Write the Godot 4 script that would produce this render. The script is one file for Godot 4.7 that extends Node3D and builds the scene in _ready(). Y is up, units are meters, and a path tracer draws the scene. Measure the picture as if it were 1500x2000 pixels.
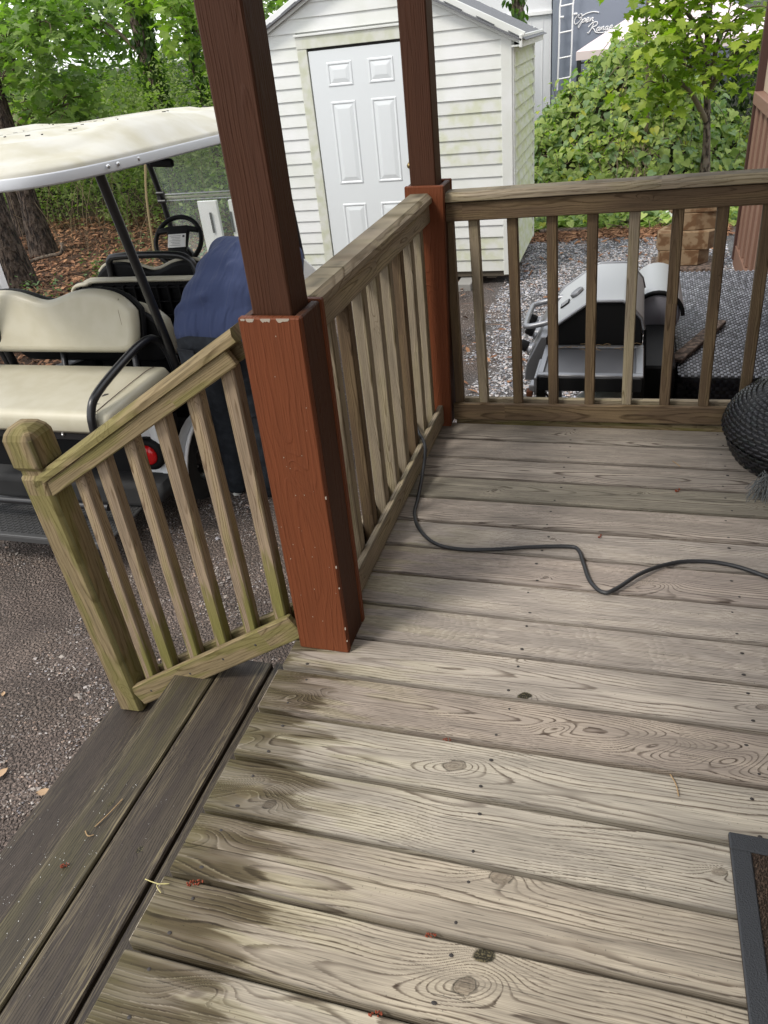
extends Node3D
# A weathered porch deck corner with railings, steps, a golf cart being worked on, a white garden shed and a vine-covered bank.

const BOARD_PITCH := 0.1445
const FIRST_BOARD := -0.2649
const GROUND_LOW := -0.69

var rng := RandomNumberGenerator.new()
var used_names := {}
var wood_parts := {}
var mats := {}


# ------------------------------------------------------------------ mesh builder
class MB:
	var v := PackedVector3Array()
	var n := PackedVector3Array()
	var uv := PackedVector2Array()
	var col := PackedColorArray()
	var idx := PackedInt32Array()
	var tint := Color(1, 1, 1)

	func vert(p: Vector3, nn: Vector3, t: Vector2) -> int:
		v.append(p); n.append(nn); uv.append(t); col.append(tint)
		return v.size() - 1

	func tri(a: Vector3, b: Vector3, c: Vector3, out: Vector3, ua := Vector2.ZERO, ub := Vector2.ZERO, uc := Vector2.ZERO) -> void:
		var nn := (b - a).cross(c - a)
		if nn.length_squared() < 1e-18:
			return
		nn = nn.normalized()
		if nn.dot(out) < 0.0:
			nn = -nn
			var t := b; b = c; c = t
			var tu := ub; ub = uc; uc = tu
		var i := vert(a, nn, ua); vert(b, nn, ub); vert(c, nn, uc)
		idx.append_array([i, i + 2, i + 1])

	func quad(a: Vector3, b: Vector3, c: Vector3, d: Vector3, out: Vector3, ua := Vector2.ZERO, ub := Vector2(1, 0), uc := Vector2(1, 1), ud := Vector2(0, 1)) -> void:
		var nn := (c - a).cross(d - b)
		if nn.length_squared() < 1e-18:
			return
		nn = nn.normalized()
		var flip := nn.dot(out) < 0.0
		if flip:
			nn = -nn
		var i := vert(a, nn, ua); vert(b, nn, ub); vert(c, nn, uc); vert(d, nn, ud)
		if flip:
			idx.append_array([i, i + 1, i + 2, i, i + 2, i + 3])
		else:
			idx.append_array([i, i + 2, i + 1, i, i + 3, i + 2])

	# a bevelled box; u runs along its longest side in metres, v across it inside [v0, v1]
	func box(t: Transform3D, s: Vector3, b := 0.003, uo := 0.0, v0 := 0.0, v1 := 1.0, us := 1.0, long_axis := -1) -> void:
		var h := s * 0.5
		b = minf(b, minf(h.x, minf(h.y, h.z)) * 0.9)
		var la := long_axis
		if la < 0:
			la = 0 if s.x >= s.y and s.x >= s.z else (1 if s.y >= s.z else 2)
		var wa := (la + 1) % 3
		var ta := (la + 2) % 3
		if s[ta] > s[wa]:
			var sw := wa; wa = ta; ta = sw
		var P := func(face: int, sg: Vector3) -> Vector3:
			var p := Vector3.ZERO
			for i in 3:
				p[i] = sg[i] * (h[i] - (0.0 if i == face else b))
			return p
		var U := func(p: Vector3, face: int) -> Vector2:
			var lu: float
			var wv: float
			if face == la:
				lu = p[ta] * us; wv = p[wa] / s[wa] + 0.5
			elif face == wa:
				lu = (p[la] + h[la]) * us; wv = (p[ta] + h[ta]) / s[wa]
			else:
				lu = (p[la] + h[la]) * us; wv = p[wa] / s[wa] + 0.5
			return Vector2(lu + uo, lerpf(v0, v1, clampf(wv, 0.0, 1.0)))
		for a in 3:
			var ua := (a + 1) % 3
			var va := (a + 2) % 3
			for sa in [-1.0, 1.0]:
				var q: Array[Vector3] = []
				for k in [[-1, -1], [1, -1], [1, 1], [-1, 1]]:
					var sg := Vector3.ZERO
					sg[a] = sa; sg[ua] = k[0]; sg[va] = k[1]
					q.append(P.call(a, sg))
				var o := Vector3.ZERO
				o[a] = sa
				quad(t * q[0], t * q[1], t * q[2], t * q[3], t.basis * o, U.call(q[0], a), U.call(q[1], a), U.call(q[2], a), U.call(q[3], a))
		if b <= 0.0:
			return
		for a in 3:
			var bb := (a + 1) % 3
			var c := (a + 2) % 3
			for sa in [-1.0, 1.0]:
				for sb in [-1.0, 1.0]:
					var s1 := Vector3.ZERO
					s1[a] = sa; s1[bb] = sb; s1[c] = -1
					var s2 := s1
					s2[c] = 1
					var o := Vector3.ZERO
					o[a] = sa; o[bb] = sb
					var fa := a if a != la else bb
					quad(t * P.call(a, s1), t * P.call(a, s2), t * P.call(bb, s2), t * P.call(bb, s1), t.basis * o, U.call(P.call(a, s1), fa), U.call(P.call(a, s2), fa), U.call(P.call(bb, s2), fa), U.call(P.call(bb, s1), fa))
		for sx in [-1.0, 1.0]:
			for sy in [-1.0, 1.0]:
				for sz in [-1.0, 1.0]:
					var sg := Vector3(sx, sy, sz)
					tri(t * P.call(0, sg), t * P.call(1, sg), t * P.call(2, sg), t.basis * sg, U.call(P.call(0, sg), ta), U.call(P.call(1, sg), ta), U.call(P.call(2, sg), ta))

	func abox(c: Vector3, s: Vector3, b := 0.003) -> void:
		box(Transform3D(Basis(), c), s, b)

	# smooth grid of points
	func grid(rows: Array, closed := false, uscale := 1.0, vscale := 1.0) -> void:
		var nr := rows.size()
		var nc: int = rows[0].size()
		var nrm := PackedVector3Array()
		nrm.resize(nr * nc)
		var last := nc if closed else nc - 1
		for r in nr - 1:
			for c in last:
				var c2 := (c + 1) % nc
				var fn: Vector3 = (rows[r + 1][c2] - rows[r][c]).cross(rows[r + 1][c] - rows[r][c2])
				nrm[r * nc + c] += fn; nrm[r * nc + c2] += fn
				nrm[(r + 1) * nc + c] += fn; nrm[(r + 1) * nc + c2] += fn
		var base := v.size()
		for r in nr:
			for c in nc:
				var q: Vector3 = nrm[r * nc + c]
				vert(rows[r][c], q.normalized() if q.length_squared() > 1e-20 else Vector3.UP, Vector2(float(c) / maxf(1, last) * uscale, float(r) / maxf(1, nr - 1) * vscale))
		for r in nr - 1:
			for c in last:
				var c2 := (c + 1) % nc
				var i0 := base + r * nc + c
				var i1 := base + r * nc + c2
				var i2 := base + (r + 1) * nc + c2
				var i3 := base + (r + 1) * nc + c
				# normals above follow (i2-i0)x(i3-i1): counter-clockwise i0,i1,i2,i3
				idx.append_array([i0, i2, i1, i0, i3, i2])

	func tube(pts: Array, r, sides := 8, caps := true, closed := false, flat := 1.0) -> void:
		var m := pts.size()
		var up := Vector3.UP
		var rows := []
		var prev := Vector3.ZERO
		for i in m:
			var a: Vector3 = pts[(i - 1 + m) % m] if closed else pts[maxi(i - 1, 0)]
			var b: Vector3 = pts[(i + 1) % m] if closed else pts[mini(i + 1, m - 1)]
			var d := (b - a).normalized()
			var x: Vector3
			if prev == Vector3.ZERO:
				x = d.cross(up)
				if x.length() < 0.1:
					x = d.cross(Vector3.RIGHT)
			else:
				x = prev - d * prev.dot(d)
			x = x.normalized()
			prev = x
			var y := d.cross(x)
			var rad: float = r[i] if r is Array or r is PackedFloat32Array else r
			var row := []
			for k in sides:
				var ang := TAU * k / sides
				row.append(pts[i] + x * cos(ang) * rad + y * sin(ang) * rad * flat)
			rows.append(row)
		if closed:
			rows.append(rows[0])
		grid(rows, true, 1.0, 1.0)
		if caps and not closed:
			for e in [0, m - 1]:
				var o: Vector3 = (pts[0] - pts[1]) if e == 0 else (pts[m - 1] - pts[m - 2])
				for k in sides:
					tri(pts[e], rows[e][k], rows[e][(k + 1) % sides], o)

	# profile of (radius, height) turned about the y axis of t
	func lathe(t: Transform3D, prof: Array, seg := 20) -> void:
		var rows := []
		for p in prof:
			var row := []
			for k in seg:
				var a := -TAU * k / seg
				row.append(t * Vector3(cos(a) * p.x, p.y, sin(a) * p.x))
			rows.append(row)
		grid(rows, true)

	# outline in the xy plane of t, thickness along z (0..depth), rounded rims
	func slab(t: Transform3D, poly: PackedVector2Array, depth: float, bevel := 0.0, steps := 1) -> void:
		var cnt := poly.size()
		if Geometry2D.is_polygon_clockwise(poly):
			poly.reverse()
		var inn := PackedVector2Array()
		for i in cnt:
			var e1 := (poly[i] - poly[(i - 1 + cnt) % cnt]).normalized()
			var e2 := (poly[(i + 1) % cnt] - poly[i]).normalized()
			var nv := Vector2(-e1.y, e1.x) + Vector2(-e2.y, e2.x)
			inn.append(nv.normalized() / maxf(0.5, nv.length() * 0.5) if nv.length() > 1e-5 else Vector2(-e1.y, e1.x))
		var layers := []
		if bevel > 0.0:
			for s in steps + 1:
				var a := PI / 2 * s / steps
				layers.append([bevel * (1 - sin(a)), bevel * (1 - cos(a))])
			var ln := layers.size()
			for s in ln:
				var q = layers[ln - 1 - s]
				layers.append([q[0], depth - q[1]])
		else:
			layers = [[0.0, 0.0], [0.0, depth]]
		var rows := []
		for l in layers:
			var row := []
			for i in cnt:
				var p: Vector2 = poly[i] + inn[i] * l[0]
				row.append(t * Vector3(p.x, p.y, l[1]))
			rows.append(row)
		if bevel > 0.0 and steps > 1:
			grid(rows, true)
		else:
			for r in rows.size() - 1:
				for i in cnt:
					var j := (i + 1) % cnt
					var e := (poly[j] - poly[i])
					quad(rows[r][i], rows[r][j], rows[r + 1][j], rows[r + 1][i], t.basis * Vector3(e.y, -e.x, 0.0))
		var pi := PackedVector2Array()
		for i in cnt:
			pi.append(poly[i] + inn[i] * layers[0][0])
		var tr := Geometry2D.triangulate_polygon(pi)
		for k in range(0, tr.size(), 3):
			for e in [0, rows.size() - 1]:
				tri(rows[e][tr[k]], rows[e][tr[k + 1]], rows[e][tr[k + 2]], t.basis * Vector3(0, 0, -1 if e == 0 else 1), pi[tr[k]], pi[tr[k + 1]], pi[tr[k + 2]])

	func mesh(with_color := false) -> ArrayMesh:
		var m := ArrayMesh.new()
		if idx.is_empty():
			return m
		var a := []
		a.resize(Mesh.ARRAY_MAX)
		a[Mesh.ARRAY_VERTEX] = v
		a[Mesh.ARRAY_NORMAL] = n
		a[Mesh.ARRAY_TEX_UV] = uv
		if with_color:
			a[Mesh.ARRAY_COLOR] = col
		a[Mesh.ARRAY_INDEX] = idx
		m.add_surface_from_arrays(Mesh.PRIMITIVE_TRIANGLES, a)
		return m


# ------------------------------------------------------------------ naming and parenting
func numbered(called: String) -> String:
	if not used_names.has(called):
		used_names[called] = 0
		return called
	used_names[called] += 1
	return "%s_%03d" % [called, used_names[called]]


func thing(called: String, label: String, category: String, at := Vector3.ZERO, group := "") -> Node3D:
	var o := Node3D.new()
	o.name = numbered(called)
	add_child(o, true)
	o.position = at
	o.set_meta("label", label)
	o.set_meta("category", category)
	if group:
		o.set_meta("group", group)
	return o


func world_pos(nd: Node3D) -> Vector3:
	var p := Vector3.ZERO
	var q: Node = nd
	while q is Node3D and q != self:
		p += q.position
		q = q.get_parent()
	return p


func place(called: String, mesh: Mesh, m: Material, parent: Node, at := Vector3.ZERO) -> MeshInstance3D:
	var o := MeshInstance3D.new()
	o.mesh = mesh
	o.material_override = null
	for i in mesh.get_surface_count():
		o.set_surface_override_material(i, m)
	if parent == self:
		o.name = numbered(called)
	else:
		var key := "%d/%s" % [parent.get_instance_id(), called]
		var k: int = used_names.get(key, -1) + 1
		used_names[key] = k
		o.name = called if k == 0 else "%s_%03d" % [called, k]
	parent.add_child(o, true)
	o.position = at
	return o


# a mesh given in world coordinates becomes a part of parent
func part(called: String, b: MB, m: Material, parent: Node, colored := false) -> MeshInstance3D:
	var off := Vector3.ZERO
	if parent != self:
		off = -world_pos(parent)
	return place(called, b.mesh(colored), m, parent, off)


func tag(o: Node, label: String, category: String, group := "", kind := "") -> void:
	o.set_meta("label", label)
	o.set_meta("category", category)
	if group:
		o.set_meta("group", group)
	if kind:
		o.set_meta("kind", kind)


func struct(called: String, b: MB, m: Material, colored := false) -> MeshInstance3D:
	var o := part(called, b, m, self, colored)
	o.set_meta("kind", "structure")
	return o


func scatter(called: String, mesh: Mesh, m: Material, xf: Array, cols: PackedColorArray, parent: Node) -> MultiMeshInstance3D:
	var mm := MultiMesh.new()
	mm.transform_format = MultiMesh.TRANSFORM_3D
	mm.use_colors = true
	mm.mesh = mesh
	mm.instance_count = xf.size()
	for i in xf.size():
		mm.set_instance_transform(i, xf[i])
		mm.set_instance_color(i, cols[i])
	var o := MultiMeshInstance3D.new()
	o.multimesh = mm
	o.material_override = m
	if parent == self:
		o.name = numbered(called)
	else:
		o.name = called
	parent.add_child(o, true)
	if parent != self:
		o.position = -world_pos(parent)
	o.set_meta("kind", "stuff")
	return o


# ------------------------------------------------------------------ materials
func lin(r: float, g: float, b: float) -> Color:
	return Color(r, g, b).linear_to_srgb()


func mat(name: String, c: Color, rough := 0.8, metal := 0.0) -> StandardMaterial3D:
	var m := StandardMaterial3D.new()
	m.resource_name = name
	m.albedo_color = c
	m.roughness = rough
	m.metallic = metal
	mats[name] = m
	return m


func noise_tex(sz: int, freq: float, sd: int, c0: Color, c1: Color, typ := FastNoiseLite.TYPE_SIMPLEX_SMOOTH, oct := 4, lo := 0.3, hi := 0.7) -> ImageTexture:
	var nz := FastNoiseLite.new()
	nz.seed = sd
	nz.frequency = freq
	nz.noise_type = typ
	nz.fractal_octaves = oct
	var im := nz.get_seamless_image(sz, sz)
	im.convert(Image.FORMAT_L8)
	var d := im.get_data()
	var out := PackedByteArray()
	out.resize(sz * sz * 3)
	var lut := []
	for i in 256:
		var t := smoothstep(lo, hi, i / 255.0)
		var c := c0.lerp(c1, t)
		lut.append([clampi(int(c.r * 255), 0, 255), clampi(int(c.g * 255), 0, 255), clampi(int(c.b * 255), 0, 255)])
	for i in sz * sz:
		var l = lut[d[i]]
		out[i * 3] = l[0]; out[i * 3 + 1] = l[1]; out[i * 3 + 2] = l[2]
	return ImageTexture.create_from_image(Image.create_from_data(sz, sz, false, Image.FORMAT_RGB8, out))


func tri_mat(m: StandardMaterial3D, scale: float, world := true) -> StandardMaterial3D:
	m.uv1_triplanar = true
	m.uv1_world_triplanar = world
	m.uv1_scale = Vector3.ONE * scale
	return m


# ------------------------------------------------------------------ wood
# one row of a wood texture: annual rings cut by a flat face, bent round knots, weathered and stained
func wood_row(i: int, specs: Array, W: int, H: int, alb: Array, hgt: Array) -> void:
	var s: Dictionary = specs[i]
	var L: float = s.len
	var wid: float = s.wid
	var n1 := FastNoiseLite.new()
	n1.seed = s.seed
	n1.frequency = 1.0
	n1.fractal_octaves = 2
	var n2 := FastNoiseLite.new()
	n2.seed = s.seed + 77
	n2.frequency = 1.0
	n2.fractal_type = FastNoiseLite.FRACTAL_NONE
	var cx := PackedFloat32Array()
	var dx := PackedFloat32Array()
	for x in W:
		var xm := x * L / W
		cx.append(s.c + 0.022 * n1.get_noise_2d(xm * 0.9, 3.1) + 0.004 * n1.get_noise_2d(xm * 5.0, 17.0))
		dx.append(s.d + 0.030 * n1.get_noise_2d(xm * 0.7, 41.0) + 0.004 * n1.get_noise_2d(xm * 3.0, 9.0))
	var light: Color = s.light
	var late: Color = s.late
	var knots: Array = s.get("knots", [])
	var stain: float = s.get("stain", -1.0)
	var green: float = s.get("green", 0.0)
	var gcol: Color = s.get("gcol", Color(0.42, 0.42, 0.2))
	var freq: float = s.freq
	var con: float = s.get("con", 1.0)
	var vary: float = s.get("vary", 1.0)
	var chks: float = s.get("checks", 1.0)
	var fade: float = s.get("fade", 0.0)
	var worn: float = s.get("worn", 0.0)
	var ad := PackedByteArray()
	ad.resize(W * H * 3)
	var hd := PackedByteArray()
	hd.resize(W * H)
	var o := 0
	for y in H:
		var ym := (y + 0.5) / H * wid - wid * 0.5
		var edge := minf(y + 0.5, H - y - 0.5) / H * wid
		for x in W:
			var xm := x * L / W
			var dy := ym - cx[x]
			var r := sqrt(dy * dy + dx[x] * dx[x])
			var kn := 0.0
			var kring := 0.0
			var kkind := 0
			var ktype := 0
			for k in knots:
				var kx: float = xm - k[0]
				if absf(kx) > k[2] * 9.0:
					continue
				var ky: float = ym - k[1]
				var kr: float = k[2]
				var q := (kx * kx) / (kr * kr * 10.0) + (ky * ky) / (kr * kr * 2.2) + 0.25 * kx * ky / (kr * kr)
				if q < 8.0:
					r += kr * 1.9 * exp(-q) * (1.0 if k[1] > cx[x] else -1.0)
				ktype = k[3] if k.size() > 3 else 0
				if ktype == 1:
					continue
				var q2 := (kx * kx * 0.5 + ky * ky + 0.5 * kx * ky) / (kr * kr)
				if q2 < 2.6:
					q2 *= 1.0 + 0.45 * n2.get_noise_2d(xm * 32.0, ym * 40.0)
					var t := clampf(1.15 - q2, 0.0, 1.0)
					if t > kn:
						kn = minf(1.0, t * 2.4)
						kring = sqrt(q2) * 3.2
						kkind = ktype
			var fib := n1.get_noise_2d(xm * 7.0, ym * 640.0)
			var blot := n2.get_noise_2d(xm * 2.6, ym * 22.0)
			var ring := r * freq + blot * 0.12 + fib * 0.07
			var f := ring - floorf(ring)
			var ri := int(floorf(ring))
			var rh := float((ri * 7919 + 104729) % 97) / 97.0
			var lt := smoothstep(0.50 + 0.22 * rh, 0.90, f) * (1.0 - smoothstep(0.94, 1.0, f))
			lt *= 0.45 + 0.55 * rh + 0.45 * blot + 0.25 * fib
			lt = clampf(lt, 0.0, 1.0)
			var c := light.lerp(late, lt)
			lt *= con * (0.95 + 0.40 * n2.get_noise_2d(xm * 16.0, ym * 90.0))
			c = light.lerp(late, lt)
			var w := 1.0 + (fib * 0.16 + blot * 0.12) * vary
			var chk := n1.get_noise_2d(xm * 3.2 + 70.0, ym * 620.0) + 0.10 * n2.get_noise_2d(xm * 40.0, ym * 300.0)
			if chk > 0.53:
				w *= 1.0 - chks * 1.5 * minf(chk - 0.53, 0.2)
			var dirt := n2.get_noise_2d(xm * 150.0, ym * 150.0)
			if dirt > 0.80 and blot > 0.0:
				w *= 1.0 - chks * 1.5 * minf(dirt - 0.80, 0.2)
			if kn > 0.0:
				var kf := kring - floorf(kring)
				var kc := Color(light.r * 0.70, light.g * 0.685, light.b * 0.68).lerp(Color(light.r * 0.84, light.g * 0.82, light.b * 0.80), kf)
				kc = kc.lerp(late, 0.45 * smoothstep(0.15, 0.5, n2.get_noise_2d(xm * 60.0, ym * 240.0)))
				if kring > 2.7 and n2.get_noise_2d(xm * 40.0 + 3.0, ym * 40.0) > -0.25:
					kc = kc.darkened(0.45)
				if kkind == 2:
					kc = Color(0.13, 0.12, 0.085).lerp(Color(0.36, 0.33, 0.24), smoothstep(0.0, 0.45, fib + n2.get_noise_2d(xm * 200.0, ym * 200.0)))
				elif kkind == 3:
					kc = light.lerp(Color(0.75, 0.72, 0.60), 0.5)
				c = c.lerp(kc, kn * 0.9)
				lt = lerpf(lt, kf * 0.5, kn)
			if green > 0.0:
				var gg := smoothstep(-0.15, 0.45, blot + 0.35 * n2.get_noise_2d(xm * 9.0 + 31.0, ym * 60.0)) * green
				if fade > 0.0:
					gg *= lerpf(1.0, 0.12, smoothstep(0.08, fade, xm))
				c = c.lerp(gcol, gg)
			if stain > 0.0:
				var fing := 0.085 * n2.get_noise_2d(5.0 + xm * 5.0, ym * 16.0) + 0.045 * n2.get_noise_2d(9.0 + xm * 3.0, ym * 62.0) + 0.016 * n1.get_noise_2d(xm * 12.0, ym * 240.0) + 0.05 * (0.5 - f) * rh
				var st := 1.0 - smoothstep(stain + fing - 0.03, stain + fing + 0.035, xm)
				st = maxf(st, 0.22 * (1.0 - smoothstep(stain + fing * 1.5 + 0.03, stain + fing * 1.5 + 0.16, xm)))
				st *= clampf(0.80 + 0.6 * blot + 0.3 * fib, 0.35, 1.0) * (1.0 - 0.55 * smoothstep(0.30, 0.05, f) * rh)
				c = c.lerp(Color(c.r * 0.49, c.g * 0.455, c.b * 0.395), st)
				var mo := (1.0 - smoothstep(0.0, 0.10, xm + 0.05 * blot)) * 0.35
				c = c.lerp(Color(0.34, 0.33, 0.20), mo * st)
			if worn > 0.0:
				var we := smoothstep(0.05, 0.0, edge + 0.03 * blot) * (1.0 - lt) * smoothstep(-0.2, 0.35, fib + 0.6 * (rh - 0.4))
				c = c.lerp(Color(0.47, 0.43, 0.335), worn * we)
			if edge < 0.007:
				w *= 0.70 + 0.30 * edge / 0.007  # board rims coloured darker, painting in the shade of the gaps
			c = Color(c.r * w, c.g * w, c.b * w)
			ad[o * 3] = clampi(int(c.r * 255.0), 0, 255)
			ad[o * 3 + 1] = clampi(int(c.g * 255.0), 0, 255)
			ad[o * 3 + 2] = clampi(int(c.b * 255.0), 0, 255)
			hd[o] = clampi(int(150.0 + 60.0 * (lt - 0.4) + 46.0 * fib - (90.0 * kn if kkind == 2 else 0.0)), 0, 255)
			o += 1
	alb[i] = ad
	hgt[i] = hd


func wood_textures(specs: Array, W: int, H: int) -> Array:
	var alb := []
	var hgt := []
	alb.resize(specs.size())
	hgt.resize(specs.size())
	var id := WorkerThreadPool.add_group_task(wood_row.bind(specs, W, H, alb, hgt), specs.size())
	WorkerThreadPool.wait_for_group_task_completion(id)
	var a := PackedByteArray()
	var h := PackedByteArray()
	for i in specs.size():
		a.append_array(alb[i])
		h.append_array(hgt[i])
	return [ImageTexture.create_from_image(Image.create_from_data(W, H * specs.size(), false, Image.FORMAT_RGB8, a)), ImageTexture.create_from_image(Image.create_from_data(W, H * specs.size(), false, Image.FORMAT_L8, h))]


func wood_mat(name: String, tex: Array, relief: float, rough: float, tint := Color.WHITE) -> StandardMaterial3D:
	var m := mat(name, tint, rough)
	m.albedo_texture = tex[0]
	m.heightmap_enabled = true
	m.heightmap_texture = tex[1]
	m.heightmap_scale = relief
	m.metallic_specular = 0.35
	return m


# a piece of timber with its own stretch of a texture row
func timber(b: MB, t: Transform3D, s: Vector3, kind: String, bevel := 0.004, row := -1, uo := -1.0, la := -1) -> void:
	var info: Dictionary = wood_parts[kind]
	var rr: int = row if row >= 0 else rng.randi_range(info.first, info.last)
	var u: float = uo if uo >= 0.0 else rng.randf()
	var e: float = 0.02 / info.rows
	b.box(t, s, bevel, u, float(rr) / info.rows + e, float(rr + 1) / info.rows - e, 1.0 / info.len, la)


func spec(sd: int, ln: float, wid: float, c: float, d: float, freq: float, light: Color, late: Color, extra := {}) -> Dictionary:
	var s := {"seed": sd, "len": ln, "wid": wid, "c": c, "d": d, "freq": freq, "light": light, "late": late}
	s.merge(extra)
	return s


func make_woods() -> void:
	# deck boards: grain centre, depth below the face and ring count differ per board; knots stand where the boards have them
	var li := [Color(0.56, 0.53, 0.505), Color(0.60, 0.565, 0.54), Color(0.62, 0.585, 0.56), Color(0.56, 0.535, 0.495), Color(0.66, 0.62, 0.595), Color(0.70, 0.665, 0.645), Color(0.675, 0.63, 0.61), Color(0.70, 0.665, 0.645), Color(0.69, 0.655, 0.635), Color(0.70, 0.665, 0.64), Color(0.66, 0.615, 0.585), Color(0.71, 0.68, 0.645), Color(0.70, 0.67, 0.635), Color(0.68, 0.64, 0.595), Color(0.69, 0.65, 0.60), Color(0.68, 0.645, 0.60)]  # far boards come first, with the shade near the back rail in their darker tones
	var cs := [0.05, -0.09, 0.02, 0.0, 0.08, -0.08, 0.06, -0.12, 0.11, 0.01, 0.0, 0.02, -0.07, 0.03, 0.03, -0.06]
	var ds := [0.03, 0.05, 0.035, 0.04, 0.05, 0.05, 0.04, 0.03, 0.03, 0.04, 0.03, 0.035, 0.05, 0.045, 0.04, 0.04]
	var fr := [150, 170, 150, 190, 150, 180, 170, 190, 210, 150, 230, 140, 170, 120, 130, 150]
	var st := [-1, -1, -1, -1, -1, -1, -1, -1, 0.02, 0.07, 0.15, 0.17, 0.19, 0.19, 0.20, 0.19]
	var kn := {0: [[0.59, -0.018, 0.012, 1]], 3: [[0.40, 0.004, 0.007], [0.87, -0.032, 0.006], [1.25, 0.0, 0.013, 1]], 5: [[0.62, -0.02, 0.006]], 6: [[0.62, 0.03, 0.006], [0.907, 0.02, 0.015, 1]], 9: [[0.62, 0.060, 0.011, 2], [1.136, -0.003, 0.010], [0.592, -0.068, 0.007, 2]], 10: [[0.91, 0.006, 0.016, 1], [1.06, 0.016, 0.018, 1], [0.70, 0.0, 0.010, 1], [0.08, 0.012, 0.012, 1]], 11: [[0.499, 0.001, 0.016], [0.012, 0.022, 0.013, 3]], 12: [[0.087, 0.008, 0.019, 3], [1.02, -0.008, 0.009], [0.14, 0.03, 0.010]], 13: [[0.638, -0.058, 0.017], [0.012, -0.012, 0.019, 3]], 14: [[0.606, 0.004, 0.015], [0.612, -0.016, 0.020, 1], [0.629, -0.054, 0.013, 2]], 15: [[0.178, -0.034, 0.014, 1]]}
	var specs := []
	for i in 16:
		var ex := {"stain": st[i], "knots": kn.get(i, [])}
		if i >= 5:
			ex.fade = 0.55
			ex.green = 0.28
			ex.gcol = Color(0.47, 0.465, 0.31)
		var l: Color = li[i]
		l = Color(l.r * 0.955, l.g * 0.955, l.b * 0.925)
		ex.con = [1.05, 0.9, 1.2, 0.85, 1.1, 1.0][i % 6]
		ex.checks = 1.3
		specs.append(spec(100 + i * 13, 1.72, 0.1365, cs[i], ds[i], fr[i], l, Color(l.r * 0.56, l.g * 0.53, l.b * 0.515), ex))
	var deck_tex := wood_textures(specs, 2048, 112)
	wood_parts["deck"] = {"rows": 16, "first": 0, "last": 15, "len": 1.72}
	wood_mat("deck wood", deck_tex, 0.08, 0.78)

	# rails, balusters and newel: 0-3 mossy olive, 4-6 silvered tan, 7-9 brown
	specs = []
	for i in 12:
		var l := Color(0.52, 0.46, 0.345)
		var ex := {"green": 0.62, "gcol": Color(0.385, 0.37, 0.205)}
		if i >= 4 and i <= 6:
			l = Color(0.575, 0.53, 0.455)
			ex = {"green": 0.28, "gcol": Color(0.47, 0.45, 0.33)}
		elif i > 9:
			l = Color(0.575, 0.505, 0.42)
			ex = {"green": 0.95, "gcol": Color(0.41, 0.395, 0.215), "fade": 0.55}
		elif i > 6:
			l = Color(0.40, 0.335, 0.26)
			ex = {"green": 0.12, "gcol": Color(0.40, 0.38, 0.24)}
		if i % 3 == 1:
			ex.knots = [[0.25 + 0.05 * i, 0.006, 0.007, 1]]
		specs.append(spec(900 + i * 7, 1.0, 0.06, [0.0, 0.025, -0.03, 0.012][i % 4], 0.02 + 0.006 * (i % 3), 190.0, l, Color(l.r * 0.66, l.g * 0.62, l.b * 0.56), ex))
	var rail_tex := wood_textures(specs, 1024, 64)
	wood_parts["stair"] = {"rows": 12, "first": 10, "last": 11, "len": 1.0}
	wood_parts["olive"] = {"rows": 12, "first": 0, "last": 3, "len": 1.0}
	wood_parts["grey"] = {"rows": 12, "first": 4, "last": 6, "len": 1.0}
	wood_parts["brown"] = {"rows": 12, "first": 7, "last": 9, "len": 1.0}
	wood_mat("railing wood", rail_tex, 0.10, 0.8)

	# wet dark tread boards
	specs = []
	for i in 4:
		var l: Color = [Color(0.27, 0.245, 0.205), Color(0.265, 0.235, 0.21), Color(0.23, 0.205, 0.185), Color(0.25, 0.22, 0.195)][i]
		specs.append(spec(300 + i * 5, 2.4, 0.14, [0.09, -0.1, 0.04, 0.12][i], 0.03, [150, 170, 190, 330][i], l, Color(0.155, 0.136, 0.122), {"green": [0.4, 0.12, 0.1, 0.0][i], "gcol": Color(0.29, 0.275, 0.18), "worn": [1.0, 0.95, 0.6, 0.4][i], "checks": 1.6, "knots": [[0.55 + 0.4 * i, 0.01, 0.006, 2]]}))
	var tread_tex := wood_textures(specs, 2048, 112)
	wood_parts["tread"] = {"rows": 4, "first": 0, "last": 3, "len": 2.4}
	wood_mat("wet tread wood", tread_tex, 0.12, 0.55)

	# painted posts: the grain shows only as relief under the paint
	specs = []
	for i in 4:
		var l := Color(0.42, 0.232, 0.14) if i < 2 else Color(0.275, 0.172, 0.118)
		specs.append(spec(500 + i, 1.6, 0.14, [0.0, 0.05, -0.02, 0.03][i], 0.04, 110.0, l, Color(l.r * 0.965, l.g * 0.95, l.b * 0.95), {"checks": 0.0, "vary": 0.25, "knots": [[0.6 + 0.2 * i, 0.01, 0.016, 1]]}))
	var post_tex := wood_textures(specs, 1024, 96)
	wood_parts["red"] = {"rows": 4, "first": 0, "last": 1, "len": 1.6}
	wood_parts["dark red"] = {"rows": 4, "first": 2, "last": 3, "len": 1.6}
	var pm := wood_mat("red-brown paint", post_tex, 0.40, 0.60)
	pm.metallic_specular = 0.3


func shade(c: Color, k: float) -> Color:
	return Color(c.r * k, c.g * k, c.b * k)


func gy(x: float, z: float) -> float:
	var y := lerpf(-0.69, -0.585, smoothstep(0.1, 1.1, z) * smoothstep(-2.6, -1.2, x))
	y = lerpf(y, -0.655, smoothstep(-0.5, 0.3, x) * smoothstep(0.3, -0.5, z))
	y += 0.05 * smoothstep(-4.6, -7.0, x) * smoothstep(-2.0, -6.0, z)
	y += 0.9 * smoothstep(-11.0, -24.0, z)
	return y


var gn: FastNoiseLite


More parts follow.
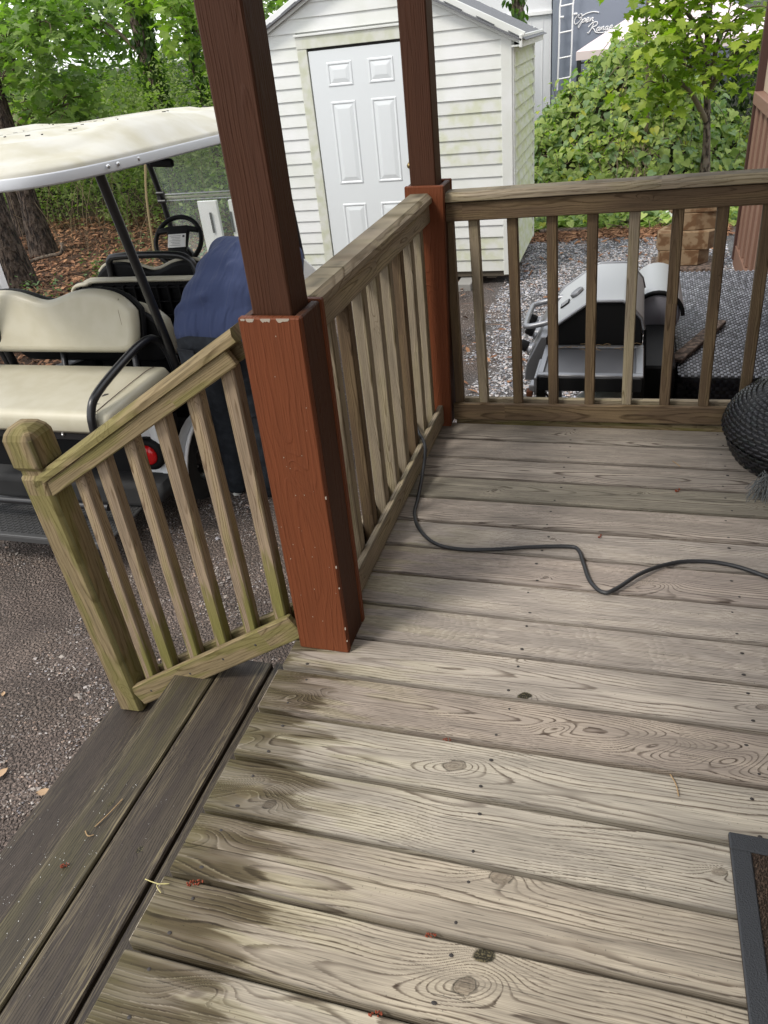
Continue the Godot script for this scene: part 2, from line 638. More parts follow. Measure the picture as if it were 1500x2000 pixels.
func gyn(x: float, z: float) -> float:
	return gy(x, z) + 0.018 * gn.get_noise_2d(x * 2.2, z * 2.2) + 0.006 * gn.get_noise_2d(x * 11.0, z * 11.0)


# height of the overgrown bank behind the yard
func bank(x: float, z: float) -> float:
	var t := smoothstep(-6.35, -7.9, z)
	var peak := 0.64 + 0.66 * exp(-pow((x - 0.66) / 0.75, 2.0)) - 0.25 * smoothstep(-0.2, -0.9, x) - 0.2 * smoothstep(1.2, 2.0, x) + 0.22 * gn.get_noise_2d(x * 3.6 + 50.0, z * 3.0)
	var dip := smoothstep(-1.5, -0.7, x) * smoothstep(4.2, 2.6, x)
	return -0.66 + t * peak * 1.12 * dip + 0.15 * gn.get_noise_2d(x * 7.0, z * 6.0) * t


func _ready() -> void:
	rng.seed = 4711
	gn = FastNoiseLite.new()
	gn.seed = 5
	gn.frequency = 1.0
	gn.fractal_octaves = 2
	# camera
	var cam := Camera3D.new()
	cam.name = "camera"
	cam.fov = rad_to_deg(2.0 * atan(1000.0 / 1500.0))
	cam.near = 0.05
	cam.far = 400.0
	add_child(cam)
	var b := Basis(Vector3.UP, 0.3413) * Basis(Vector3.RIGHT, -0.5555) * Basis(Vector3.BACK, -0.115)
	cam.transform = Transform3D(b, Vector3(0.7883, 1.3465, 2.4649))
	cam.current = true
	# sky
	var env := Environment.new()
	env.background_mode = Environment.BG_SKY
	var sm := ProceduralSkyMaterial.new()
	sm.sky_top_color = Color(0.85, 0.865, 0.89)
	sm.sky_horizon_color = Color(0.92, 0.922, 0.925)
	sm.sky_curve = 0.2
	sm.ground_horizon_color = Color(0.55, 0.56, 0.52)
	sm.ground_bottom_color = Color(0.30, 0.30, 0.27)
	sm.sun_angle_max = 40.0
	sm.energy_multiplier = 1.25
	var sky := Sky.new()
	sky.sky_material = sm
	env.sky = sky
	env.tonemap_mode = Environment.TONE_MAPPER_LINEAR
	env.tonemap_exposure = 1.9
	env.sdfgi_enabled = true
	env.ssao_enabled = true
	env.ssil_enabled = true
	var we := WorldEnvironment.new()
	we.name = "world_environment"
	we.environment = env
	add_child(we)
	# soft daylight through thin cloud, from the open left side
	var sun := DirectionalLight3D.new()
	sun.name = "daylight"
	sun.light_energy = 0.45
	sun.light_color = Color(1.0, 0.975, 0.94)
	sun.light_angular_distance = 14.0
	sun.shadow_enabled = true
	add_child(sun)
	sun.look_at_from_position(Vector3(-4.0, 7.5, 4.5), Vector3.ZERO)

	make_woods()
	make_materials()
	build_ground()
	build_deck()
	build_porch_posts()
	build_railings()
	build_steps()
	build_house()
	build_shed()
	build_background()
	build_cart()
	build_person()
	build_yard()
	build_small()
	build_plants()


func make_materials() -> void:
	var m := mat("white siding", lin(0.69, 0.70, 0.69), 0.5)
	m.albedo_texture = noise_tex(512, 0.006, 21, Color(0.95, 0.955, 0.93), Color(1, 1, 1), FastNoiseLite.TYPE_SIMPLEX_SMOOTH, 5, 0.1, 0.9)
	tri_mat(m, 0.6)
	m = mat("mossy siding", lin(0.60, 0.62, 0.56), 0.55)
	m.albedo_texture = noise_tex(512, 0.012, 22, Color(0.92, 0.935, 0.76), Color(1, 1, 0.99), FastNoiseLite.TYPE_SIMPLEX_SMOOTH, 5, 0.1, 0.85)
	tri_mat(m, 0.9)
	m.uv1_scale = Vector3(0.7, 1.6, 0.7)
	m = mat("stained siding", lin(0.60, 0.61, 0.58), 0.55)
	m.albedo_texture = noise_tex(512, 0.012, 23, Color(0.93, 0.94, 0.84), Color(1, 1, 1), FastNoiseLite.TYPE_SIMPLEX_SMOOTH, 5, 0.05, 0.7)
	tri_mat(m, 1.3)
	m.uv1_scale = Vector3(0.9, 0.9, 0.9)
	m = mat("door paint", lin(0.66, 0.69, 0.70), 0.35)
	m = mat("trim wood", lin(0.59, 0.595, 0.54), 0.6)
	m.albedo_texture = noise_tex(256, 0.02, 24, Color(0.93, 0.94, 0.87), Color(1, 1, 1), FastNoiseLite.TYPE_SIMPLEX_SMOOTH, 5, 0.1, 0.9)
	tri_mat(m, 1.4)
	m = mat("shingle", lin(0.17, 0.175, 0.185), 0.95)
	m.albedo_texture = noise_tex(256, 0.16, 25, Color(0.7, 0.7, 0.7), Color(1.2, 1.2, 1.2))
	tri_mat(m, 3.0)
	mat("dark gap", lin(0.02, 0.018, 0.016), 0.9)
	m = mat("under wood", lin(0.09, 0.075, 0.055), 0.9)
	m = mat("cream vinyl", lin(0.47, 0.44, 0.34), 0.42)
	m.albedo_texture = noise_tex(256, 0.015, 26, Color(0.965, 0.96, 0.94), Color(1, 1, 1), FastNoiseLite.TYPE_SIMPLEX_SMOOTH, 5, 0.1, 0.9)
	m.heightmap_enabled = true
	m.heightmap_texture = noise_tex(256, 0.2, 27, Color(0.4, 0.4, 0.4), Color(0.6, 0.6, 0.6))
	m.heightmap_scale = 0.02
	tri_mat(m, 2.0)
	m = mat("cream roof", lin(0.50, 0.485, 0.425), 0.5)
	m.albedo_texture = noise_tex(512, 0.01, 28, Color(0.90, 0.88, 0.80), Color(1, 1, 1), FastNoiseLite.TYPE_SIMPLEX_SMOOTH, 5, 0.05, 0.8)
	tri_mat(m, 0.8)
	mat("roof lip", lin(0.60, 0.62, 0.65), 0.4)
	mat("white body", lin(0.74, 0.75, 0.75), 0.22)
	mat("black steel", lin(0.012, 0.012, 0.013), 0.32)
	mat("black plastic", lin(0.007, 0.007, 0.0075), 0.6).metallic_specular = 0.28
	m = mat("rubber", lin(0.02, 0.02, 0.02), 0.85)
	m = mat("grey plate", lin(0.045, 0.045, 0.045), 0.6)
	mat("steel", lin(0.55, 0.55, 0.55), 0.3, 1.0)
	m = mat("stainless", lin(0.25, 0.255, 0.27), 0.42, 0.7)
	m = mat("lid paint", lin(0.36, 0.375, 0.385), 0.4)
	mat("shelf sheet", lin(0.11, 0.112, 0.12), 0.4, 0.3)
	mat("red lens", lin(0.50, 0.008, 0.010), 0.15)
	m = mat("glass", Color(0.88, 0.95, 0.93, 0.26), 0.03)
	m.transparency = BaseMaterial3D.TRANSPARENCY_ALPHA
	m = mat("clear bar", lin(0.62, 0.63, 0.50), 0.3)
	mat("label paper", lin(0.72, 0.72, 0.69), 0.8)
	mat("label ink", lin(0.08, 0.08, 0.08), 0.8)
	m = mat("navy cloth", lin(0.032, 0.046, 0.108), 0.9)
	m.rim_enabled = true
	m.rim = 0.35
	m.heightmap_enabled = true
	m.heightmap_texture = noise_tex(256, 0.01, 31, Color(0.2, 0.2, 0.2), Color(0.8, 0.8, 0.8), FastNoiseLite.TYPE_SIMPLEX_SMOOTH, 3)
	m.heightmap_scale = 1.5
	tri_mat(m, 2.0)
	m.uv1_scale = Vector3(3.6, 1.3, 1.3)
	m = mat("denim", lin(0.016, 0.020, 0.026), 0.9)
	m.albedo_texture = noise_tex(256, 0.03, 32, Color(0.7, 0.72, 0.75), Color(1, 1, 1))
	m.heightmap_enabled = true
	m.heightmap_texture = mats["navy cloth"].heightmap_texture
	m.heightmap_scale = 1.0
	tri_mat(m, 2.5)
	m = mat("skin", lin(0.48, 0.24, 0.16), 0.55)
	m.subsurf_scatter_enabled = true
	m.subsurf_scatter_strength = 0.1
	mat("hair", lin(0.05, 0.035, 0.025), 0.7)
	mat("shoe", lin(0.42, 0.40, 0.36), 0.8)
	mat("shoe sole", lin(0.60, 0.59, 0.55), 0.8)
	m = mat("house siding", lin(0.05, 0.019, 0.013), 0.55)  # darkened so that the colour includes the shade of the house roof
	mat("house batten", lin(0.205, 0.115, 0.080), 0.6)  # roof shade is put into this colour as well
	mat("house wall", lin(0.42, 0.34, 0.25), 0.7)
	m = mat("block", lin(0.25, 0.18, 0.108), 0.95)
	m.albedo_texture = noise_tex(256, 0.02, 33, Color(0.76, 0.66, 0.58), Color(1.0, 0.99, 0.98), FastNoiseLite.TYPE_SIMPLEX_SMOOTH, 5, 0.25, 0.55)
	tri_mat(m, 1.6)
	m = mat("old plank", lin(0.16, 0.115, 0.09), 0.9)
	m.albedo_texture = noise_tex(256, 0.03, 34, Color(0.6, 0.6, 0.6), Color(1.1, 1.1, 1.1))
	tri_mat(m, 3.0)
	m = mat("black wicker", Color(1, 1, 1), 0.35)
	m.vertex_color_use_as_albedo = true
	m = mat("grey wicker", Color(1, 1, 1), 0.4)
	m.vertex_color_use_as_albedo = true
	mat("wicker frame", lin(0.012, 0.012, 0.014), 0.6)
	mat("cord", lin(0.022, 0.023, 0.025), 0.45)
	m = mat("mat border", lin(0.040, 0.044, 0.05), 0.8)
	m.heightmap_enabled = true
	m.heightmap_texture = noise_tex(128, 0.25, 35, Color(0, 0, 0), Color(1, 1, 1))
	m.heightmap_scale = 0.08
	tri_mat(m, 9.0)
	m = mat("mat pile", Color(1, 1, 1), 1.0)
	m.vertex_color_use_as_albedo = true
	mat("mat base", lin(0.035, 0.024, 0.017), 1.0)
	m = mat("stone", Color(1, 1, 1), 0.9)
	m.vertex_color_use_as_albedo = true
	m = mat("straw", Color(1, 1, 1), 0.95)
	m.vertex_color_use_as_albedo = true
	m = mat("leaf", Color(1, 1, 1), 0.45)
	m.vertex_color_use_as_albedo = true
	m.metallic_specular = 0.4
	m.backlight_enabled = true
	m.backlight = Color(0.85, 1.0, 0.5)
	m = mat("bark", lin(0.075, 0.055, 0.042), 0.95)
	m.albedo_texture = noise_tex(512, 0.02, 36, Color(0.35, 0.32, 0.30), Color(1.2, 1.12, 1.05), FastNoiseLite.TYPE_SIMPLEX_SMOOTH, 5, 0.3, 0.65)
	m.heightmap_enabled = true
	m.heightmap_texture = noise_tex(512, 0.02, 36, Color(0, 0, 0), Color(1, 1, 1), FastNoiseLite.TYPE_SIMPLEX_SMOOTH, 5, 0.3, 0.65)
	m.heightmap_scale = 4.0
	tri_mat(m, 1.0)
	m.uv1_scale = Vector3(2.4, 0.6, 2.4)
	m = mat("grey bark", lin(0.15, 0.12, 0.095), 0.95)
	m.albedo_texture = mats["bark"].albedo_texture
	m.heightmap_enabled = true
	m.heightmap_texture = mats["bark"].heightmap_texture
	m.heightmap_scale = 1.5
	tri_mat(m, 1.0)
	m.uv1_scale = Vector3(2.0, 0.8, 2.0)
	mat("twig", lin(0.14, 0.11, 0.07), 0.9)
	mat("trailer grey", lin(0.20, 0.225, 0.275), 0.4)
	mat("trailer white", lin(0.72, 0.73, 0.75), 0.45)
	mat("white paint", lin(0.80, 0.80, 0.80), 0.4)
	mat("canopy cloth", lin(0.66, 0.55, 0.56), 0.8)
	mat("brass", lin(0.30, 0.22, 0.10), 0.4, 1.0)
	mat("nail", lin(0.035, 0.03, 0.028), 0.7)
	mat("rust", lin(0.13, 0.045, 0.02), 0.9)
	mat("tan dirt", lin(0.16, 0.12, 0.08), 0.95)


func build_ground() -> void:
	# one sheet: fine near the yard, coarse to the horizon; its colour says what lies on it
	var gm := mat("ground", Color(1, 1, 1), 0.95)
	gm.vertex_color_use_as_albedo = true
	gm.albedo_texture = noise_tex(1024, 0.09, 41, Color(0.5, 0.5, 0.5), Color(1.0, 1.0, 1.0), FastNoiseLite.TYPE_CELLULAR, 3, 0.1, 0.9)
	gm.heightmap_enabled = true
	gm.heightmap_texture = noise_tex(1024, 0.06, 42, Color(0, 0, 0), Color(1, 1, 1), FastNoiseLite.TYPE_SIMPLEX_SMOOTH, 5, 0.2, 0.8)
	gm.heightmap_scale = 1.5
	tri_mat(gm, 1.0)
	var xs := []
	var zs := []
	var f := [-180.0, -90.0, -50.0, -30.0, -20.0, -14.0]
	for q in f:
		xs.append(q)
	var x := -11.0
	while x < 5.0:
		xs.append(x)
		x += 0.12 if x > -3.2 and x < 2.0 else 0.4
	for q in [6.0, 9.0, 15.0, 30.0, 60.0, 180.0]:
		xs.append(q)
	for q in [-180.0, -120.0, -80.0, -50.0, -36.0, -28.0, -22.0, -18.0, -15.0]:
		zs.append(q)
	var z := -13.0
	while z < 4.0:
		zs.append(z)
		z += 0.12 if z > -6.8 else 0.4
	for q in [5.0, 8.0, 14.0, 30.0, 60.0, 180.0]:
		zs.append(q)
	var mb := MB.new()
	var nx := xs.size()
	for j in zs.size():
		for i in nx:
			var px: float = xs[i]
			var pz: float = zs[j]
			var wob := 0.35 * gn.get_noise_2d(px * 0.9, pz * 0.9) + 0.15 * gn.get_noise_2d(px * 4.0, pz * 4.0)
			var c := Color(0.275, 0.213, 0.178)     # trodden dirt and fine gravel
			var lg := smoothstep(-0.35, 0.25, px + wob - 0.10 * (pz + 2.0)) * smoothstep(0.2, -0.6, pz)
			c = c.lerp(Color(0.27, 0.265, 0.27), lg)  # pale gravel yard
			var straw := smoothstep(-2.5, -3.2, px + wob) * smoothstep(-1.6, -2.4, pz + wob)
			straw = maxf(straw, smoothstep(-6.0, -6.25, pz + 0.3 * wob))
			c = c.lerp(Color(0.15, 0.075, 0.04), straw)
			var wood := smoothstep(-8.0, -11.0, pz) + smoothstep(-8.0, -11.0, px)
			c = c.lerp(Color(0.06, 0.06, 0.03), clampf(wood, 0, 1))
			c = shade(c, 1.0 + 0.45 * gn.get_noise_2d(px * 3.0 + 9.0, pz * 3.0))
			mb.tint = c
			var e := 0.05
			var y := gyn(px, pz)
			var nn := Vector3(gyn(px - e, pz) - gyn(px + e, pz), 2 * e, gyn(px, pz - e) - gyn(px, pz + e)).normalized()
			mb.vert(Vector3(px, y, pz), nn, Vector2(px, pz))
	for j in zs.size() - 1:
		for i in nx - 1:
			var a := j * nx + i
			mb.idx.append_array([a, a + 1, a + nx + 1, a, a + nx + 1, a + nx])
	struct("ground", mb, gm, true)

	# loose stones
	var stones := []
	for k in 3:
		var sb := MB.new()
		var ico := [Vector3(1, 0, 0), Vector3(-1, 0, 0), Vector3(0, 0.62, 0), Vector3(0, -0.5, 0), Vector3(0, 0, 1), Vector3(0, 0, -1), Vector3(0.6, 0.4, 0.55), Vector3(-0.55, 0.38, -0.6)]
		for q in ico.size():
			ico[q] = ico[q] * rng.randf_range(0.75, 1.15)
		var px: Vector3 = ico[0]; var nx2: Vector3 = ico[1]; var py: Vector3 = ico[2]; var ny: Vector3 = ico[3]; var pz: Vector3 = ico[4]; var nz: Vector3 = ico[5]; var d1: Vector3 = ico[6]; var d2: Vector3 = ico[7]
		for t in [[px, py, d1], [py, pz, d1], [pz, px, d1], [py, nx2, pz], [px, nz, py], [nx2, d2, py], [d2, nz, py], [nx2, nz, d2], [px, pz, ny], [pz, nx2, ny], [nx2, nz, ny], [nz, px, ny]]:
			sb.tri(t[0], t[1], t[2], t[0] + t[1] + t[2])
		stones.append(sb.mesh())
	var zones := [
		# x0, x1, z0, z1, count, size lo, size hi, colour lo, colour hi
		["gravel", -2.6, -0.7, -0.6, 2.7, 36000, 0.0022, 0.006, Color(0.13, 0.105, 0.09), Color(0.42, 0.375, 0.33)],
		["gravel", -1.5, 0.1, -0.6, 1.6, 9000, 0.003, 0.007, Color(0.12, 0.10, 0.092), Color(0.42, 0.385, 0.36)],
		["gravel", -1.3, 0.0, -4.4, -0.5, 14000, 0.004, 0.009, Color(0.13, 0.11, 0.10), Color(0.42, 0.385, 0.36)],
		["pale_gravel", -0.3, 1.65, -6.25, -0.4, 52000, 0.006, 0.0135, Color(0.18, 0.18, 0.19), Color(0.56, 0.55, 0.555)],
	]
	for zn in zones:
		var per := [[], [], []]
		var pc := [PackedColorArray(), PackedColorArray(), PackedColorArray()]
		for i in zn[5]:
			var sx := rng.randf_range(zn[1], zn[2])
			var sz := rng.randf_range(zn[3], zn[4])
			var dn := 0.5 + 0.5 * gn.get_noise_2d(sx * 1.7 + 20.0, sz * 1.7)
			if zn[0] == "gravel" and rng.randf() > smoothstep(0.40, 0.74, dn + 0.25 * gn.get_noise_2d(sx * 7.0, sz * 7.0)) + 0.06:
				continue
			if zn[0] == "pale_gravel" and rng.randf() > smoothstep(-0.35, 0.2, sx + 0.3 * gn.get_noise_2d(sx * 2.0, sz * 2.0) - 0.10 * (sz + 2.0)):
				continue
			var s: float = lerpf(zn[6], zn[7], pow(rng.randf(), 2.2))
			if zn[0] == "gravel" and rng.randf() < 0.012:
				s *= 2.4
			var bs := Basis.from_euler(Vector3(rng.randf_range(-0.5, 0.5), rng.randf() * TAU, rng.randf_range(-0.5, 0.5))).scaled(Vector3(s, s * rng.randf_range(0.5, 0.9), s * rng.randf_range(0.7, 1.1)))
			var k := rng.randi() % 3
			per[k].append(Transform3D(bs, Vector3(sx, gyn(sx, sz) + s * 0.25, sz)))
			var t := pow(rng.randf(), 1.3)
			var c: Color = zn[8].lerp(zn[9], t)
			if rng.randf() < 0.18:
				c = Color(c.r * 1.12, c.g * 0.93, c.b * 0.82)
			elif rng.randf() < 0.2:
				c = Color(c.r * 0.92, c.g * 0.97, c.b * 1.1)
			pc[k].append(c)
		var holder := Node3D.new()
		holder.name = numbered(zn[0])
		add_child(holder)
		var desc := "dark fine gravel trodden into the dirt %s" % ["beside the porch steps", "below the side railing", "between the deck and the white shed"][used_names[zn[0]]] if zn[0] == "gravel" else "pale blue-grey gravel of the yard behind the back railing"
		tag(holder, desc, "gravel", "", "stuff")
		for k in 3:
			scatter("stones" + ["", "_001", "_002"][k], stones[k], mats["stone"], per[k], pc[k], holder)


func build_deck() -> void:
	var d := thing("wooden_deck", "weathered grey-brown plank porch deck with wet dark board ends", "deck", Vector3(0.8, -0.2, 1.4))
	for i in 26:
		var mb := MB.new()
		var z0 := FIRST_BOARD + i * BOARD_PITCH
		var wdt: float = BOARD_PITCH - [0.011, 0.010, 0.012, 0.013, 0.012, 0.014][i % 6]
		var x0 := [0.0, 0.003, -0.002, 0.001][i % 4] as float
		var ln := 1.64 - x0
		var c := Vector3(x0 + ln / 2, -0.016 + [0.0, 0.001, -0.001][i % 3], z0 + wdt / 2)
		var e := 0.0006
		var row := i if i < 16 else (i * 5) % 16
		if i == 13:
			# this board is split along its length
			mb.box(Transform3D(Basis(), c + Vector3(0, 0, -wdt * 0.235)), Vector3(ln, 0.032, wdt * 0.528), 0.002, x0 / 1.72, (row + 0.01) / 16.0, (row + 0.535) / 16.0, 1.0 / 1.72)
			mb.box(Transform3D(Basis(), c + Vector3(0, -0.0005, wdt * 0.268)), Vector3(ln, 0.032, wdt * 0.462), 0.002, x0 / 1.72, (row + 0.54) / 16.0, (row + 0.99) / 16.0, 1.0 / 1.72)
		else:
			mb.box(Transform3D(Basis(Vector3.RIGHT, e * ((i % 3) - 1)), c), Vector3(ln, 0.032, wdt), 0.0035, x0 / 1.72, (row + 0.01) / 16.0, (row + 0.99) / 16.0, 1.0 / 1.72)
		part("deck_board", mb, mats["deck wood"], d)
	var jb := MB.new()
	for k in 5:
		jb.abox(Vector3(0.06 + k * 0.39, -0.115, 1.4), Vector3(0.038, 0.14, 3.3), 0.0)
	part("joist", jb, mats["under wood"], d)
	var rb := MB.new()
	timber(rb, Transform3D(Basis(), Vector3(0.9, -0.035, -0.296)), Vector3(1.47, 0.09, 0.036), "olive", 0.006, 0, 0.1)
	part("rim_board", rb, mats["railing wood"], d)
	var sb := MB.new()
	sb.abox(Vector3(0.9, -0.16, -0.30), Vector3(1.47, 0.15, 0.030), 0.002)
	part("skirt_board", sb, mats["under wood"], d)
	var fb := MB.new()
	timber(fb, Transform3D(Basis(), Vector3(0.024, -0.115, 1.42)), Vector3(0.03, 0.15, 3.36), "tread", 0.003, 3, 0.0)
	part("fascia_board", fb, mats["wet tread wood"], d)
	# nail heads along the joists
	var nb := MB.new()
	for i in 17:
		for jx in [0.075, 0.62, 1.14]:
			for s in [0.03, 0.108]:
				var zz: float = FIRST_BOARD + i * BOARD_PITCH + s + rng.randf_range(-0.008, 0.008)
				var xx: float = jx + rng.randf_range(-0.012, 0.012) - 0.004 * i * (1.0 if jx > 0.3 else 0.0)
				if jx < 0.3 and i < 9:
					continue
				nb.lathe(Transform3D(Basis.from_scale(Vector3(rng.randf_range(0.9, 1.6), 1, 1)), Vector3(xx, 0.0004, zz)), [Vector2(0.0036, 0.0), Vector2(0.0032, 0.0006), Vector2(0.0, 0.0007)], 7)
	var nail := part("nail_heads", nb, mats["nail"], d)
	nail.set_meta("kind", "stuff")


func post_box(b: MB, c0: Vector3, w: float, h: float, dpt: float) -> Array:
	# four rough boards nailed round the post: front and back cover the edges of the two sides
	var t := 0.019
	var out := []
	for s in [1, -1]:
		var m := MB.new()
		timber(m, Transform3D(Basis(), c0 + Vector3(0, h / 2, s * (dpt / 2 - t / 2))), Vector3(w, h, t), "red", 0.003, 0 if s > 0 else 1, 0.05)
		out.append(m)
	for s in [1, -1]:
		var m := MB.new()
		timber(m, Transform3D(Basis(), c0 + Vector3(s * (w / 2 - t / 2 - 0.0025), h / 2 - 0.002, 0)), Vector3(t, h, dpt - 2 * t - 0.004), "dark red", 0.003, 2, 0.2)  # sides coloured darker than the front, with the shade of turned faces painted in
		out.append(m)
	return out


func build_porch_posts() -> void:
	for k in 2:
		var near := k == 0
		var base := Vector3(0.094, 0.0, 1.024) if near else Vector3(0.086, 0.0, -0.299)
		var p := thing("porch_post", ["red-brown painted porch post with boxed base nearest the steps", "red-brown painted porch post with boxed base at the far deck corner"][k], "porch post", base, "porch posts with boxed bases")
		var h := 0.887 if near else 0.895
		var bs := post_box(MB.new(), Vector3.ZERO, 0.136, h, 0.142)
		var lean := Basis(Vector3.BACK, -0.0115 if near else -0.022)
		for m in bs:
			var q := place("casing_board", m.mesh(), mats["red-brown paint"], p)
			q.basis = lean
		var up := MB.new()
		var hh := 2.42 - h + 0.1
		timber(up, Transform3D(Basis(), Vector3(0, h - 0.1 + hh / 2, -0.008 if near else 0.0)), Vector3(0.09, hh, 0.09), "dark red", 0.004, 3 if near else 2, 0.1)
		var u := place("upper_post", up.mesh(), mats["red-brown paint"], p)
		u.position = Vector3(0.005 if near else 0.012, 0, 0)
		if near:
			# chipped paint along the top edge and corner
			var cm := mat("bare chip", lin(0.36, 0.31, 0.25), 0.9)
			for c in [[-0.056, 0.010, 0.004], [-0.040, 0.018, 0.006], [-0.006, 0.022, 0.007], [0.032, 0.028, 0.007]]:
				var chip := MB.new()
				var poly := PackedVector2Array()
				var w: float = c[1]
				for s in 9:
					poly.append(Vector2(-w / 2 + w * s / 8.0, -c[2] * (0.55 + 0.45 * rng.randf()) if s > 0 and s < 8 else -0.001))
				poly.append(Vector2(w / 2, 0.0012)); poly.append(Vector2(-w / 2, 0.0012))
				chip.slab(Transform3D(Basis(), Vector3(c[0] + 0.0098, 0.8845, 0.0708)), poly, 0.0009)
				var q := place("paint_chip", chip.mesh(), cm, p)
				q.position = Vector3(0.0, 0.0, 0.0)
			for s in 26:
				var chip := MB.new()
				var yy := rng.randf_range(0.05, 0.85)
				var sz := rng.randf_range(0.0008, 0.0022)
				chip.abox(Vector3(rng.randf_range(-0.062, 0.066) + 0.0115 * yy, yy, 0.0712), Vector3(sz, sz * 1.2, 0.0008), 0.0)
				place("paint_chip", chip.mesh(), cm, p)
			for s in 5:
				var chip := MB.new()
				var yy := pow(rng.randf(), 1.6) * 0.8
				var sz := rng.randf_range(0.0012, 0.004)
				chip.abox(Vector3(0.0672 + 0.0115 * yy, yy, 0.0695), Vector3(0.003, sz * 2.4, 0.0025), 0.0)
				place("paint_chip", chip.mesh(), cm, p)


func build_railings() -> void:
	# side railing, from the far post to the near post
	var r := thing("side_railing", "grey weathered wooden side railing between the two red-brown porch posts", "railing", Vector3(0.087, 0, 0.36), "porch railings")
	var zc := 0.3625
	var ln := 1.183
	var rm: StandardMaterial3D = mats["railing wood"]
	var prof := PackedVector2Array([Vector2(-0.045, 0.006), Vector2(-0.045, 0.022), Vector2(-0.030, 0.034), Vector2(0.030, 0.034), Vector2(0.045, 0.020), Vector2(0.045, 0.004), Vector2(0.026, 0.0), Vector2(-0.026, 0.0)])
	var m := MB.new()
	slab_uv(m, Transform3D(Basis(), Vector3(0.087, 0.838, zc - ln / 2)), prof, ln, 5)
	part("handrail", m, rm, r)
	for q in [["upper_rail", 0.111, 0.807, 0.020, 0.060, 4], ["upper_rail", 0.063, 0.807, 0.020, 0.060, 6], ["lower_rail", 0.1165, 0.053, 0.021, 0.076, 4], ["lower_rail", 0.056, 0.053, 0.021, 0.076, 5]]:
		m = MB.new()
		timber(m, Transform3D(Basis(), Vector3(q[1], q[2], zc)), Vector3(q[3], q[4], ln), "grey", 0.003, q[5])
		part(q[0], m, rm, r)
	for i in 9:
		m = MB.new()
		timber(m, Transform3D(Basis(), Vector3(0.0865, 0.395, -0.165 + i * 0.131)), Vector3(0.0365, 0.77, 0.036), "grey" if i % 4 != 2 else "brown", 0.0035)
		part("baluster", m, rm, r)
	# back railing, beyond the far post
	r = thing("back_railing", "brown weathered wooden back railing with slim square balusters above the yard", "railing", Vector3(0.16, 0.0, -0.3), "porch railings")
	r.rotation.z = 0.0125
	var x0 := 0.0
	ln = 1.48
	m = MB.new()
	slab_uv(m, Transform3D(Basis(Vector3.UP, PI / 2), Vector3(x0, 0.829, 0.0)), prof, ln, 6)
	place("handrail", m.mesh(), rm, r)
	for q in [["upper_rail", 0.024, 0.798, 0.020, 0.060, 7], ["upper_rail", -0.024, 0.798, 0.020, 0.060, 8], ["lower_rail", 0.0265, 0.048, 0.021, 0.068, 8], ["lower_rail", -0.0265, 0.053, 0.021, 0.062, 4]]:
		m = MB.new()
		timber(m, Transform3D(Basis(), Vector3(x0 + ln / 2, q[2], q[1])), Vector3(ln, q[4], q[3]), "brown", 0.003, q[5])
		place(q[0], m.mesh(), rm, r)
	for i in 10:
		m = MB.new()
		timber(m, Transform3D(Basis(Vector3.BACK, 0.013), Vector3(0.114 + i * 0.1335, 0.39, 0.0)), Vector3(0.036, 0.77, 0.0315), "brown" if i % 4 else "grey", 0.0035)
		place("baluster", m.mesh(), rm, r)
	m = MB.new()
	timber(m, Transform3D(Basis(), Vector3(0.02, 0.40, -0.006)), Vector3(0.032, 0.73, 0.036), "brown", 0.003, 9)
	place("end_batten", m.mesh(), rm, r)
	# stair railing and its newel
	r = thing("stair_railing", "mossy olive-brown wooden stair railing sloping down to a square newel", "railing", Vector3(-0.6, -0.39, 1.035), "porch railings")
	var sl := Vector3(-0.655, -0.395, 0.0)
	var ang := atan2(0.395, 0.655)
	var tb := Basis(Vector3.BACK, ang)
	var prof2 := PackedVector2Array([Vector2(-0.045, 0.004), Vector2(-0.045, 0.018), Vector2(-0.032, 0.032), Vector2(0.026, 0.032), Vector2(0.045, 0.018), Vector2(0.045, 0.010), Vector2(0.030, 0.0), Vector2(-0.030, 0.0)])
	m = MB.new()
	var p0 := Vector3(-0.648, 0.428, 1.035)
	slab_uv(m, Transform3D(tb * Basis(Vector3.UP, PI / 2), p0), prof2, 0.775, 1)
	part("handrail", m, rm, r)
	for q in [["upper_rail", 1.0635, 0.397, 2], ["upper_rail", 1.0065, 0.397, 3]]:
		m = MB.new()
		timber(m, Transform3D(tb, Vector3(-0.318, 0.606, q[1])), Vector3(0.72, 0.040, 0.020), "olive", 0.003, q[3])
		part(q[0], m, rm, r)
	for q in [1.0645, 1.0055]:
		m = MB.new()
		timber(m, Transform3D(Basis(Vector3.BACK, 0.553), Vector3(-0.285, -0.135, q)), Vector3(0.70, 0.072, 0.021), "olive", 0.003, 1 if q > 1.03 else 2)
		part("lower_rail", m, rm, r)
	var bx := [-0.530, -0.449, -0.348, -0.244, -0.141, -0.039]
	for i in 6:
		m = MB.new()
		var xb: float = bx[i]
		var top := 0.596 + (xb + 0.318) * 0.603
		var bot := -0.150 + (xb + 0.285) * 0.617
		timber(m, Transform3D(Basis(Vector3.UP, [0.0, 0.05, -0.04][i % 3]), Vector3(xb, (top + bot) / 2, 1.035)), Vector3(0.0375, top - bot, 0.0365), "stair", 0.004, 10 + i % 2, 0.02)
		part("baluster", m, rm, r)
	for sx in [-0.52, -0.36, -0.12, -0.235]:
		m = MB.new()
		m.lathe(Transform3D(Basis(Vector3.RIGHT, PI / 2), Vector3(sx, -0.135 + (sx + 0.285) * 0.617, 1.0748)), [Vector2(0.0042, 0), Vector2(0.0036, 0.0008), Vector2(0, 0.001)], 8)
		part("screw_head", m, mats["nail"], r)
	var np := thing("newel_post", "mossy square newel post with a shaped cap at the foot of the steps", "newel post", Vector3(-0.6225, -0.39, 1.0355))
	np.rotation.z = 0.038
	m = MB.new()
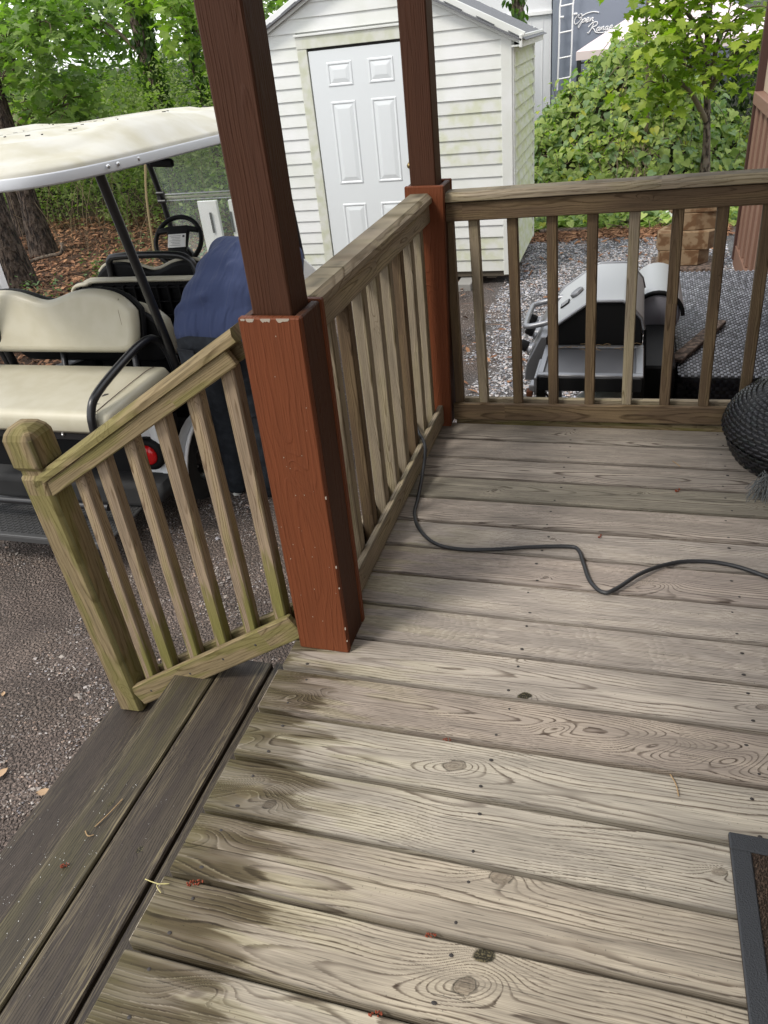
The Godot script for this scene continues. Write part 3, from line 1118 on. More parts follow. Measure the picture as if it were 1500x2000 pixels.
	timber(m, Transform3D(Basis(), Vector3(0, 0.4285, 0)), Vector3(0.089, 0.857, 0.089), "olive", 0.012, 1, 0.2)
	place("shaft", m.mesh(), rm, np)
	m = MB.new()
	timber(m, Transform3D(Basis(), Vector3(0, 0.865, 0)), Vector3(0.070, 0.024, 0.070), "olive", 0.002, 3, 0.2, 1)
	place("neck", m.mesh(), rm, np)
	m = MB.new()
	var ring := func(hw: float, y: float, ch: float) -> Array:
		return [Vector3(-hw + ch, y, hw), Vector3(hw - ch, y, hw), Vector3(hw, y, hw - ch), Vector3(hw, y, -hw + ch), Vector3(hw - ch, y, -hw), Vector3(-hw + ch, y, -hw), Vector3(-hw, y, -hw + ch), Vector3(-hw, y, hw - ch)]
	var rs := [ring.call(0.036, 0.868, 0.004), ring.call(0.0455, 0.882, 0.005), ring.call(0.0455, 0.957, 0.005), ring.call(0.041, 0.972, 0.008), ring.call(0.030, 0.986, 0.008), ring.call(0.012, 0.995, 0.004), ring.call(0.0005, 0.996, 0.0)]
	for a in rs.size() - 1:
		for i in 8:
			var j := (i + 1) % 8
			var A: Vector3 = rs[a][i]; var B: Vector3 = rs[a][j]; var C: Vector3 = rs[a + 1][j]; var D: Vector3 = rs[a + 1][i]
			var U := func(p: Vector3) -> Vector2:
				return Vector2(0.3 + p.y * 0.9, 0.02 + 0.16 * (p.x * 0.72 + p.z * 0.69 + 0.07) / 0.14)
			m.quad(A, B, C, D, (A + B + C + D) * Vector3(1, 0, 1) + Vector3(0, 0.02 if a > 1 else -0.01, 0), U.call(A), U.call(B), U.call(C), U.call(D))
	place("cap", m.mesh(), rm, np)


# a moulding: outline in the cross plane, length along +z of t, grain along it
func slab_uv(b: MB, t: Transform3D, poly: PackedVector2Array, depth: float, row: int) -> void:
	if Geometry2D.is_polygon_clockwise(poly):
		poly.reverse()
	var rows := 12.0
	var per := 0.0
	var u0 := rng.randf()
	for i in poly.size():
		var p := poly[i]
		var q := poly[(i + 1) % poly.size()]
		var e := q - p
		var v0 := (row + 0.05 + 0.9 * fposmod(per / 0.11, 1.0)) / rows
		var v1 := clampf(v0 + e.length() / 0.11 * 0.9 / rows, 0.0, (row + 0.97) / rows)
		per += e.length()
		b.quad(t * Vector3(p.x, p.y, 0), t * Vector3(q.x, q.y, 0), t * Vector3(q.x, q.y, depth), t * Vector3(p.x, p.y, depth), t.basis * Vector3(e.y, -e.x, 0), Vector2(u0, v0), Vector2(u0, v1), Vector2(u0 + depth, v1), Vector2(u0 + depth, v0))
	var tr := Geometry2D.triangulate_polygon(poly)
	for k in range(0, tr.size(), 3):
		for z in [0.0, depth]:
			var U := func(p: Vector2) -> Vector2:
				return Vector2(0.5 + p.y, (row + 0.5 + p.x * 5.0) / rows)
			b.tri(t * Vector3(poly[tr[k]].x, poly[tr[k]].y, z), t * Vector3(poly[tr[k + 1]].x, poly[tr[k + 1]].y, z), t * Vector3(poly[tr[k + 2]].x, poly[tr[k + 2]].y, z), t.basis * Vector3(0, 0, 1 if z > 0 else -1), U.call(poly[tr[k]]), U.call(poly[tr[k + 1]]), U.call(poly[tr[k + 2]]))


func build_steps() -> void:
	var s := thing("porch_steps", "two dark wet wooden porch steps down to the gravel", "steps", Vector3(-0.4, -0.55, 2.1))
	var m := MB.new()
	for q in [["tread_board", -0.3555, -0.2115, 0.124, 0.965, 0], ["tread_board", -0.2145, -0.2105, 0.145, 0.975, 1], ["tread_board", -0.066, -0.2115, 0.134, 0.97, 2], ["tread_board", -0.634, -0.4065, 0.142, 0.985, 3], ["tread_board", -0.488, -0.4065, 0.142, 0.985, 0]]:
		m = MB.new()
		timber(m, Transform3D(Basis(), Vector3(q[1], q[2], q[4] + 1.25)), Vector3(q[3], 0.033, 2.5), "tread", 0.004, q[5], 0.13 * q[5])
		part(q[0], m, mats["wet tread wood"], s)
	for q in [[-0.395, -0.30, 0.15], [-0.675, -0.50, 0.14]]:
		m = MB.new()
		timber(m, Transform3D(Basis(), Vector3(q[0], q[1], 2.22)), Vector3(0.025, q[2], 2.44), "tread", 0.002, 1)
		part("riser", m, mats["wet tread wood"], s)
	for zz in [1.03, 2.2, 3.4]:
		m = MB.new()
		m.slab(Transform3D(Basis(), Vector3(0, 0, zz - 0.019)), PackedVector2Array([Vector2(0.0, -0.229), Vector2(-0.378, -0.229), Vector2(-0.378, -0.424), Vector2(-0.655, -0.424), Vector2(-0.655, -0.60), Vector2(-0.45, -0.60), Vector2(0.0, -0.40)]), 0.038)
		part("stringer", m, mats["under wood"], s)
	# pollen and grit caught in the wet grain
	m = MB.new()
	for i in 900:
		var z := rng.randf_range(1.45, 2.3)
		var x := rng.randf_range(-0.70, -0.14)
		if 0.5 + gn.get_noise_2d(x * 9.0, z * 9.0) < rng.randf() * 1.1:
			continue
		if absf(x + 0.291) < 0.007:
			continue
		var y := -0.1945 if x > -0.414 else -0.3895
		var q := rng.randf_range(0.0005, 0.0013)
		m.tri(Vector3(x - q, y, z), Vector3(x + q, y, z + q), Vector3(x, y + q * 0.7, z - q), Vector3.UP)
		m.tri(Vector3(x - q, y, z), Vector3(x + q * 0.3, y, z + q * 1.4), Vector3(x, y + q * 0.8, z), Vector3.UP)
	var sp := part("grit", m, mats["label paper"], s)
	sp.set_meta("kind", "stuff")


func build_house() -> void:
	var h := thing("park_home", "park home wall with red-brown and tan ribbed skirting at the right edge", "house", Vector3(1.64, -0.6, 0))
	var X := 1.64
	var m := MB.new()
	m.abox(Vector3(X + 0.12, 0.0, -0.3), Vector3(0.2, 1.24, 8.7), 0.0)
	part("skirting", m, mats["house siding"], h)
	for i in 32:
		m = MB.new()
		m.abox(Vector3(X + 0.002, 0.09, -4.54 + i * 0.272), Vector3(0.040, 1.04, 0.115), 0.004)
		part("rib", m, mats["house batten"], h)
	m = MB.new()
	m.abox(Vector3(X + 0.0, -0.51, -0.3), Vector3(0.05, 0.16, 8.7), 0.004)
	part("base_board", m, mats["house batten"], h)
	m = MB.new()
	m.abox(Vector3(X - 0.005, 0.655, -0.3), Vector3(0.07, 0.085, 8.7), 0.005)
	part("belt_board", m, mats["house batten"], h)
	m = MB.new()
	m.abox(Vector3(X + 0.12, 1.75, -0.3), Vector3(0.2, 2.1, 8.7), 0.0)
	part("wall", m, mats["house wall"], h)
	m = MB.new()
	m.abox(Vector3(X + 0.0, 1.1, -4.64), Vector3(0.07, 3.3, 0.06), 0.004)
	part("corner_trim", m, mats["house siding"], h)
	# roof of the porch on its beam
	var r := thing("porch_roof", "brown porch roof over the deck carried by the posts", "roof", Vector3(0.7, 2.3, 1.4))
	m = MB.new()
	m.abox(Vector3(0.09, 2.50, 1.5), Vector3(0.09, 0.16, 3.7), 0.003)
	part("beam", m, mats["house siding"], r)
	m = MB.new()
	m.abox(Vector3(0.70, 2.60, 1.5), Vector3(1.86, 0.04, 4.0), 0.002)
	part("ceiling", m, mats["house batten"], r)
	m = MB.new()
	m.abox(Vector3(-0.25, 2.62, 1.5), Vector3(0.03, 0.16, 4.0), 0.002)
	part("fascia", m, mats["white siding"], r)
	m = MB.new()
	m.abox(Vector3(0.75, 2.66, 1.5), Vector3(1.95, 0.03, 4.1), 0.0)
	part("roofing", m, mats["shingle"], r)


# one siding course: bottom edge stands proud; ends may slope with the gable
func course(m: MB, t: Transform3D, x0: float, x1: float, x0t: float, x1t: float, y0: float, y1: float, dpt := 0.014) -> void:
	var A := t * Vector3(x0, y0, dpt); var B := t * Vector3(x1, y0, dpt)
	var C := t * Vector3(x1t, y1, 0.002); var D := t * Vector3(x0t, y1, 0.002)
	var n := t.basis * Vector3(0, 0.1, 1)
	m.quad(A, B, C, D, n)
	m.quad(t * Vector3(x0, y0, -0.004), t * Vector3(x1, y0, -0.004), B, A, t.basis * Vector3.DOWN)
	m.quad(t * Vector3(x0, y0, -0.004), A, D, t * Vector3(x0t, y1, -0.004), t.basis * Vector3.LEFT)
	m.quad(t * Vector3(x1, y0, -0.004), B, C, t * Vector3(x1t, y1, -0.004), t.basis * Vector3.RIGHT)


func build_shed() -> void:
	var s := thing("garden_shed", "white clapboard garden shed with a gabled shingle roof and panelled door", "shed", Vector3(-1.44, -0.69, -4.5))
	var xl := -2.66
	var xr := -0.205
	var zf := -4.5
	var zb := -5.87
	var ridge := 1.86
	var k := 0.49
	var mid := -1.4325
	var rake := func(y: float) -> float:
		return clampf((ridge - 0.05 - y) / k, 0.0, 1.2275)
	# inner walls so that the shed is closed
	var m := MB.new()
	m.slab(Transform3D(Basis(), Vector3(0, 0, zb + 0.01)), PackedVector2Array([Vector2(xl + 0.01, -0.56), Vector2(xr - 0.01, -0.56), Vector2(xr - 0.01, 1.2), Vector2(mid, 1.79), Vector2(xl + 0.01, 1.2)]), zf - zb - 0.02)
	part("wall", m, mats["white siding"], s)
	var y := -0.56
	var ex := 0.0985
	var i := 0
	while y < 1.72:
		var y1 := minf(y + ex, 1.78)
		var a0: float = rake.call(y)
		var a1: float = rake.call(y1)
		var sid: Material = mats["stained siding"] if i in [0, 1, 2, 9, 10, 11, 12, 13] else mats["white siding"]
		var t := Transform3D(Basis(), Vector3(0, 0, zf))
		if y < 1.33:
			var x_l0 := maxf(mid - a0, xl + 0.0)
			var x_l1 := maxf(mid - a1, xl + 0.0)
			m = MB.new()
			course(m, t, x_l0, -1.975, x_l1, -1.975, y, y1)
			part("siding_board", m, mats["white siding"] if i > 1 else sid, s)
			m = MB.new()
			course(m, t, -0.915, minf(mid + a0, xr), -0.915, minf(mid + a1, xr), y, y1)
			part("siding_board", m, sid, s)
		else:
			m = MB.new()
			course(m, t, mid - a0, mid + a0, mid - a1, mid + a1, y, y1)
			part("siding_board", m, mats["white siding"], s)
		if y < 1.2:
			m = MB.new()
			course(m, Transform3D(Basis(Vector3.UP, PI / 2), Vector3(xr, 0, 0)), -zf + 0.0, -zb, -zf, -zb, y, minf(y1, 1.26), 0.026)
			part("siding_board", m, mats["mossy siding"], s)
		y += ex
		i += 1
	# corner trim: two faces
	m = MB.new()
	m.abox(Vector3(xr - 0.036, 0.335, zf + 0.011), Vector3(0.088, 1.86, 0.022), 0.003)
	m.abox(Vector3(xr + 0.011, 0.335, zf - 0.03), Vector3(0.022, 1.86, 0.082), 0.003)
	part("corner_trim", m, mats["white siding"], s)
	m = MB.new()
	m.abox(Vector3(xr + 0.011, 0.335, zb + 0.03), Vector3(0.022, 1.84, 0.06), 0.003)
	part("corner_trim", m, mats["white siding"], s)
	m = MB.new()
	m.abox(Vector3(xl + 0.04, 0.335, zf + 0.011), Vector3(0.088, 1.86, 0.022), 0.003)
	part("corner_trim", m, mats["white siding"], s)
	# door frame
	for q in [["jamb", -1.932, 0.375, 0.085, 1.83], ["jamb", -0.958, 0.375, 0.085, 1.83]]:
		m = MB.new()
		m.abox(Vector3(q[1], q[2], zf + 0.011), Vector3(q[3], q[4], 0.026), 0.003)
		part(q[0], m, mats["trim wood"], s)
	m = MB.new()
	m.abox(Vector3(-1.445, 1.335, zf + 0.013), Vector3(1.06, 0.088, 0.030), 0.003)
	part("lintel_board", m, mats["trim wood"], s)
	m = MB.new()
	m.abox(Vector3(-1.445, 1.388, zf + 0.018), Vector3(1.08, 0.018, 0.048), 0.003)
	part("drip_cap", m, mats["white siding"], s)
	m = MB.new()
	m.abox(Vector3(-1.445, 1.27, zf - 0.002), Vector3(0.89, 0.05, 0.01), 0.0)
	part("dark_gap", m, mats["dark gap"], s)
	m = MB.new()
	m.abox(Vector3(-1.445, 0.383, zf + 0.004), Vector3(0.875, 1.775, 0.02), 0.003)
	var dr := part("door", m, mats["door paint"], s)
	for py in [[1.0, 1.18], [0.235, 0.89], [-0.40, 0.07]]:
		for px in [[-1.735, -1.512], [-1.376, -1.155]]:
			m = MB.new()
			var cx: float = (px[0] + px[1]) / 2
			var cy: float = (py[0] + py[1]) / 2
			var w: float = px[1] - px[0]
			var hh: float = py[1] - py[0]
			# bead, valley and raised field of one pressed panel
			var lv := [[0.0, 0.014], [0.007, 0.020], [0.016, 0.020], [0.024, 0.0146], [0.058, 0.0215]]
			for a in lv.size() - 1:
				var i0: float = lv[a][0]; var z0: float = zf + lv[a][1]
				var i1: float = lv[a + 1][0]; var z1: float = zf + lv[a + 1][1]
				var c0 := [Vector3(px[0] + i0, py[0] + i0, z0), Vector3(px[1] - i0, py[0] + i0, z0), Vector3(px[1] - i0, py[1] - i0, z0), Vector3(px[0] + i0, py[1] - i0, z0)]
				var c1 := [Vector3(px[0] + i1, py[0] + i1, z1), Vector3(px[1] - i1, py[0] + i1, z1), Vector3(px[1] - i1, py[1] - i1, z1), Vector3(px[0] + i1, py[1] - i1, z1)]
				for e in 4:
					m.quad(c0[e], c0[(e + 1) % 4], c1[(e + 1) % 4], c1[e], Vector3(0, 0, 1))
			var li := 0.058
			m.quad(Vector3(px[0] + li, py[0] + li, zf + 0.0215), Vector3(px[1] - li, py[0] + li, zf + 0.0215), Vector3(px[1] - li, py[1] - li, zf + 0.0215), Vector3(px[0] + li, py[1] - li, zf + 0.0215), Vector3(0, 0, 1))
			part("panel", m, mats["door paint"], dr)
	# knob
	m = MB.new()
	m.lathe(Transform3D(Basis(Vector3.RIGHT, PI / 2), Vector3(-1.07, 0.36, zf + 0.014)), [Vector2(0.03, 0), Vector2(0.028, 0.006), Vector2(0.012, 0.012), Vector2(0.012, 0.03), Vector2(0.026, 0.045), Vector2(0.022, 0.062), Vector2(0.0, 0.068)], 14)
	part("knob", m, mats["brass"], dr)
	# rake boards
	for sd in [1.0, -1.0]:
		m = MB.new()
		var e := Vector3(mid + sd * 1.30, ridge - 0.045 - k * 1.30, zf + 0.04)
		var tp := Vector3(mid, ridge - 0.045, zf + 0.04)
		var dirv := (tp - e).normalized()
		var bs := Basis(dirv, Vector3(0, 0, 1).cross(dirv), Vector3(0, 0, 1))
		m.box(Transform3D(bs, (e + tp) / 2 - bs.y * 0.035 * sd), Vector3((tp - e).length() + 0.02, 0.085, 0.02), 0.003)
		part("rake_board", m, mats["white siding"], s)
	m = MB.new()
	m.abox(Vector3(xr + 0.085, 1.188, (zf + zb) / 2 + 0.03), Vector3(0.02, 0.085, 1.50), 0.003)
	m.abox(Vector3(xr + 0.05, 1.160, (zf + zb) / 2 + 0.02), Vector3(0.08, 0.012, 1.46), 0.0)
	part("eave_board", m, mats["white siding"], s)
	# roof deck and shingles in courses
	for sd in [1.0, -1.0]:
		var sl := Vector3(sd, -k, 0).normalized()
		var nn := Vector3(k * sd, 1, 0).normalized()
		var tp := Vector3(mid, ridge, (zf + zb) / 2 + 0.03)
		m = MB.new()
		var bs := Basis(sl, nn, sl.cross(nn))
		m.box(Transform3D(bs, tp + sl * 0.74 - nn * 0.018), Vector3(1.47, 0.014, 1.50), 0.0)
		var rf := part("roof", m, mats["shingle"], s)
		for row in 11:
			for c in 6:
				m = MB.new()
				var off := 0.13 if row % 2 else 0.0
				var z0 := zb - 0.04 + maxf(0.0, c * 0.262 - off)
				var z1 := minf(zf + 0.068, zb - 0.04 + (c + 1) * 0.262 - off - 0.004)
				if z1 - z0 < 0.02:
					continue
				var cpt := Vector3(mid, ridge, (z0 + z1) / 2) + sl * (0.07 + row * 0.136)
				m.box(Transform3D(Basis(bs.x.rotated(bs.z, -0.022 * sd * sd), bs.y, bs.z), cpt - nn * (0.004 - 0.0006 * ((row * 7 + c * 3) % 3))), Vector3(0.155, 0.005, z1 - z0), 0.001)
				part("shingle", m, mats["shingle"], rf)
	m = MB.new()
	m.abox(Vector3(mid, ridge + 0.006, (zf + zb) / 2 + 0.03), Vector3(0.18, 0.012, 1.50), 0.003)
	part("ridge_cap", m, mats["shingle"], s)
	# skids and blocks
	for xx in [-2.5, -1.45, -0.4]:
		m = MB.new()
		m.abox(Vector3(xx, -0.595, (zf + zb) / 2), Vector3(0.09, 0.07, 1.34), 0.002)
		part("skid", m, mats["under wood"], s)
	m = MB.new()
	m.abox(Vector3(-1.43, -0.585, zf - 0.02), Vector3(2.42, 0.055, 0.03), 0.002)
	part("sill_beam", m, mats["under wood"], s)
	for xx in [-2.45, -1.45, -0.62]:
		m = MB.new()
		m.abox(Vector3(xx, -0.66, zf + 0.02), Vector3(0.13, 0.075, 0.36), 0.004)
		part("support_block", m, mats["stone block"] if mats.has("stone block") else mat("stone block", lin(0.26, 0.255, 0.24), 0.95), s)


func build_background() -> void:
	# grey trailer with a ladder and script lettering
	var t := thing("travel_trailer", "tall blue-grey travel trailer with a white rear ladder and white script lettering", "trailer", Vector3(0.8, -0.6, -11.0))
	var m := MB.new()
	m.abox(Vector3(0.74, 1.45, -13.0), Vector3(2.55, 3.3, 4.0), 0.06)
	part("body", m, mats["trailer grey"], t)
	m = MB.new()
	for x in [-0.418, -0.236]:
		m.tube([Vector3(x - 0.012, 0.35, -10.90), Vector3(x, 0.9, -10.90), Vector3(x, 1.40, -10.90), Vector3(x + 0.03, 1.62, -10.90), Vector3(x + 0.03, 3.2, -10.94)], 0.0125, 8)
	for y in [0.50, 0.77, 1.09, 1.415, 1.75, 2.1]:
		m.tube([Vector3(-0.42, y - 0.005, -10.90), Vector3(-0.234, y + 0.012, -10.90)], 0.011, 8)
	for q in [[-0.38, 1.28], [-0.19, 1.30]]:
		m.tube([Vector3(q[0], q[1], -10.88), Vector3(q[0] + 0.0, q[1], -11.02)], 0.010, 6)
		m.tube([Vector3(q[0] - 0.03, q[1], -10.89), Vector3(q[0] + 0.02, q[1], -10.89)], 0.016, 6)
	part("ladder", m, mats["white paint"], t)
	# script lettering as raised strokes: «Open» and below it «Range»
	var st := {
		"O": [[[0.55, 0.95], [0.25, 0.85], [0.05, 0.45], [0.2, 0.05], [0.5, 0.12], [0.75, 0.5], [0.72, 0.9], [0.5, 0.95], [0.35, 0.7], [0.6, 0.6], [1.1, 0.92], [1.9, 1.05], [2.6, 0.92]]],
		"p": [[[0.0, 0.5], [0.1, 0.2], [-0.08, -0.35], [-0.16, -0.15], [0.12, 0.3], [0.3, 0.5], [0.42, 0.35], [0.3, 0.12], [0.1, 0.15]]],
		"e": [[[0.05, 0.25], [0.3, 0.35], [0.28, 0.52], [0.12, 0.48], [0.05, 0.25], [0.15, 0.1], [0.4, 0.2]]],
		"n": [[[0.02, 0.5], [0.04, 0.12], [0.18, 0.45], [0.32, 0.46], [0.32, 0.15], [0.5, 0.2]]],
		"R": [[[0.35, 0.9], [0.25, 0.4], [0.05, 0.0], [-0.1, 0.08]], [[-0.15, 0.6], [0.2, 0.98], [0.7, 1.0], [0.75, 0.7], [0.35, 0.5], [0.6, 0.3], [0.9, 0.0], [1.6, -0.1], [2.3, -0.02]]],
		"a": [[[0.35, 0.45], [0.12, 0.45], [0.05, 0.2], [0.2, 0.1], [0.35, 0.42], [0.36, 0.12], [0.5, 0.2]]],
		"g": [[[0.35, 0.45], [0.12, 0.45], [0.05, 0.2], [0.2, 0.12], [0.35, 0.42], [0.3, -0.3], [0.1, -0.3], [0.5, 0.2]]],
	}
	m = MB.new()
	for wd in [["Open", Vector2(-0.235, 1.17), 0.125], ["Range", Vector2(-0.02, 1.045), 0.125]]:
		var pen: Vector2 = wd[1]
		var sc: float = wd[2]
		for chr in wd[0]:
			for stroke in st[chr]:
				var pts := []
				var cv := Curve2D.new()
				for p in stroke.size():
					var a: Vector2 = Vector2(stroke[maxi(p - 1, 0)][0], stroke[maxi(p - 1, 0)][1])
					var c: Vector2 = Vector2(stroke[mini(p + 1, stroke.size() - 1)][0], stroke[mini(p + 1, stroke.size() - 1)][1])
					cv.add_point(Vector2(stroke[p][0], stroke[p][1]), (a - c) * 0.17, (c - a) * 0.17)
				for p in cv.tessellate(3, 4.0):
					pts.append(Vector3(pen.x + (p.x + p.y * 0.3) * sc, pen.y + p.y * sc, -10.992))
				m.tube(pts, 0.0075, 5)
			pen.x += sc * (0.85 if chr in ["O", "R"] else 0.47)
	part("lettering", m, mats["white paint"], t)
	# white outbuilding beside it
	t = thing("white_building", "plain white building wall with a thin roof edge left of the grey trailer", "building", Vector3(-2.0, -0.6, -11.4))
	m = MB.new()
	m.abox(Vector3(-2.1, 0.72, -12.3), Vector3(3.05, 2.6, 2.0), 0.0)
	part("wall", m, mats["trailer white"], t)
	m = MB.new()
	m.abox(Vector3(-2.1, 1.36, -11.28), Vector3(3.08, 0.05, 0.05), 0.004)
	part("trim", m, mats["white paint"], t)
	m = MB.new()
	m.abox(Vector3(-2.1, 2.05, -12.3), Vector3(3.3, 0.06, 2.3), 0.0)
	part("roof", m, mats["shingle"], t)
	for x in [-0.70, -0.88, -1.06]:
		m = MB.new()
		m.abox(Vector3(x, 0.70, -11.295), Vector3(0.006, 1.26, 0.008), 0.0)
		part("seam", m, mats["white paint"], t)
	# canopy
	t = thing("garden_canopy", "pale pink fabric canopy on a black frame half hidden by vines", "canopy", Vector3(1.2, -0.6, -9.6))
	m = MB.new()
	var ap := Vector3(1.2, 1.52, -9.6)
	var cr := [Vector3(0.0, 0.92, -8.5), Vector3(2.4, 0.92, -8.5), Vector3(2.4, 0.92, -10.7), Vector3(0.0, 0.92, -10.7)]
	for e in 4:
		m.tri(cr[e], cr[(e + 1) % 4], ap, Vector3.UP)
		var lo := Vector3(0, -0.09, 0)
		m.quad(cr[e], cr[(e + 1) % 4], cr[(e + 1) % 4] + lo, cr[e] + lo, (cr[e] + cr[(e + 1) % 4]) / 2 - ap)
	part("cover", m, mats["canopy cloth"], t)
	for e in 4:
		var c: Vector3 = cr[e] + (ap - cr[e]) * Vector3(0.03, 0, 0.03)
		m = MB.new()
		m.abox(Vector3(c.x, 0.1, c.z), Vector3(0.05, 1.6, 0.05), 0.0)
		part("leg", m, mats["black steel"], t)
	m = MB.new()
	m.tube([Vector3(0.05, 0.80, -8.52), Vector3(2.35, 0.80, -8.52)], 0.012, 6)
	part("rail", m, mats["black steel"], t)
	m = MB.new()
	m.tube([Vector3(0.05, 0.62, -8.52), Vector3(0.5, 0.80, -8.52)], 0.010, 6)
	part("brace", m, mats["black steel"], t)
	for q in 6:
		m = MB.new()
		m.tube([Vector3(0.3 + q * 0.3, 0.80, -8.52), Vector3(0.42 + q * 0.3, 0.88, -8.52)], 0.008, 5)
		part("brace", m, mats["black steel"], t)
	# the corner of a white shed at the left edge
	t = thing("white_outbuilding", "corner of a white clapboard shed at the left edge behind the rear seat", "shed", Vector3(-5.0, -0.65, -3.6))
	m = MB.new()
	m.abox(Vector3(-5.32, 0.45, -2.2), Vector3(1.5, 2.2, 1.98), 0.0)
	part("wall", m, mats["white siding"], t)
	for q in 22:
		m = MB.new()
		course(m, Transform3D(Basis(Vector3.UP, PI / 2), Vector3(-4.565, 0, 0)), 1.2, 3.18, 1.2, 3.18, -0.62 + q * 0.1, -0.52 + q * 0.1)
		part("siding_board", m, mats["white siding"], t)
	m = MB.new()
	m.abox(Vector3(-4.55, 0.48, -3.17), Vector3(0.03, 2.2, 0.075), 0.003)
	part("corner_trim", m, mats["white paint"], t)
	# white panel with two slots seen through the windscreen
	m = MB.new()
	t = thing("slotted_panel", "upright white panel with two dark slots seen through the cart windscreen", "panel", Vector3(-3.4, -0.66, -5.0))
	for q in [[-3.385, 0.27], [-3.10, 0.10]]:
		m.abox(Vector3(q[0], -0.30, -5.0 - 0.03 * q[1]), Vector3(q[1] * 0.8, 0.74, 0.04), 0.004)
	part("board", m, mats["white siding"], t)
	m = MB.new()
	for x in [-3.36, -3.13]:
		m.abox(Vector3(x, -0.14, -4.976), Vector3(0.022, 0.20, 0.008), 0.0)
	part("slot", m, mats["nail"], t)


func smooth_pts(p: Array, n := 6) -> Array:
	var cv := Curve3D.new()
	for i in p.size():
		var a: Vector3 = p[maxi(i - 1, 0)]
		var c: Vector3 = p[mini(i + 1, p.size() - 1)]
		cv.add_point(p[i], (a - c) * 0.18, (c - a) * 0.18)
	var out := []
	for i in p.size() - 1:
		for k in n:
			out.append(cv.sample(i, float(k) / n))
	out.append(p[p.size() - 1])
	return out


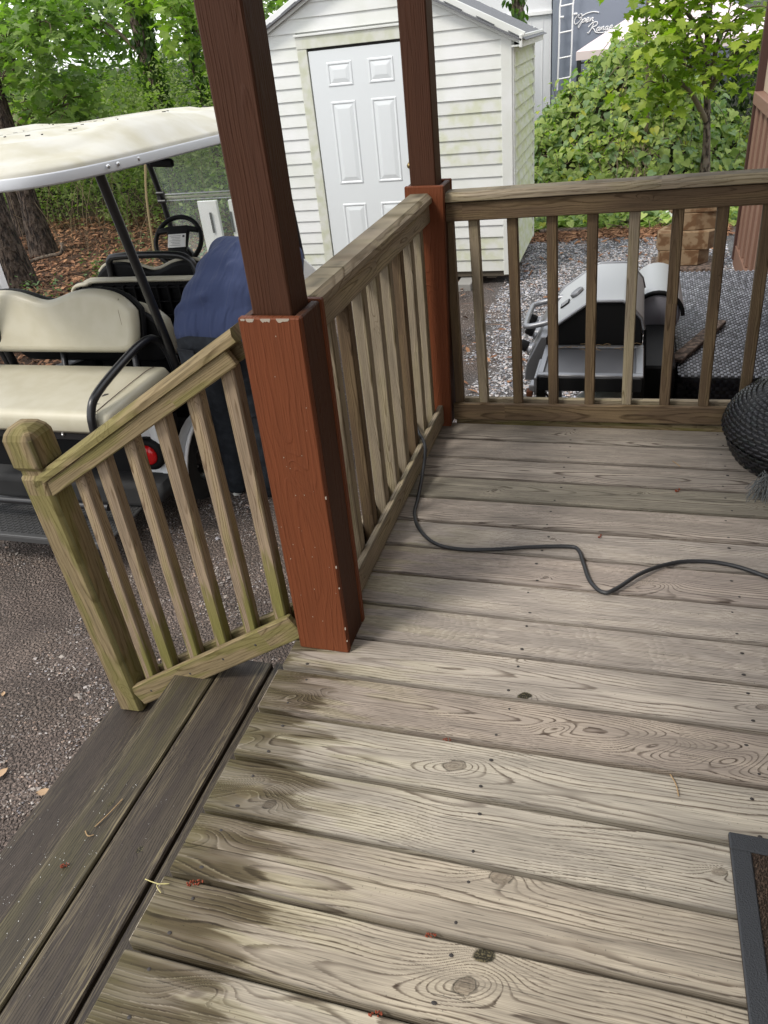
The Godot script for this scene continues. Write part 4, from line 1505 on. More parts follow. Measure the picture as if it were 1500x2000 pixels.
func build_cart() -> void:
	var c := thing("golf_cart", "white golf cart with cream seats and roof, its front seat cushion tipped up", "golf cart", Vector3(-1.8, -0.69, -1.2))
	var m := MB.new()
	var XR := -1.26
	var XL := -2.34
	var xm := (XR + XL) / 2
	# roof: rings from the lip up over the rounded shoulder to the crown
	var outline := func(inset: float, y: float) -> Array:
		var row := []
		var hx := 0.565 - inset
		var hz := 1.22 - inset
		for k in 168:
			var a := TAU * k / 168
			var ca := cos(a)
			var sa := sin(a)
			var px := signf(ca) * pow(absf(ca), 0.42) * hx
			var pz := signf(sa) * pow(absf(sa), 0.36) * hz
			var yy := y
			var fz := (pz + 1.22) / 2.44
			if inset > 0.03:
				# the moulded flare that rises along both sides
				var fl := smoothstep(0.30, 0.45, fz) * smoothstep(0.88, 0.62, fz) * smoothstep(0.3, 0.5, absf(px) / 0.565)
				yy += 0.034 * fl * smoothstep(0.30, 0.17, inset) * smoothstep(0.02, 0.10, inset)
				yy -= 0.026 * smoothstep(0.05, 0.12, inset) * smoothstep(0.30, 0.18, inset) * (1.0 - fl)
				yy -= 0.010 * smoothstep(0.26, 0.30, inset) * smoothstep(0.42, 0.36, inset)
			row.append(Vector3(-1.78 + px, yy + 0.025 * pz + 0.01, -1.215 + pz))
		return row
	var rows := []
	for q in [[0.0, 0.985], [0.004, 1.0], [0.012, 1.010], [0.045, 1.024], [0.09, 1.043], [0.135, 1.062], [0.155, 1.071], [0.17, 1.078], [0.185, 1.083], [0.20, 1.087], [0.225, 1.09], [0.25, 1.092], [0.275, 1.094], [0.30, 1.096], [0.33, 1.098], [0.37, 1.101], [0.42, 1.104], [0.50, 1.107], [0.56, 1.108]]:
		rows.append(outline.call(q[0], q[1]))
	for r in rows:
		r.reverse()
	m.grid(rows, true)
	part("roof", m, mats["cream roof"], c)
	m = MB.new()
	rows = []
	for q in [[0.02, 0.955], [-0.002, 0.947], [-0.007, 0.955], [-0.004, 0.985], [0.002, 0.991], [0.012, 0.993]]:
		rows.append(outline.call(q[0], q[1]))
	for r in rows:
		r.reverse()
	m.grid(rows, true)
	part("roof_lip", m, mats["roof lip"], c)
	m = MB.new()
	rows = [outline.call(0.02, 0.953), outline.call(0.3, 0.99), outline.call(0.56, 1.0)]
	m.grid(rows, true)
	part("roof_lining", m, mats["black plastic"], c)
	for z in [-0.40, -0.47, -0.62]:
		m = MB.new()
		m.lathe(Transform3D(Basis(Vector3.BACK, -PI / 2), Vector3(-1.216, 0.984 + 0.025 * (z + 1.2), z)), [Vector2(0.009, 0.0), Vector2(0.008, 0.006), Vector2(0.0, 0.008)], 8)
		part("roof_bolt", m, mats["steel"], c)
	# struts
	for x in [-1.295, -2.26]:
		m = MB.new()
		m.tube([Vector3(x, 0.98, -0.44), Vector3(x, 0.167, -0.62), Vector3(x - 0.01, -0.06, -0.665)], 0.021, 10)
		part("roof_strut", m, mats["black steel"], c)
		m = MB.new()
		m.tube([Vector3(x + (0.0 if x > -2 else 0.06), 0.96, -2.20), Vector3(x + (0.0 if x > -2 else 0.06), 0.56, -2.30), Vector3(x + (0.0 if x > -2 else 0.06), 0.10, -2.37)], 0.019, 10)
		part("windscreen_post", m, mats["black steel"], c)
		m = MB.new()
		m.abox(Vector3(x + (0.0 if x > -2 else 0.065), 0.575, -2.285), Vector3(0.045, 0.07, 0.05), 0.012)
		m.tube([Vector3(x + (0.0 if x > -2 else 0.055), 0.60, -2.26), Vector3(x + (0.03 if x > -2 else 0.11), 0.60, -2.26)], 0.012, 8)
		m.tube([Vector3(x + (0.0 if x > -2 else 0.055), 0.55, -2.26), Vector3(x + (0.03 if x > -2 else 0.11), 0.55, -2.26)], 0.012, 8)
		part("post_clamp", m, mats["black steel"], c)
	m = MB.new()
	m.quad(Vector3(-2.18, 0.57, -2.302), Vector3(-1.31, 0.57, -2.302), Vector3(-1.31, 0.95, -2.21), Vector3(-2.18, 0.95, -2.21), Vector3(0, 0, 1))
	m.quad(Vector3(-2.18, 0.12, -2.372), Vector3(-1.31, 0.12, -2.372), Vector3(-1.31, 0.56, -2.305), Vector3(-2.18, 0.56, -2.305), Vector3(0, 0, 1))
	part("windscreen", m, mats["glass"], c)
	m = MB.new()
	m.abox(Vector3(-1.745, 0.565, -2.298), Vector3(0.87, 0.014, 0.014), 0.004)
	part("windscreen_bar", m, mats["clear bar"], c)
	m = MB.new()
	m.abox(Vector3(-1.75, 0.585, -2.295), Vector3(0.87, 0.006, 0.010), 0.002)
	m.abox(Vector3(-1.75, 0.545, -2.303), Vector3(0.87, 0.005, 0.010), 0.002)
	part("windscreen_edge", m, mats["white paint"], c)
	m = MB.new()
	m.box(Transform3D(Basis(Vector3.BACK, -0.08), Vector3(-2.02, 0.80, -2.10)), Vector3(0.17, 0.05, 0.03), 0.012)
	part("mirror", m, mats["black plastic"], c)
	# rear bench: cushion, frame and back
	m = MB.new()
	var cush := PackedVector2Array()
	for q in [[0.0, 0.02], [0.0, 0.068], [0.012, 0.092], [0.04, 0.102], [0.40, 0.112], [0.52, 0.105], [0.545, 0.07], [0.545, 0.02], [0.53, 0.0], [0.015, 0.0]]:
		cush.append(Vector2(q[0], q[1]))
	m.slab(Transform3D(Basis(Vector3(0, 0, -1), Vector3.UP, Vector3(1, 0, 0)), Vector3(-2.32, 0.0, -0.015)), cush, 1.045, 0.03, 5)
	part("rear_seat_cushion", m, mats["cream vinyl"], c)
	m = MB.new()
	m.tube(smooth_pts([Vector3(-1.336, 0.0, -0.022), Vector3(-1.338, 0.09, -0.03), Vector3(-1.342, 0.104, -0.07), Vector3(-1.345, 0.115, -0.42), Vector3(-1.345, 0.108, -0.53)], 4), 0.0018, 5)
	part("seam", m, mats["old plank"], c)
	m = MB.new()
	m.abox(Vector3(-1.80, -0.022, -0.29), Vector3(1.04, 0.035, 0.50), 0.004)
	part("seat_frame", m, mats["black steel"], c)
	for x in [-1.55, -2.02]:
		m = MB.new()
		m.lathe(Transform3D(Basis(Vector3.RIGHT, PI / 2), Vector3(x, -0.012, -0.038)), [Vector2(0.009, 0.0), Vector2(0.008, 0.006), Vector2(0.0, 0.009)], 8)
		part("bolt", m, mats["steel"], c)
	# curved backs with a dip in the middle
	var back := func(w: float, hgt: float) -> PackedVector2Array:
		var p := PackedVector2Array()
		for k in 49:
			var u := -1.0 + 2.0 * k / 48
			var yv := hgt - 0.046 * exp(-pow(u / 0.26, 2.0)) - 0.10 * pow(absf(u), 7.0) + 0.006 * exp(-pow((absf(u) - 0.55) / 0.25, 2.0))
			p.append(Vector2(u * w, yv))
		for q in [[1.0, 0.55], [0.985, 0.3], [0.955, 0.12], [0.89, 0.02], [0.78, 0.0], [0.4, -0.004], [-0.4, -0.004], [-0.78, 0.0], [-0.89, 0.02], [-0.955, 0.12], [-0.985, 0.3], [-1.0, 0.55]]:
			p.append(Vector2(q[0] * w, q[1] * hgt * 0.9))
		return p
	m = MB.new()
	var tb := Transform3D(Basis(Vector3.RIGHT, -0.20), Vector3(-1.945, 0.137, -0.655))
	m.slab(tb, back.call(0.495, 0.30), 0.075, 0.034, 5)
	part("rear_backrest", m, mats["cream vinyl"], c)
	m = MB.new()
	m.slab(tb.translated_local(Vector3(0, -0.004, -0.028)), back.call(0.502, 0.308), 0.032, 0.01, 3)
	part("backrest_shell", m, mats["black plastic"], c)
	m = MB.new()
	var sp := []
	for q in [[0.425, 0.258, 0.066], [0.42, 0.22, 0.073], [0.425, 0.16, 0.074], [0.435, 0.09, 0.072], [0.455, 0.055, 0.066], [0.48, 0.07, 0.048]]:
		sp.append(tb * Vector3(q[0], q[1], q[2]))
	m.tube(smooth_pts(sp, 4), 0.0016, 5)
	part("seam", m, mats["old plank"], c)
	m = MB.new()
	m.slab(Transform3D(Basis(Vector3.RIGHT, 0.16) * Basis(Vector3.UP, PI), Vector3(-1.86, 0.03, -0.80)), back.call(0.48, 0.31), 0.07, 0.03, 4)
	part("front_backrest", m, mats["cream vinyl"], c)
	m = MB.new()
	m.slab(Transform3D(Basis(Vector3.RIGHT, 0.16) * Basis(Vector3.UP, PI), Vector3(-1.86, 0.04, -0.765)), back.call(0.468, 0.29), 0.035, 0.01, 3)
	part("backrest_shell", m, mats["black plastic"], c)
	for x in [-1.97, -1.55]:
		m = MB.new()
		m.tube([Vector3(x, 0.18, -0.70), Vector3(x + 0.06, 0.0, -0.58)], 0.017, 8)
		m.tube([Vector3(x, 0.17, -0.76), Vector3(x - 0.03, -0.02, -0.90)], 0.017, 8)
		part("backrest_bracket", m, mats["black steel"], c)
	# arm hoops
	for x in [-1.34, -2.33]:
		m = MB.new()
		m.tube(smooth_pts([Vector3(x - 0.02, -0.10, 0.0), Vector3(x, 0.02, 0.012), Vector3(x + 0.005, 0.12, -0.005), Vector3(x + 0.01, 0.18, -0.085), Vector3(x + 0.01, 0.235, -0.34), Vector3(x + 0.01, 0.25, -0.47), Vector3(x + 0.01, 0.235, -0.56), Vector3(x + 0.015, 0.16, -0.63), Vector3(x + 0.02, 0.0, -0.66), Vector3(x + 0.02, -0.08, -0.67)], 5), 0.019, 10)
		part("arm_hoop", m, mats["black steel"], c)
	# front seat cushion tipped up: black ribbed underside with a stapled vinyl edge
	var pz := -1.12
	m = MB.new()
	m.abox(Vector3(-1.70, 0.13, pz), Vector3(0.84, 0.44, 0.03), 0.008)
	var cu := part("front_seat_base", m, mats["black plastic"], c)
	for k in 12:
		m = MB.new()
		m.abox(Vector3(-2.07 + k * 0.068, 0.13, pz + 0.028), Vector3(0.010, 0.41, 0.030), 0.002)
		part("rib", m, mats["black plastic"], cu)
	for k in 6:
		m = MB.new()
		m.abox(Vector3(-1.70, -0.05 + k * 0.075, pz + 0.026), Vector3(0.80, 0.008, 0.024), 0.002)
		part("rib", m, mats["black plastic"], cu)
	m = MB.new()
	m.tube(smooth_pts([Vector3(-2.15, 0.26, pz + 0.012), Vector3(-2.12, 0.325, pz + 0.012), Vector3(-2.03, 0.345, pz + 0.012), Vector3(-1.95, 0.362, pz + 0.016), Vector3(-1.5, 0.364, pz + 0.016), Vector3(-1.30, 0.358, pz + 0.016), Vector3(-1.26, 0.30, pz + 0.012), Vector3(-1.26, 0.1, pz)], 5), 0.022, 8, true, false, 0.6)
	part("vinyl_edge", m, mats["cream vinyl"], cu)
	m = MB.new()
	for k in 46:
		m.abox(Vector3(-2.02 + k * 0.016, 0.352, pz + 0.0305), Vector3(0.008, 0.003, 0.003), 0.0)
	var stp := part("staples", m, mats["nail"], cu)
	stp.set_meta("kind", "stuff")
	m = MB.new()
	m.slab(Transform3D(Basis(), Vector3(-1.70, 0.0, pz - 0.14)), PackedVector2Array([Vector2(-0.43, 0.0), Vector2(0.43, 0.0), Vector2(0.43, 0.30), Vector2(0.40, 0.345), Vector2(-0.40, 0.345), Vector2(-0.43, 0.30)]), 0.12, 0.03, 4)
	part("front_seat_cushion", m, mats["cream vinyl"], c)
	# curved hip rail panel beyond it with a black grab rail
	m = MB.new()
	m.slab(Transform3D(Basis(), Vector3(-1.735, 0.10, -1.36)), back.call(0.40, 0.30), 0.06, 0.02, 3)
	part("hip_panel", m, mats["black plastic"], c)
	m = MB.new()
	var hp := []
	var bp: PackedVector2Array = back.call(0.40, 0.305)
	for k in range(2, 47, 2):
		hp.append(Vector3(-1.735 + bp[k].x, 0.10 + bp[k].y, -1.33))
	m.tube(hp, 0.010, 8)
	part("hip_panel_edge", m, mats["cream vinyl"], c)
	m = MB.new()
	m.tube(smooth_pts([Vector3(-2.0, 0.24, -1.28), Vector3(-2.0, 0.38, -1.29), Vector3(-1.985, 0.425, -1.29), Vector3(-1.94, 0.44, -1.29), Vector3(-1.75, 0.445, -1.29), Vector3(-1.57, 0.44, -1.29), Vector3(-1.50, 0.42, -1.29), Vector3(-1.465, 0.375, -1.29), Vector3(-1.455, 0.27, -1.28)], 5), 0.019, 10)
	part("grab_rail", m, mats["black steel"], c)
	# steering wheel
	var wt := Transform3D(Basis(Vector3.UP, 0.12) * Basis(Vector3.RIGHT, 0.95), Vector3(-1.915, 0.372, -1.92))
	m = MB.new()
	var ring := []
	for k in 40:
		var a := TAU * k / 40
		ring.append(wt * Vector3(cos(a) * 0.152, 0, sin(a) * 0.152))
	m.tube(ring, 0.0145, 10, false, true)
	var sw := part("steering_wheel", m, mats["black plastic"], c)
	m = MB.new()
	m.slab(wt * Transform3D(Basis(Vector3.RIGHT, PI / 2), Vector3(0, 0.02, 0)), PackedVector2Array([Vector2(-0.135, -0.045), Vector2(-0.07, -0.055), Vector2(-0.06, 0.07), Vector2(-0.10, 0.105), Vector2(-0.05, 0.125), Vector2(0.05, 0.125), Vector2(0.10, 0.105), Vector2(0.06, 0.07), Vector2(0.07, -0.055), Vector2(0.135, -0.045), Vector2(0.125, -0.075), Vector2(0.06, -0.09), Vector2(-0.06, -0.09), Vector2(-0.125, -0.075)]), 0.03, 0.006, 2)
	part("hub", m, mats["black plastic"], sw)
	m = MB.new()
	m.box(wt * Transform3D(Basis(), Vector3(0.0, 0.0225, 0.008)), Vector3(0.118, 0.003, 0.085), 0.001)
	part("paper_label", m, mats["label paper"], sw)
	m = MB.new()
	for k in 7:
		m.box(wt * Transform3D(Basis(), Vector3(-0.012 + 0.004 * (k % 3), 0.0245, -0.022 + k * 0.010)), Vector3(0.075 - 0.012 * (k % 3), 0.0008, 0.0016), 0.0)
	m.box(wt * Transform3D(Basis(), Vector3(0.044, 0.0245, -0.018)), Vector3(0.014, 0.0008, 0.014), 0.0)
	part("label_print", m, mats["label ink"], sw)
	m = MB.new()
	m.tube([wt * Vector3(0, 0.0, 0), wt * Vector3(0, -0.35, 0.02)], 0.022, 10)
	part("steering_column", m, mats["black steel"], c)
	# side bodywork with the wheel arch
	for sd in 2:
		var arch := PackedVector2Array()
		for q in [[0.30, 0.0], [0.38, 0.02], [0.75, 0.0], [1.05, -0.09], [1.06, -0.40], [0.97, -0.43]]:
			arch.append(Vector2(q[0], q[1]))
		for k in 15:
			var a := PI * (0.02 + 0.96 * k / 14.0)
			arch.append(Vector2(0.69 + 0.265 * cos(a), -0.475 + 0.265 * sin(a)))
		for q in [[0.41, -0.45], [0.36, -0.39], [0.315, -0.33], [0.30, -0.12]]:
			arch.append(Vector2(q[0], q[1]))
		m = MB.new()
		m.slab(Transform3D(Basis(Vector3(0, 0, -1), Vector3.UP, Vector3(1, 0, 0)), Vector3(XR - 0.055 if sd == 0 else XL, -0.02, 0.0)), arch, 0.055, 0.018, 4)
		part("side_panel", m, mats["white body"], c)
		m = MB.new()
		var ar := []
		for k in 17:
			var a := PI * (0.0 + 1.0 * k / 16.0)
			ar.append(Vector3(XR + 0.002 if sd == 0 else XL - 0.002, -0.485 + 0.268 * sin(a), -0.69 - 0.268 * cos(a)))
		m.tube(ar, 0.012, 6)
		part("arch_trim", m, mats["white body"], c)
	# rear face around the light, bumper corner
	m = MB.new()
	m.slab(Transform3D(Basis(), Vector3(0, 0, -0.425)), PackedVector2Array([Vector2(-1.268, -0.02), Vector2(-1.264, -0.30), Vector2(-1.29, -0.365), Vector2(-1.46, -0.365), Vector2(-1.47, -0.25), Vector2(-1.41, -0.02)]), 0.11, 0.03, 4)
	part("rear_corner", m, mats["white body"], c)
	m = MB.new()
	m.slab(Transform3D(Basis(), Vector3(-1.30, -0.35, -0.36)), PackedVector2Array([Vector2(0.045, 0.0), Vector2(0.03, -0.10), Vector2(-0.05, -0.14), Vector2(-0.95, -0.14), Vector2(-1.0, -0.06), Vector2(-1.0, 0.0)]), 0.16, 0.03, 4)
	part("rear_bumper", m, mats["rubber"], c)
	m = MB.new()
	m.abox(Vector3(-1.86, -0.21, -0.46), Vector3(0.86, 0.32, 0.30), 0.01)
	part("rear_housing", m, mats["black plastic"], c)
	m = MB.new()
	m.abox(Vector3(-1.80, -0.25, -1.35), Vector3(0.98, 0.36, 1.3), 0.01)
	part("battery_bay", m, mats["black plastic"], c)
	for k in 6:
		m = MB.new()
		m.abox(Vector3(-2.05 + (k % 3) * 0.24, -0.03, -0.95 + (k / 3) * 0.0 - 0.0 * k), Vector3(0.20, 0.10, 0.16), 0.01) if k < 3 else m.tube(smooth_pts([Vector3(-2.0 + (k - 3) * 0.22, 0.03, -0.94), Vector3(-1.92 + (k - 3) * 0.22, 0.09, -0.93), Vector3(-1.82 + (k - 3) * 0.22, 0.02, -0.94)], 5), 0.008, 6)
		part("battery" if k < 3 else "battery_cable", m, mats["black plastic"], c)
	m = MB.new()
	m.tube(smooth_pts([Vector3(-2.25, -0.02, -0.62), Vector3(-2.0, 0.02, -0.86), Vector3(-1.85, 0.055, -0.90), Vector3(-1.5, 0.05, -0.90), Vector3(-1.30, 0.02, -0.92)], 5), 0.014, 8)
	part("bay_rail", m, mats["trailer white"], c)
	m = MB.new()
	m.slab(Transform3D(Basis(Vector3(0, 0, -1), Vector3.UP, Vector3(1, 0, 0)), Vector3(-1.34, -0.02, 0.0)), PackedVector2Array([Vector2(0.9, 0.0), Vector2(1.5, 0.02), Vector2(1.5, -0.12), Vector2(0.9, -0.12)]), 0.07, 0.012, 3)
	part("sill_cover", m, mats["white body"], c)
	m = MB.new()
	m.lathe(Transform3D(Basis(Vector3.RIGHT, PI / 2), Vector3(-1.336, -0.236, -0.315)), [Vector2(0.0, 0.0), Vector2(0.084, 0.0), Vector2(0.083, 0.025), Vector2(0.066, 0.036), Vector2(0.052, 0.03), Vector2(0.0, 0.03)], 28)
	var tl := part("tail_light", m, mats["black plastic"], c)
	m = MB.new()
	m.lathe(Transform3D(Basis(Vector3.RIGHT, PI / 2), Vector3(-1.336, -0.236, -0.284)), [Vector2(0.051, 0.0), Vector2(0.050, 0.008), Vector2(0.040, 0.016), Vector2(0.02, 0.020), Vector2(0.0, 0.021)], 28)
	part("lens", m, mats["red lens"], tl)
	m = MB.new()
	m.lathe(Transform3D(Basis(Vector3.BACK, -PI / 2), Vector3(-1.262, -0.31, -0.425)), [Vector2(0.024, 0.0), Vector2(0.022, 0.008), Vector2(0.0, 0.012)], 16)
	part("side_reflector", m, mats["red lens"], c)
	m = MB.new()
	m.slab(Transform3D(Basis(Vector3(0, 0, -1), Vector3.UP, Vector3(1, 0, 0)), Vector3(-1.262, -0.13, -0.38)), PackedVector2Array([Vector2(0.0, 0.02), Vector2(0.10, 0.03), Vector2(0.10, -0.01), Vector2(0.03, -0.08), Vector2(0.01, -0.08)]), 0.008, 0.003, 2)
	part("strut_plate", m, mats["black plastic"], c)
	# wheels
	var prof := [Vector2(0.125, -0.10), Vector2(0.17, -0.105), Vector2(0.205, -0.098), Vector2(0.222, -0.075), Vector2(0.226, -0.03), Vector2(0.226, 0.03), Vector2(0.222, 0.075), Vector2(0.205, 0.098), Vector2(0.17, 0.105), Vector2(0.125, 0.10), Vector2(0.118, 0.09)]
	for w in [[-1.375, -0.69], [-2.225, -0.69], [-1.375, -2.28], [-2.225, -2.28]]:
		m = MB.new()
		var t := Transform3D(Basis(Vector3.BACK, -PI / 2 if w[0] > -1.8 else PI / 2), Vector3(w[0], -0.465, w[1]))
		m.lathe(t, prof, 36)
		var wh := part("wheel", m, mats["rubber"], c)
		m = MB.new()
		m.lathe(t, [Vector2(0.119, 0.095), Vector2(0.112, 0.082), Vector2(0.105, 0.06), Vector2(0.085, 0.045), Vector2(0.05, 0.06), Vector2(0.045, 0.085), Vector2(0.0, 0.09)], 30)
		part("rim", m, mats["black steel"], wh)
		m = MB.new()
		for k in 5:
			var a := TAU * k / 5
			m.lathe(t.translated_local(Vector3(cos(a) * 0.066, 0.05, sin(a) * 0.066)), [Vector2(0.009, 0.0), Vector2(0.008, 0.014), Vector2(0.0, 0.016)], 7)
		part("wheel_nuts", m, mats["steel"], wh)
	# rear foot plate with raised tread and its hangers
	m = MB.new()
	m.abox(Vector3(-1.86, -0.497, -0.07), Vector3(0.92, 0.014, 0.34), 0.004)
	m.abox(Vector3(-1.86, -0.512, 0.095), Vector3(0.92, 0.03, 0.012), 0.003)
	var fp := part("foot_plate", m, mats["grey plate"], c)
	m = MB.new()
	for i in 46:
		for j in 16:
			var a := PI / 4 if (i + j) % 2 else -PI / 4
			m.box(Transform3D(Basis(Vector3.UP, a), Vector3(-2.30 + i * 0.0195, -0.4885, -0.225 + j * 0.0195)), Vector3(0.0165, 0.004, 0.005), 0.0)
	var tr := part("tread_lugs", m, mats["grey plate"], fp)
	tr.set_meta("kind", "stuff")
	for x in [-1.42, -2.20]:
		m = MB.new()
		m.tube([Vector3(x + 0.05, -0.05, -0.01), Vector3(x + 0.045, -0.14, -0.03), Vector3(x, -0.50, -0.10)], 0.022, 4)
		part("hanger", m, mats["black steel"], c)
	m = MB.new()
	m.tube([Vector3(-2.32, -0.37, -0.02), Vector3(-1.42, -0.37, -0.02)], 0.019, 10)
	part("cross_bar", m, mats["black steel"], c)
	# floor, front cowl
	m = MB.new()
	m.abox(Vector3(-1.80, -0.42, -1.9), Vector3(0.98, 0.05, 1.0), 0.01)
	part("floor", m, mats["grey plate"], c)
	m = MB.new()
	var cw := []
	for z in [[-2.27, 0.10, 0.46], [-2.40, 0.125, 0.49], [-2.55, 0.06, 0.48], [-2.75, -0.07, 0.44], [-2.88, -0.20, 0.36], [-2.92, -0.34, 0.30]]:
		var row := []
		for k in 17:
			var a := PI * k / 16.0
			row.append(Vector3(xm - cos(a) * z[2], -0.36 + (z[1] + 0.36) * pow(sin(a), 0.35), z[0]))
		cw.append(row)
	m.grid(cw)
	part("front_cowl", m, mats["white body"], c)
	m = MB.new()
	m.abox(Vector3(xm, -0.12, -2.27), Vector3(0.92, 0.40, 0.05), 0.02)
	part("dashboard", m, mats["black plastic"], c)
	m = MB.new()
	m.slab(Transform3D(Basis(Vector3(0, 0, -1), Vector3.UP, Vector3(1, 0, 0)), Vector3(-1.33, -0.05, 0.0)), PackedVector2Array([Vector2(2.05, -0.2), Vector2(2.10, 0.05), Vector2(2.22, 0.22), Vector2(2.34, 0.20), Vector2(2.6, 0.02), Vector2(2.62, -0.2), Vector2(2.5, -0.35), Vector2(2.15, -0.35)]), 0.06, 0.02, 3)
	part("front_fender", m, mats["white body"], c)


# ------------------------------------------------------------------ figures: tapered bones joined by a smooth minimum, meshed as surface nets
func bones_mesh(out: MB, bones: Array, cell: float, blend: float) -> void:
	var lo := Vector3.ONE * 1e9
	var hi := -lo
	for b in bones:
		var rr: float = maxf(b[2], b[3]) * 1.25 + cell * 2.0 + blend * 0.5
		for e in [b[0], b[1]]:
			lo = lo.min(e - Vector3.ONE * rr)
			hi = hi.max(e + Vector3.ONE * rr)
	var n := Vector3i(((hi - lo) / cell).ceil()) + Vector3i.ONE
	var g := PackedFloat32Array()
	g.resize(n.x * n.y * n.z)
	g.fill(1.0)
	for b in bones:
		var a: Vector3 = b[0]
		var d: Vector3 = b[1] - a
		var r0: float = b[2]
		var r1: float = b[3]
		var sq: Vector3 = b[4] if b.size() > 4 else Vector3.ONE    # squash of the section along the axes
		var rr := maxf(r0, r1) * 1.35 + cell * 2.0 + blend
		var l: Vector3 = (a.min(b[1]) - Vector3.ONE * rr - lo) / cell
		var h: Vector3 = (a.max(b[1]) + Vector3.ONE * rr - lo) / cell
		var dd := maxf(d.length_squared(), 1e-9)
		for z in range(maxi(0, int(l.z)), mini(n.z, int(h.z) + 1)):
			for y in range(maxi(0, int(l.y)), mini(n.y, int(h.y) + 1)):
				var row := (z * n.y + y) * n.x
				for x in range(maxi(0, int(l.x)), mini(n.x, int(h.x) + 1)):
					var p := lo + Vector3(x, y, z) * cell - a
					var t := clampf(p.dot(d) / dd, 0.0, 1.0)
					var dist := ((p - d * t) * sq).length() - lerpf(r0, r1, t)
					var o := g[row + x]
					var k := maxf(blend - absf(o - dist), 0.0) / blend
					g[row + x] = minf(o, dist) - k * k * blend * 0.25
	var id := {}
	var nx := n.x
	var nxy := n.x * n.y
	var offs := [0, 1, nx, nx + 1, nxy, nxy + 1, nxy + nx, nxy + nx + 1]
	for z in n.z - 1:
		for y in n.y - 1:
			var base := (z * n.y + y) * n.x
			for x in n.x - 1:
				var i := base + x
				var neg := 0
				for o in offs:
					if g[i + o] < 0.0:
						neg += 1
				if neg == 0 or neg == 8:
					continue
				var acc := Vector3.ZERO
				var cnt := 0
				for e in [[0, 1], [2, 3], [4, 5], [6, 7], [0, 2], [1, 3], [4, 6], [5, 7], [0, 4], [1, 5], [2, 6], [3, 7]]:
					var va := g[i + offs[e[0]]]
					var vb := g[i + offs[e[1]]]
					if (va < 0.0) != (vb < 0.0):
						var t := va / (va - vb)
						var pa := Vector3(e[0] & 1, (e[0] >> 1) & 1, e[0] >> 2)
						var pb := Vector3(e[1] & 1, (e[1] >> 1) & 1, e[1] >> 2)
						acc += pa.lerp(pb, t)
						cnt += 1
				var gr := Vector3(g[i + 1] - g[i] + g[i + offs[7]] - g[i + offs[6]], g[i + nx] - g[i] + g[i + offs[7]] - g[i + offs[5]], g[i + nxy] - g[i] + g[i + offs[7]] - g[i + offs[3]])
				var p := lo + (Vector3(x, y, z) + acc / cnt) * cell
				id[i] = out.vert(p, gr.normalized() if gr.length() > 1e-9 else Vector3.UP, Vector2(p.x, p.y))
	for i in id:
		var x: int = i % nx
		var y: int = (i / nx) % n.y
		var z: int = i / nxy
		for ax in 3:
			var st: int = [1, nx, nxy][ax]
			var u: int = [nx, nxy, 1][ax]
			var w: int = [nxy, 1, nx][ax]
			if [y, z, x][ax] == 0 or [z, x, y][ax] == 0:
				continue
			var va: float = g[i]
			var vb: float = g[i + st]
			if (va < 0.0) == (vb < 0.0):
				continue
			if not (id.has(i - u) and id.has(i - w) and id.has(i - u - w)):
				continue
			var q := [id[i], id[i - u], id[i - u - w], id[i - w]]
			if va < 0.0:
				out.idx.append_array([q[0], q[2], q[1], q[0], q[3], q[2]])
			else:
				out.idx.append_array([q[0], q[1], q[2], q[0], q[2], q[3]])


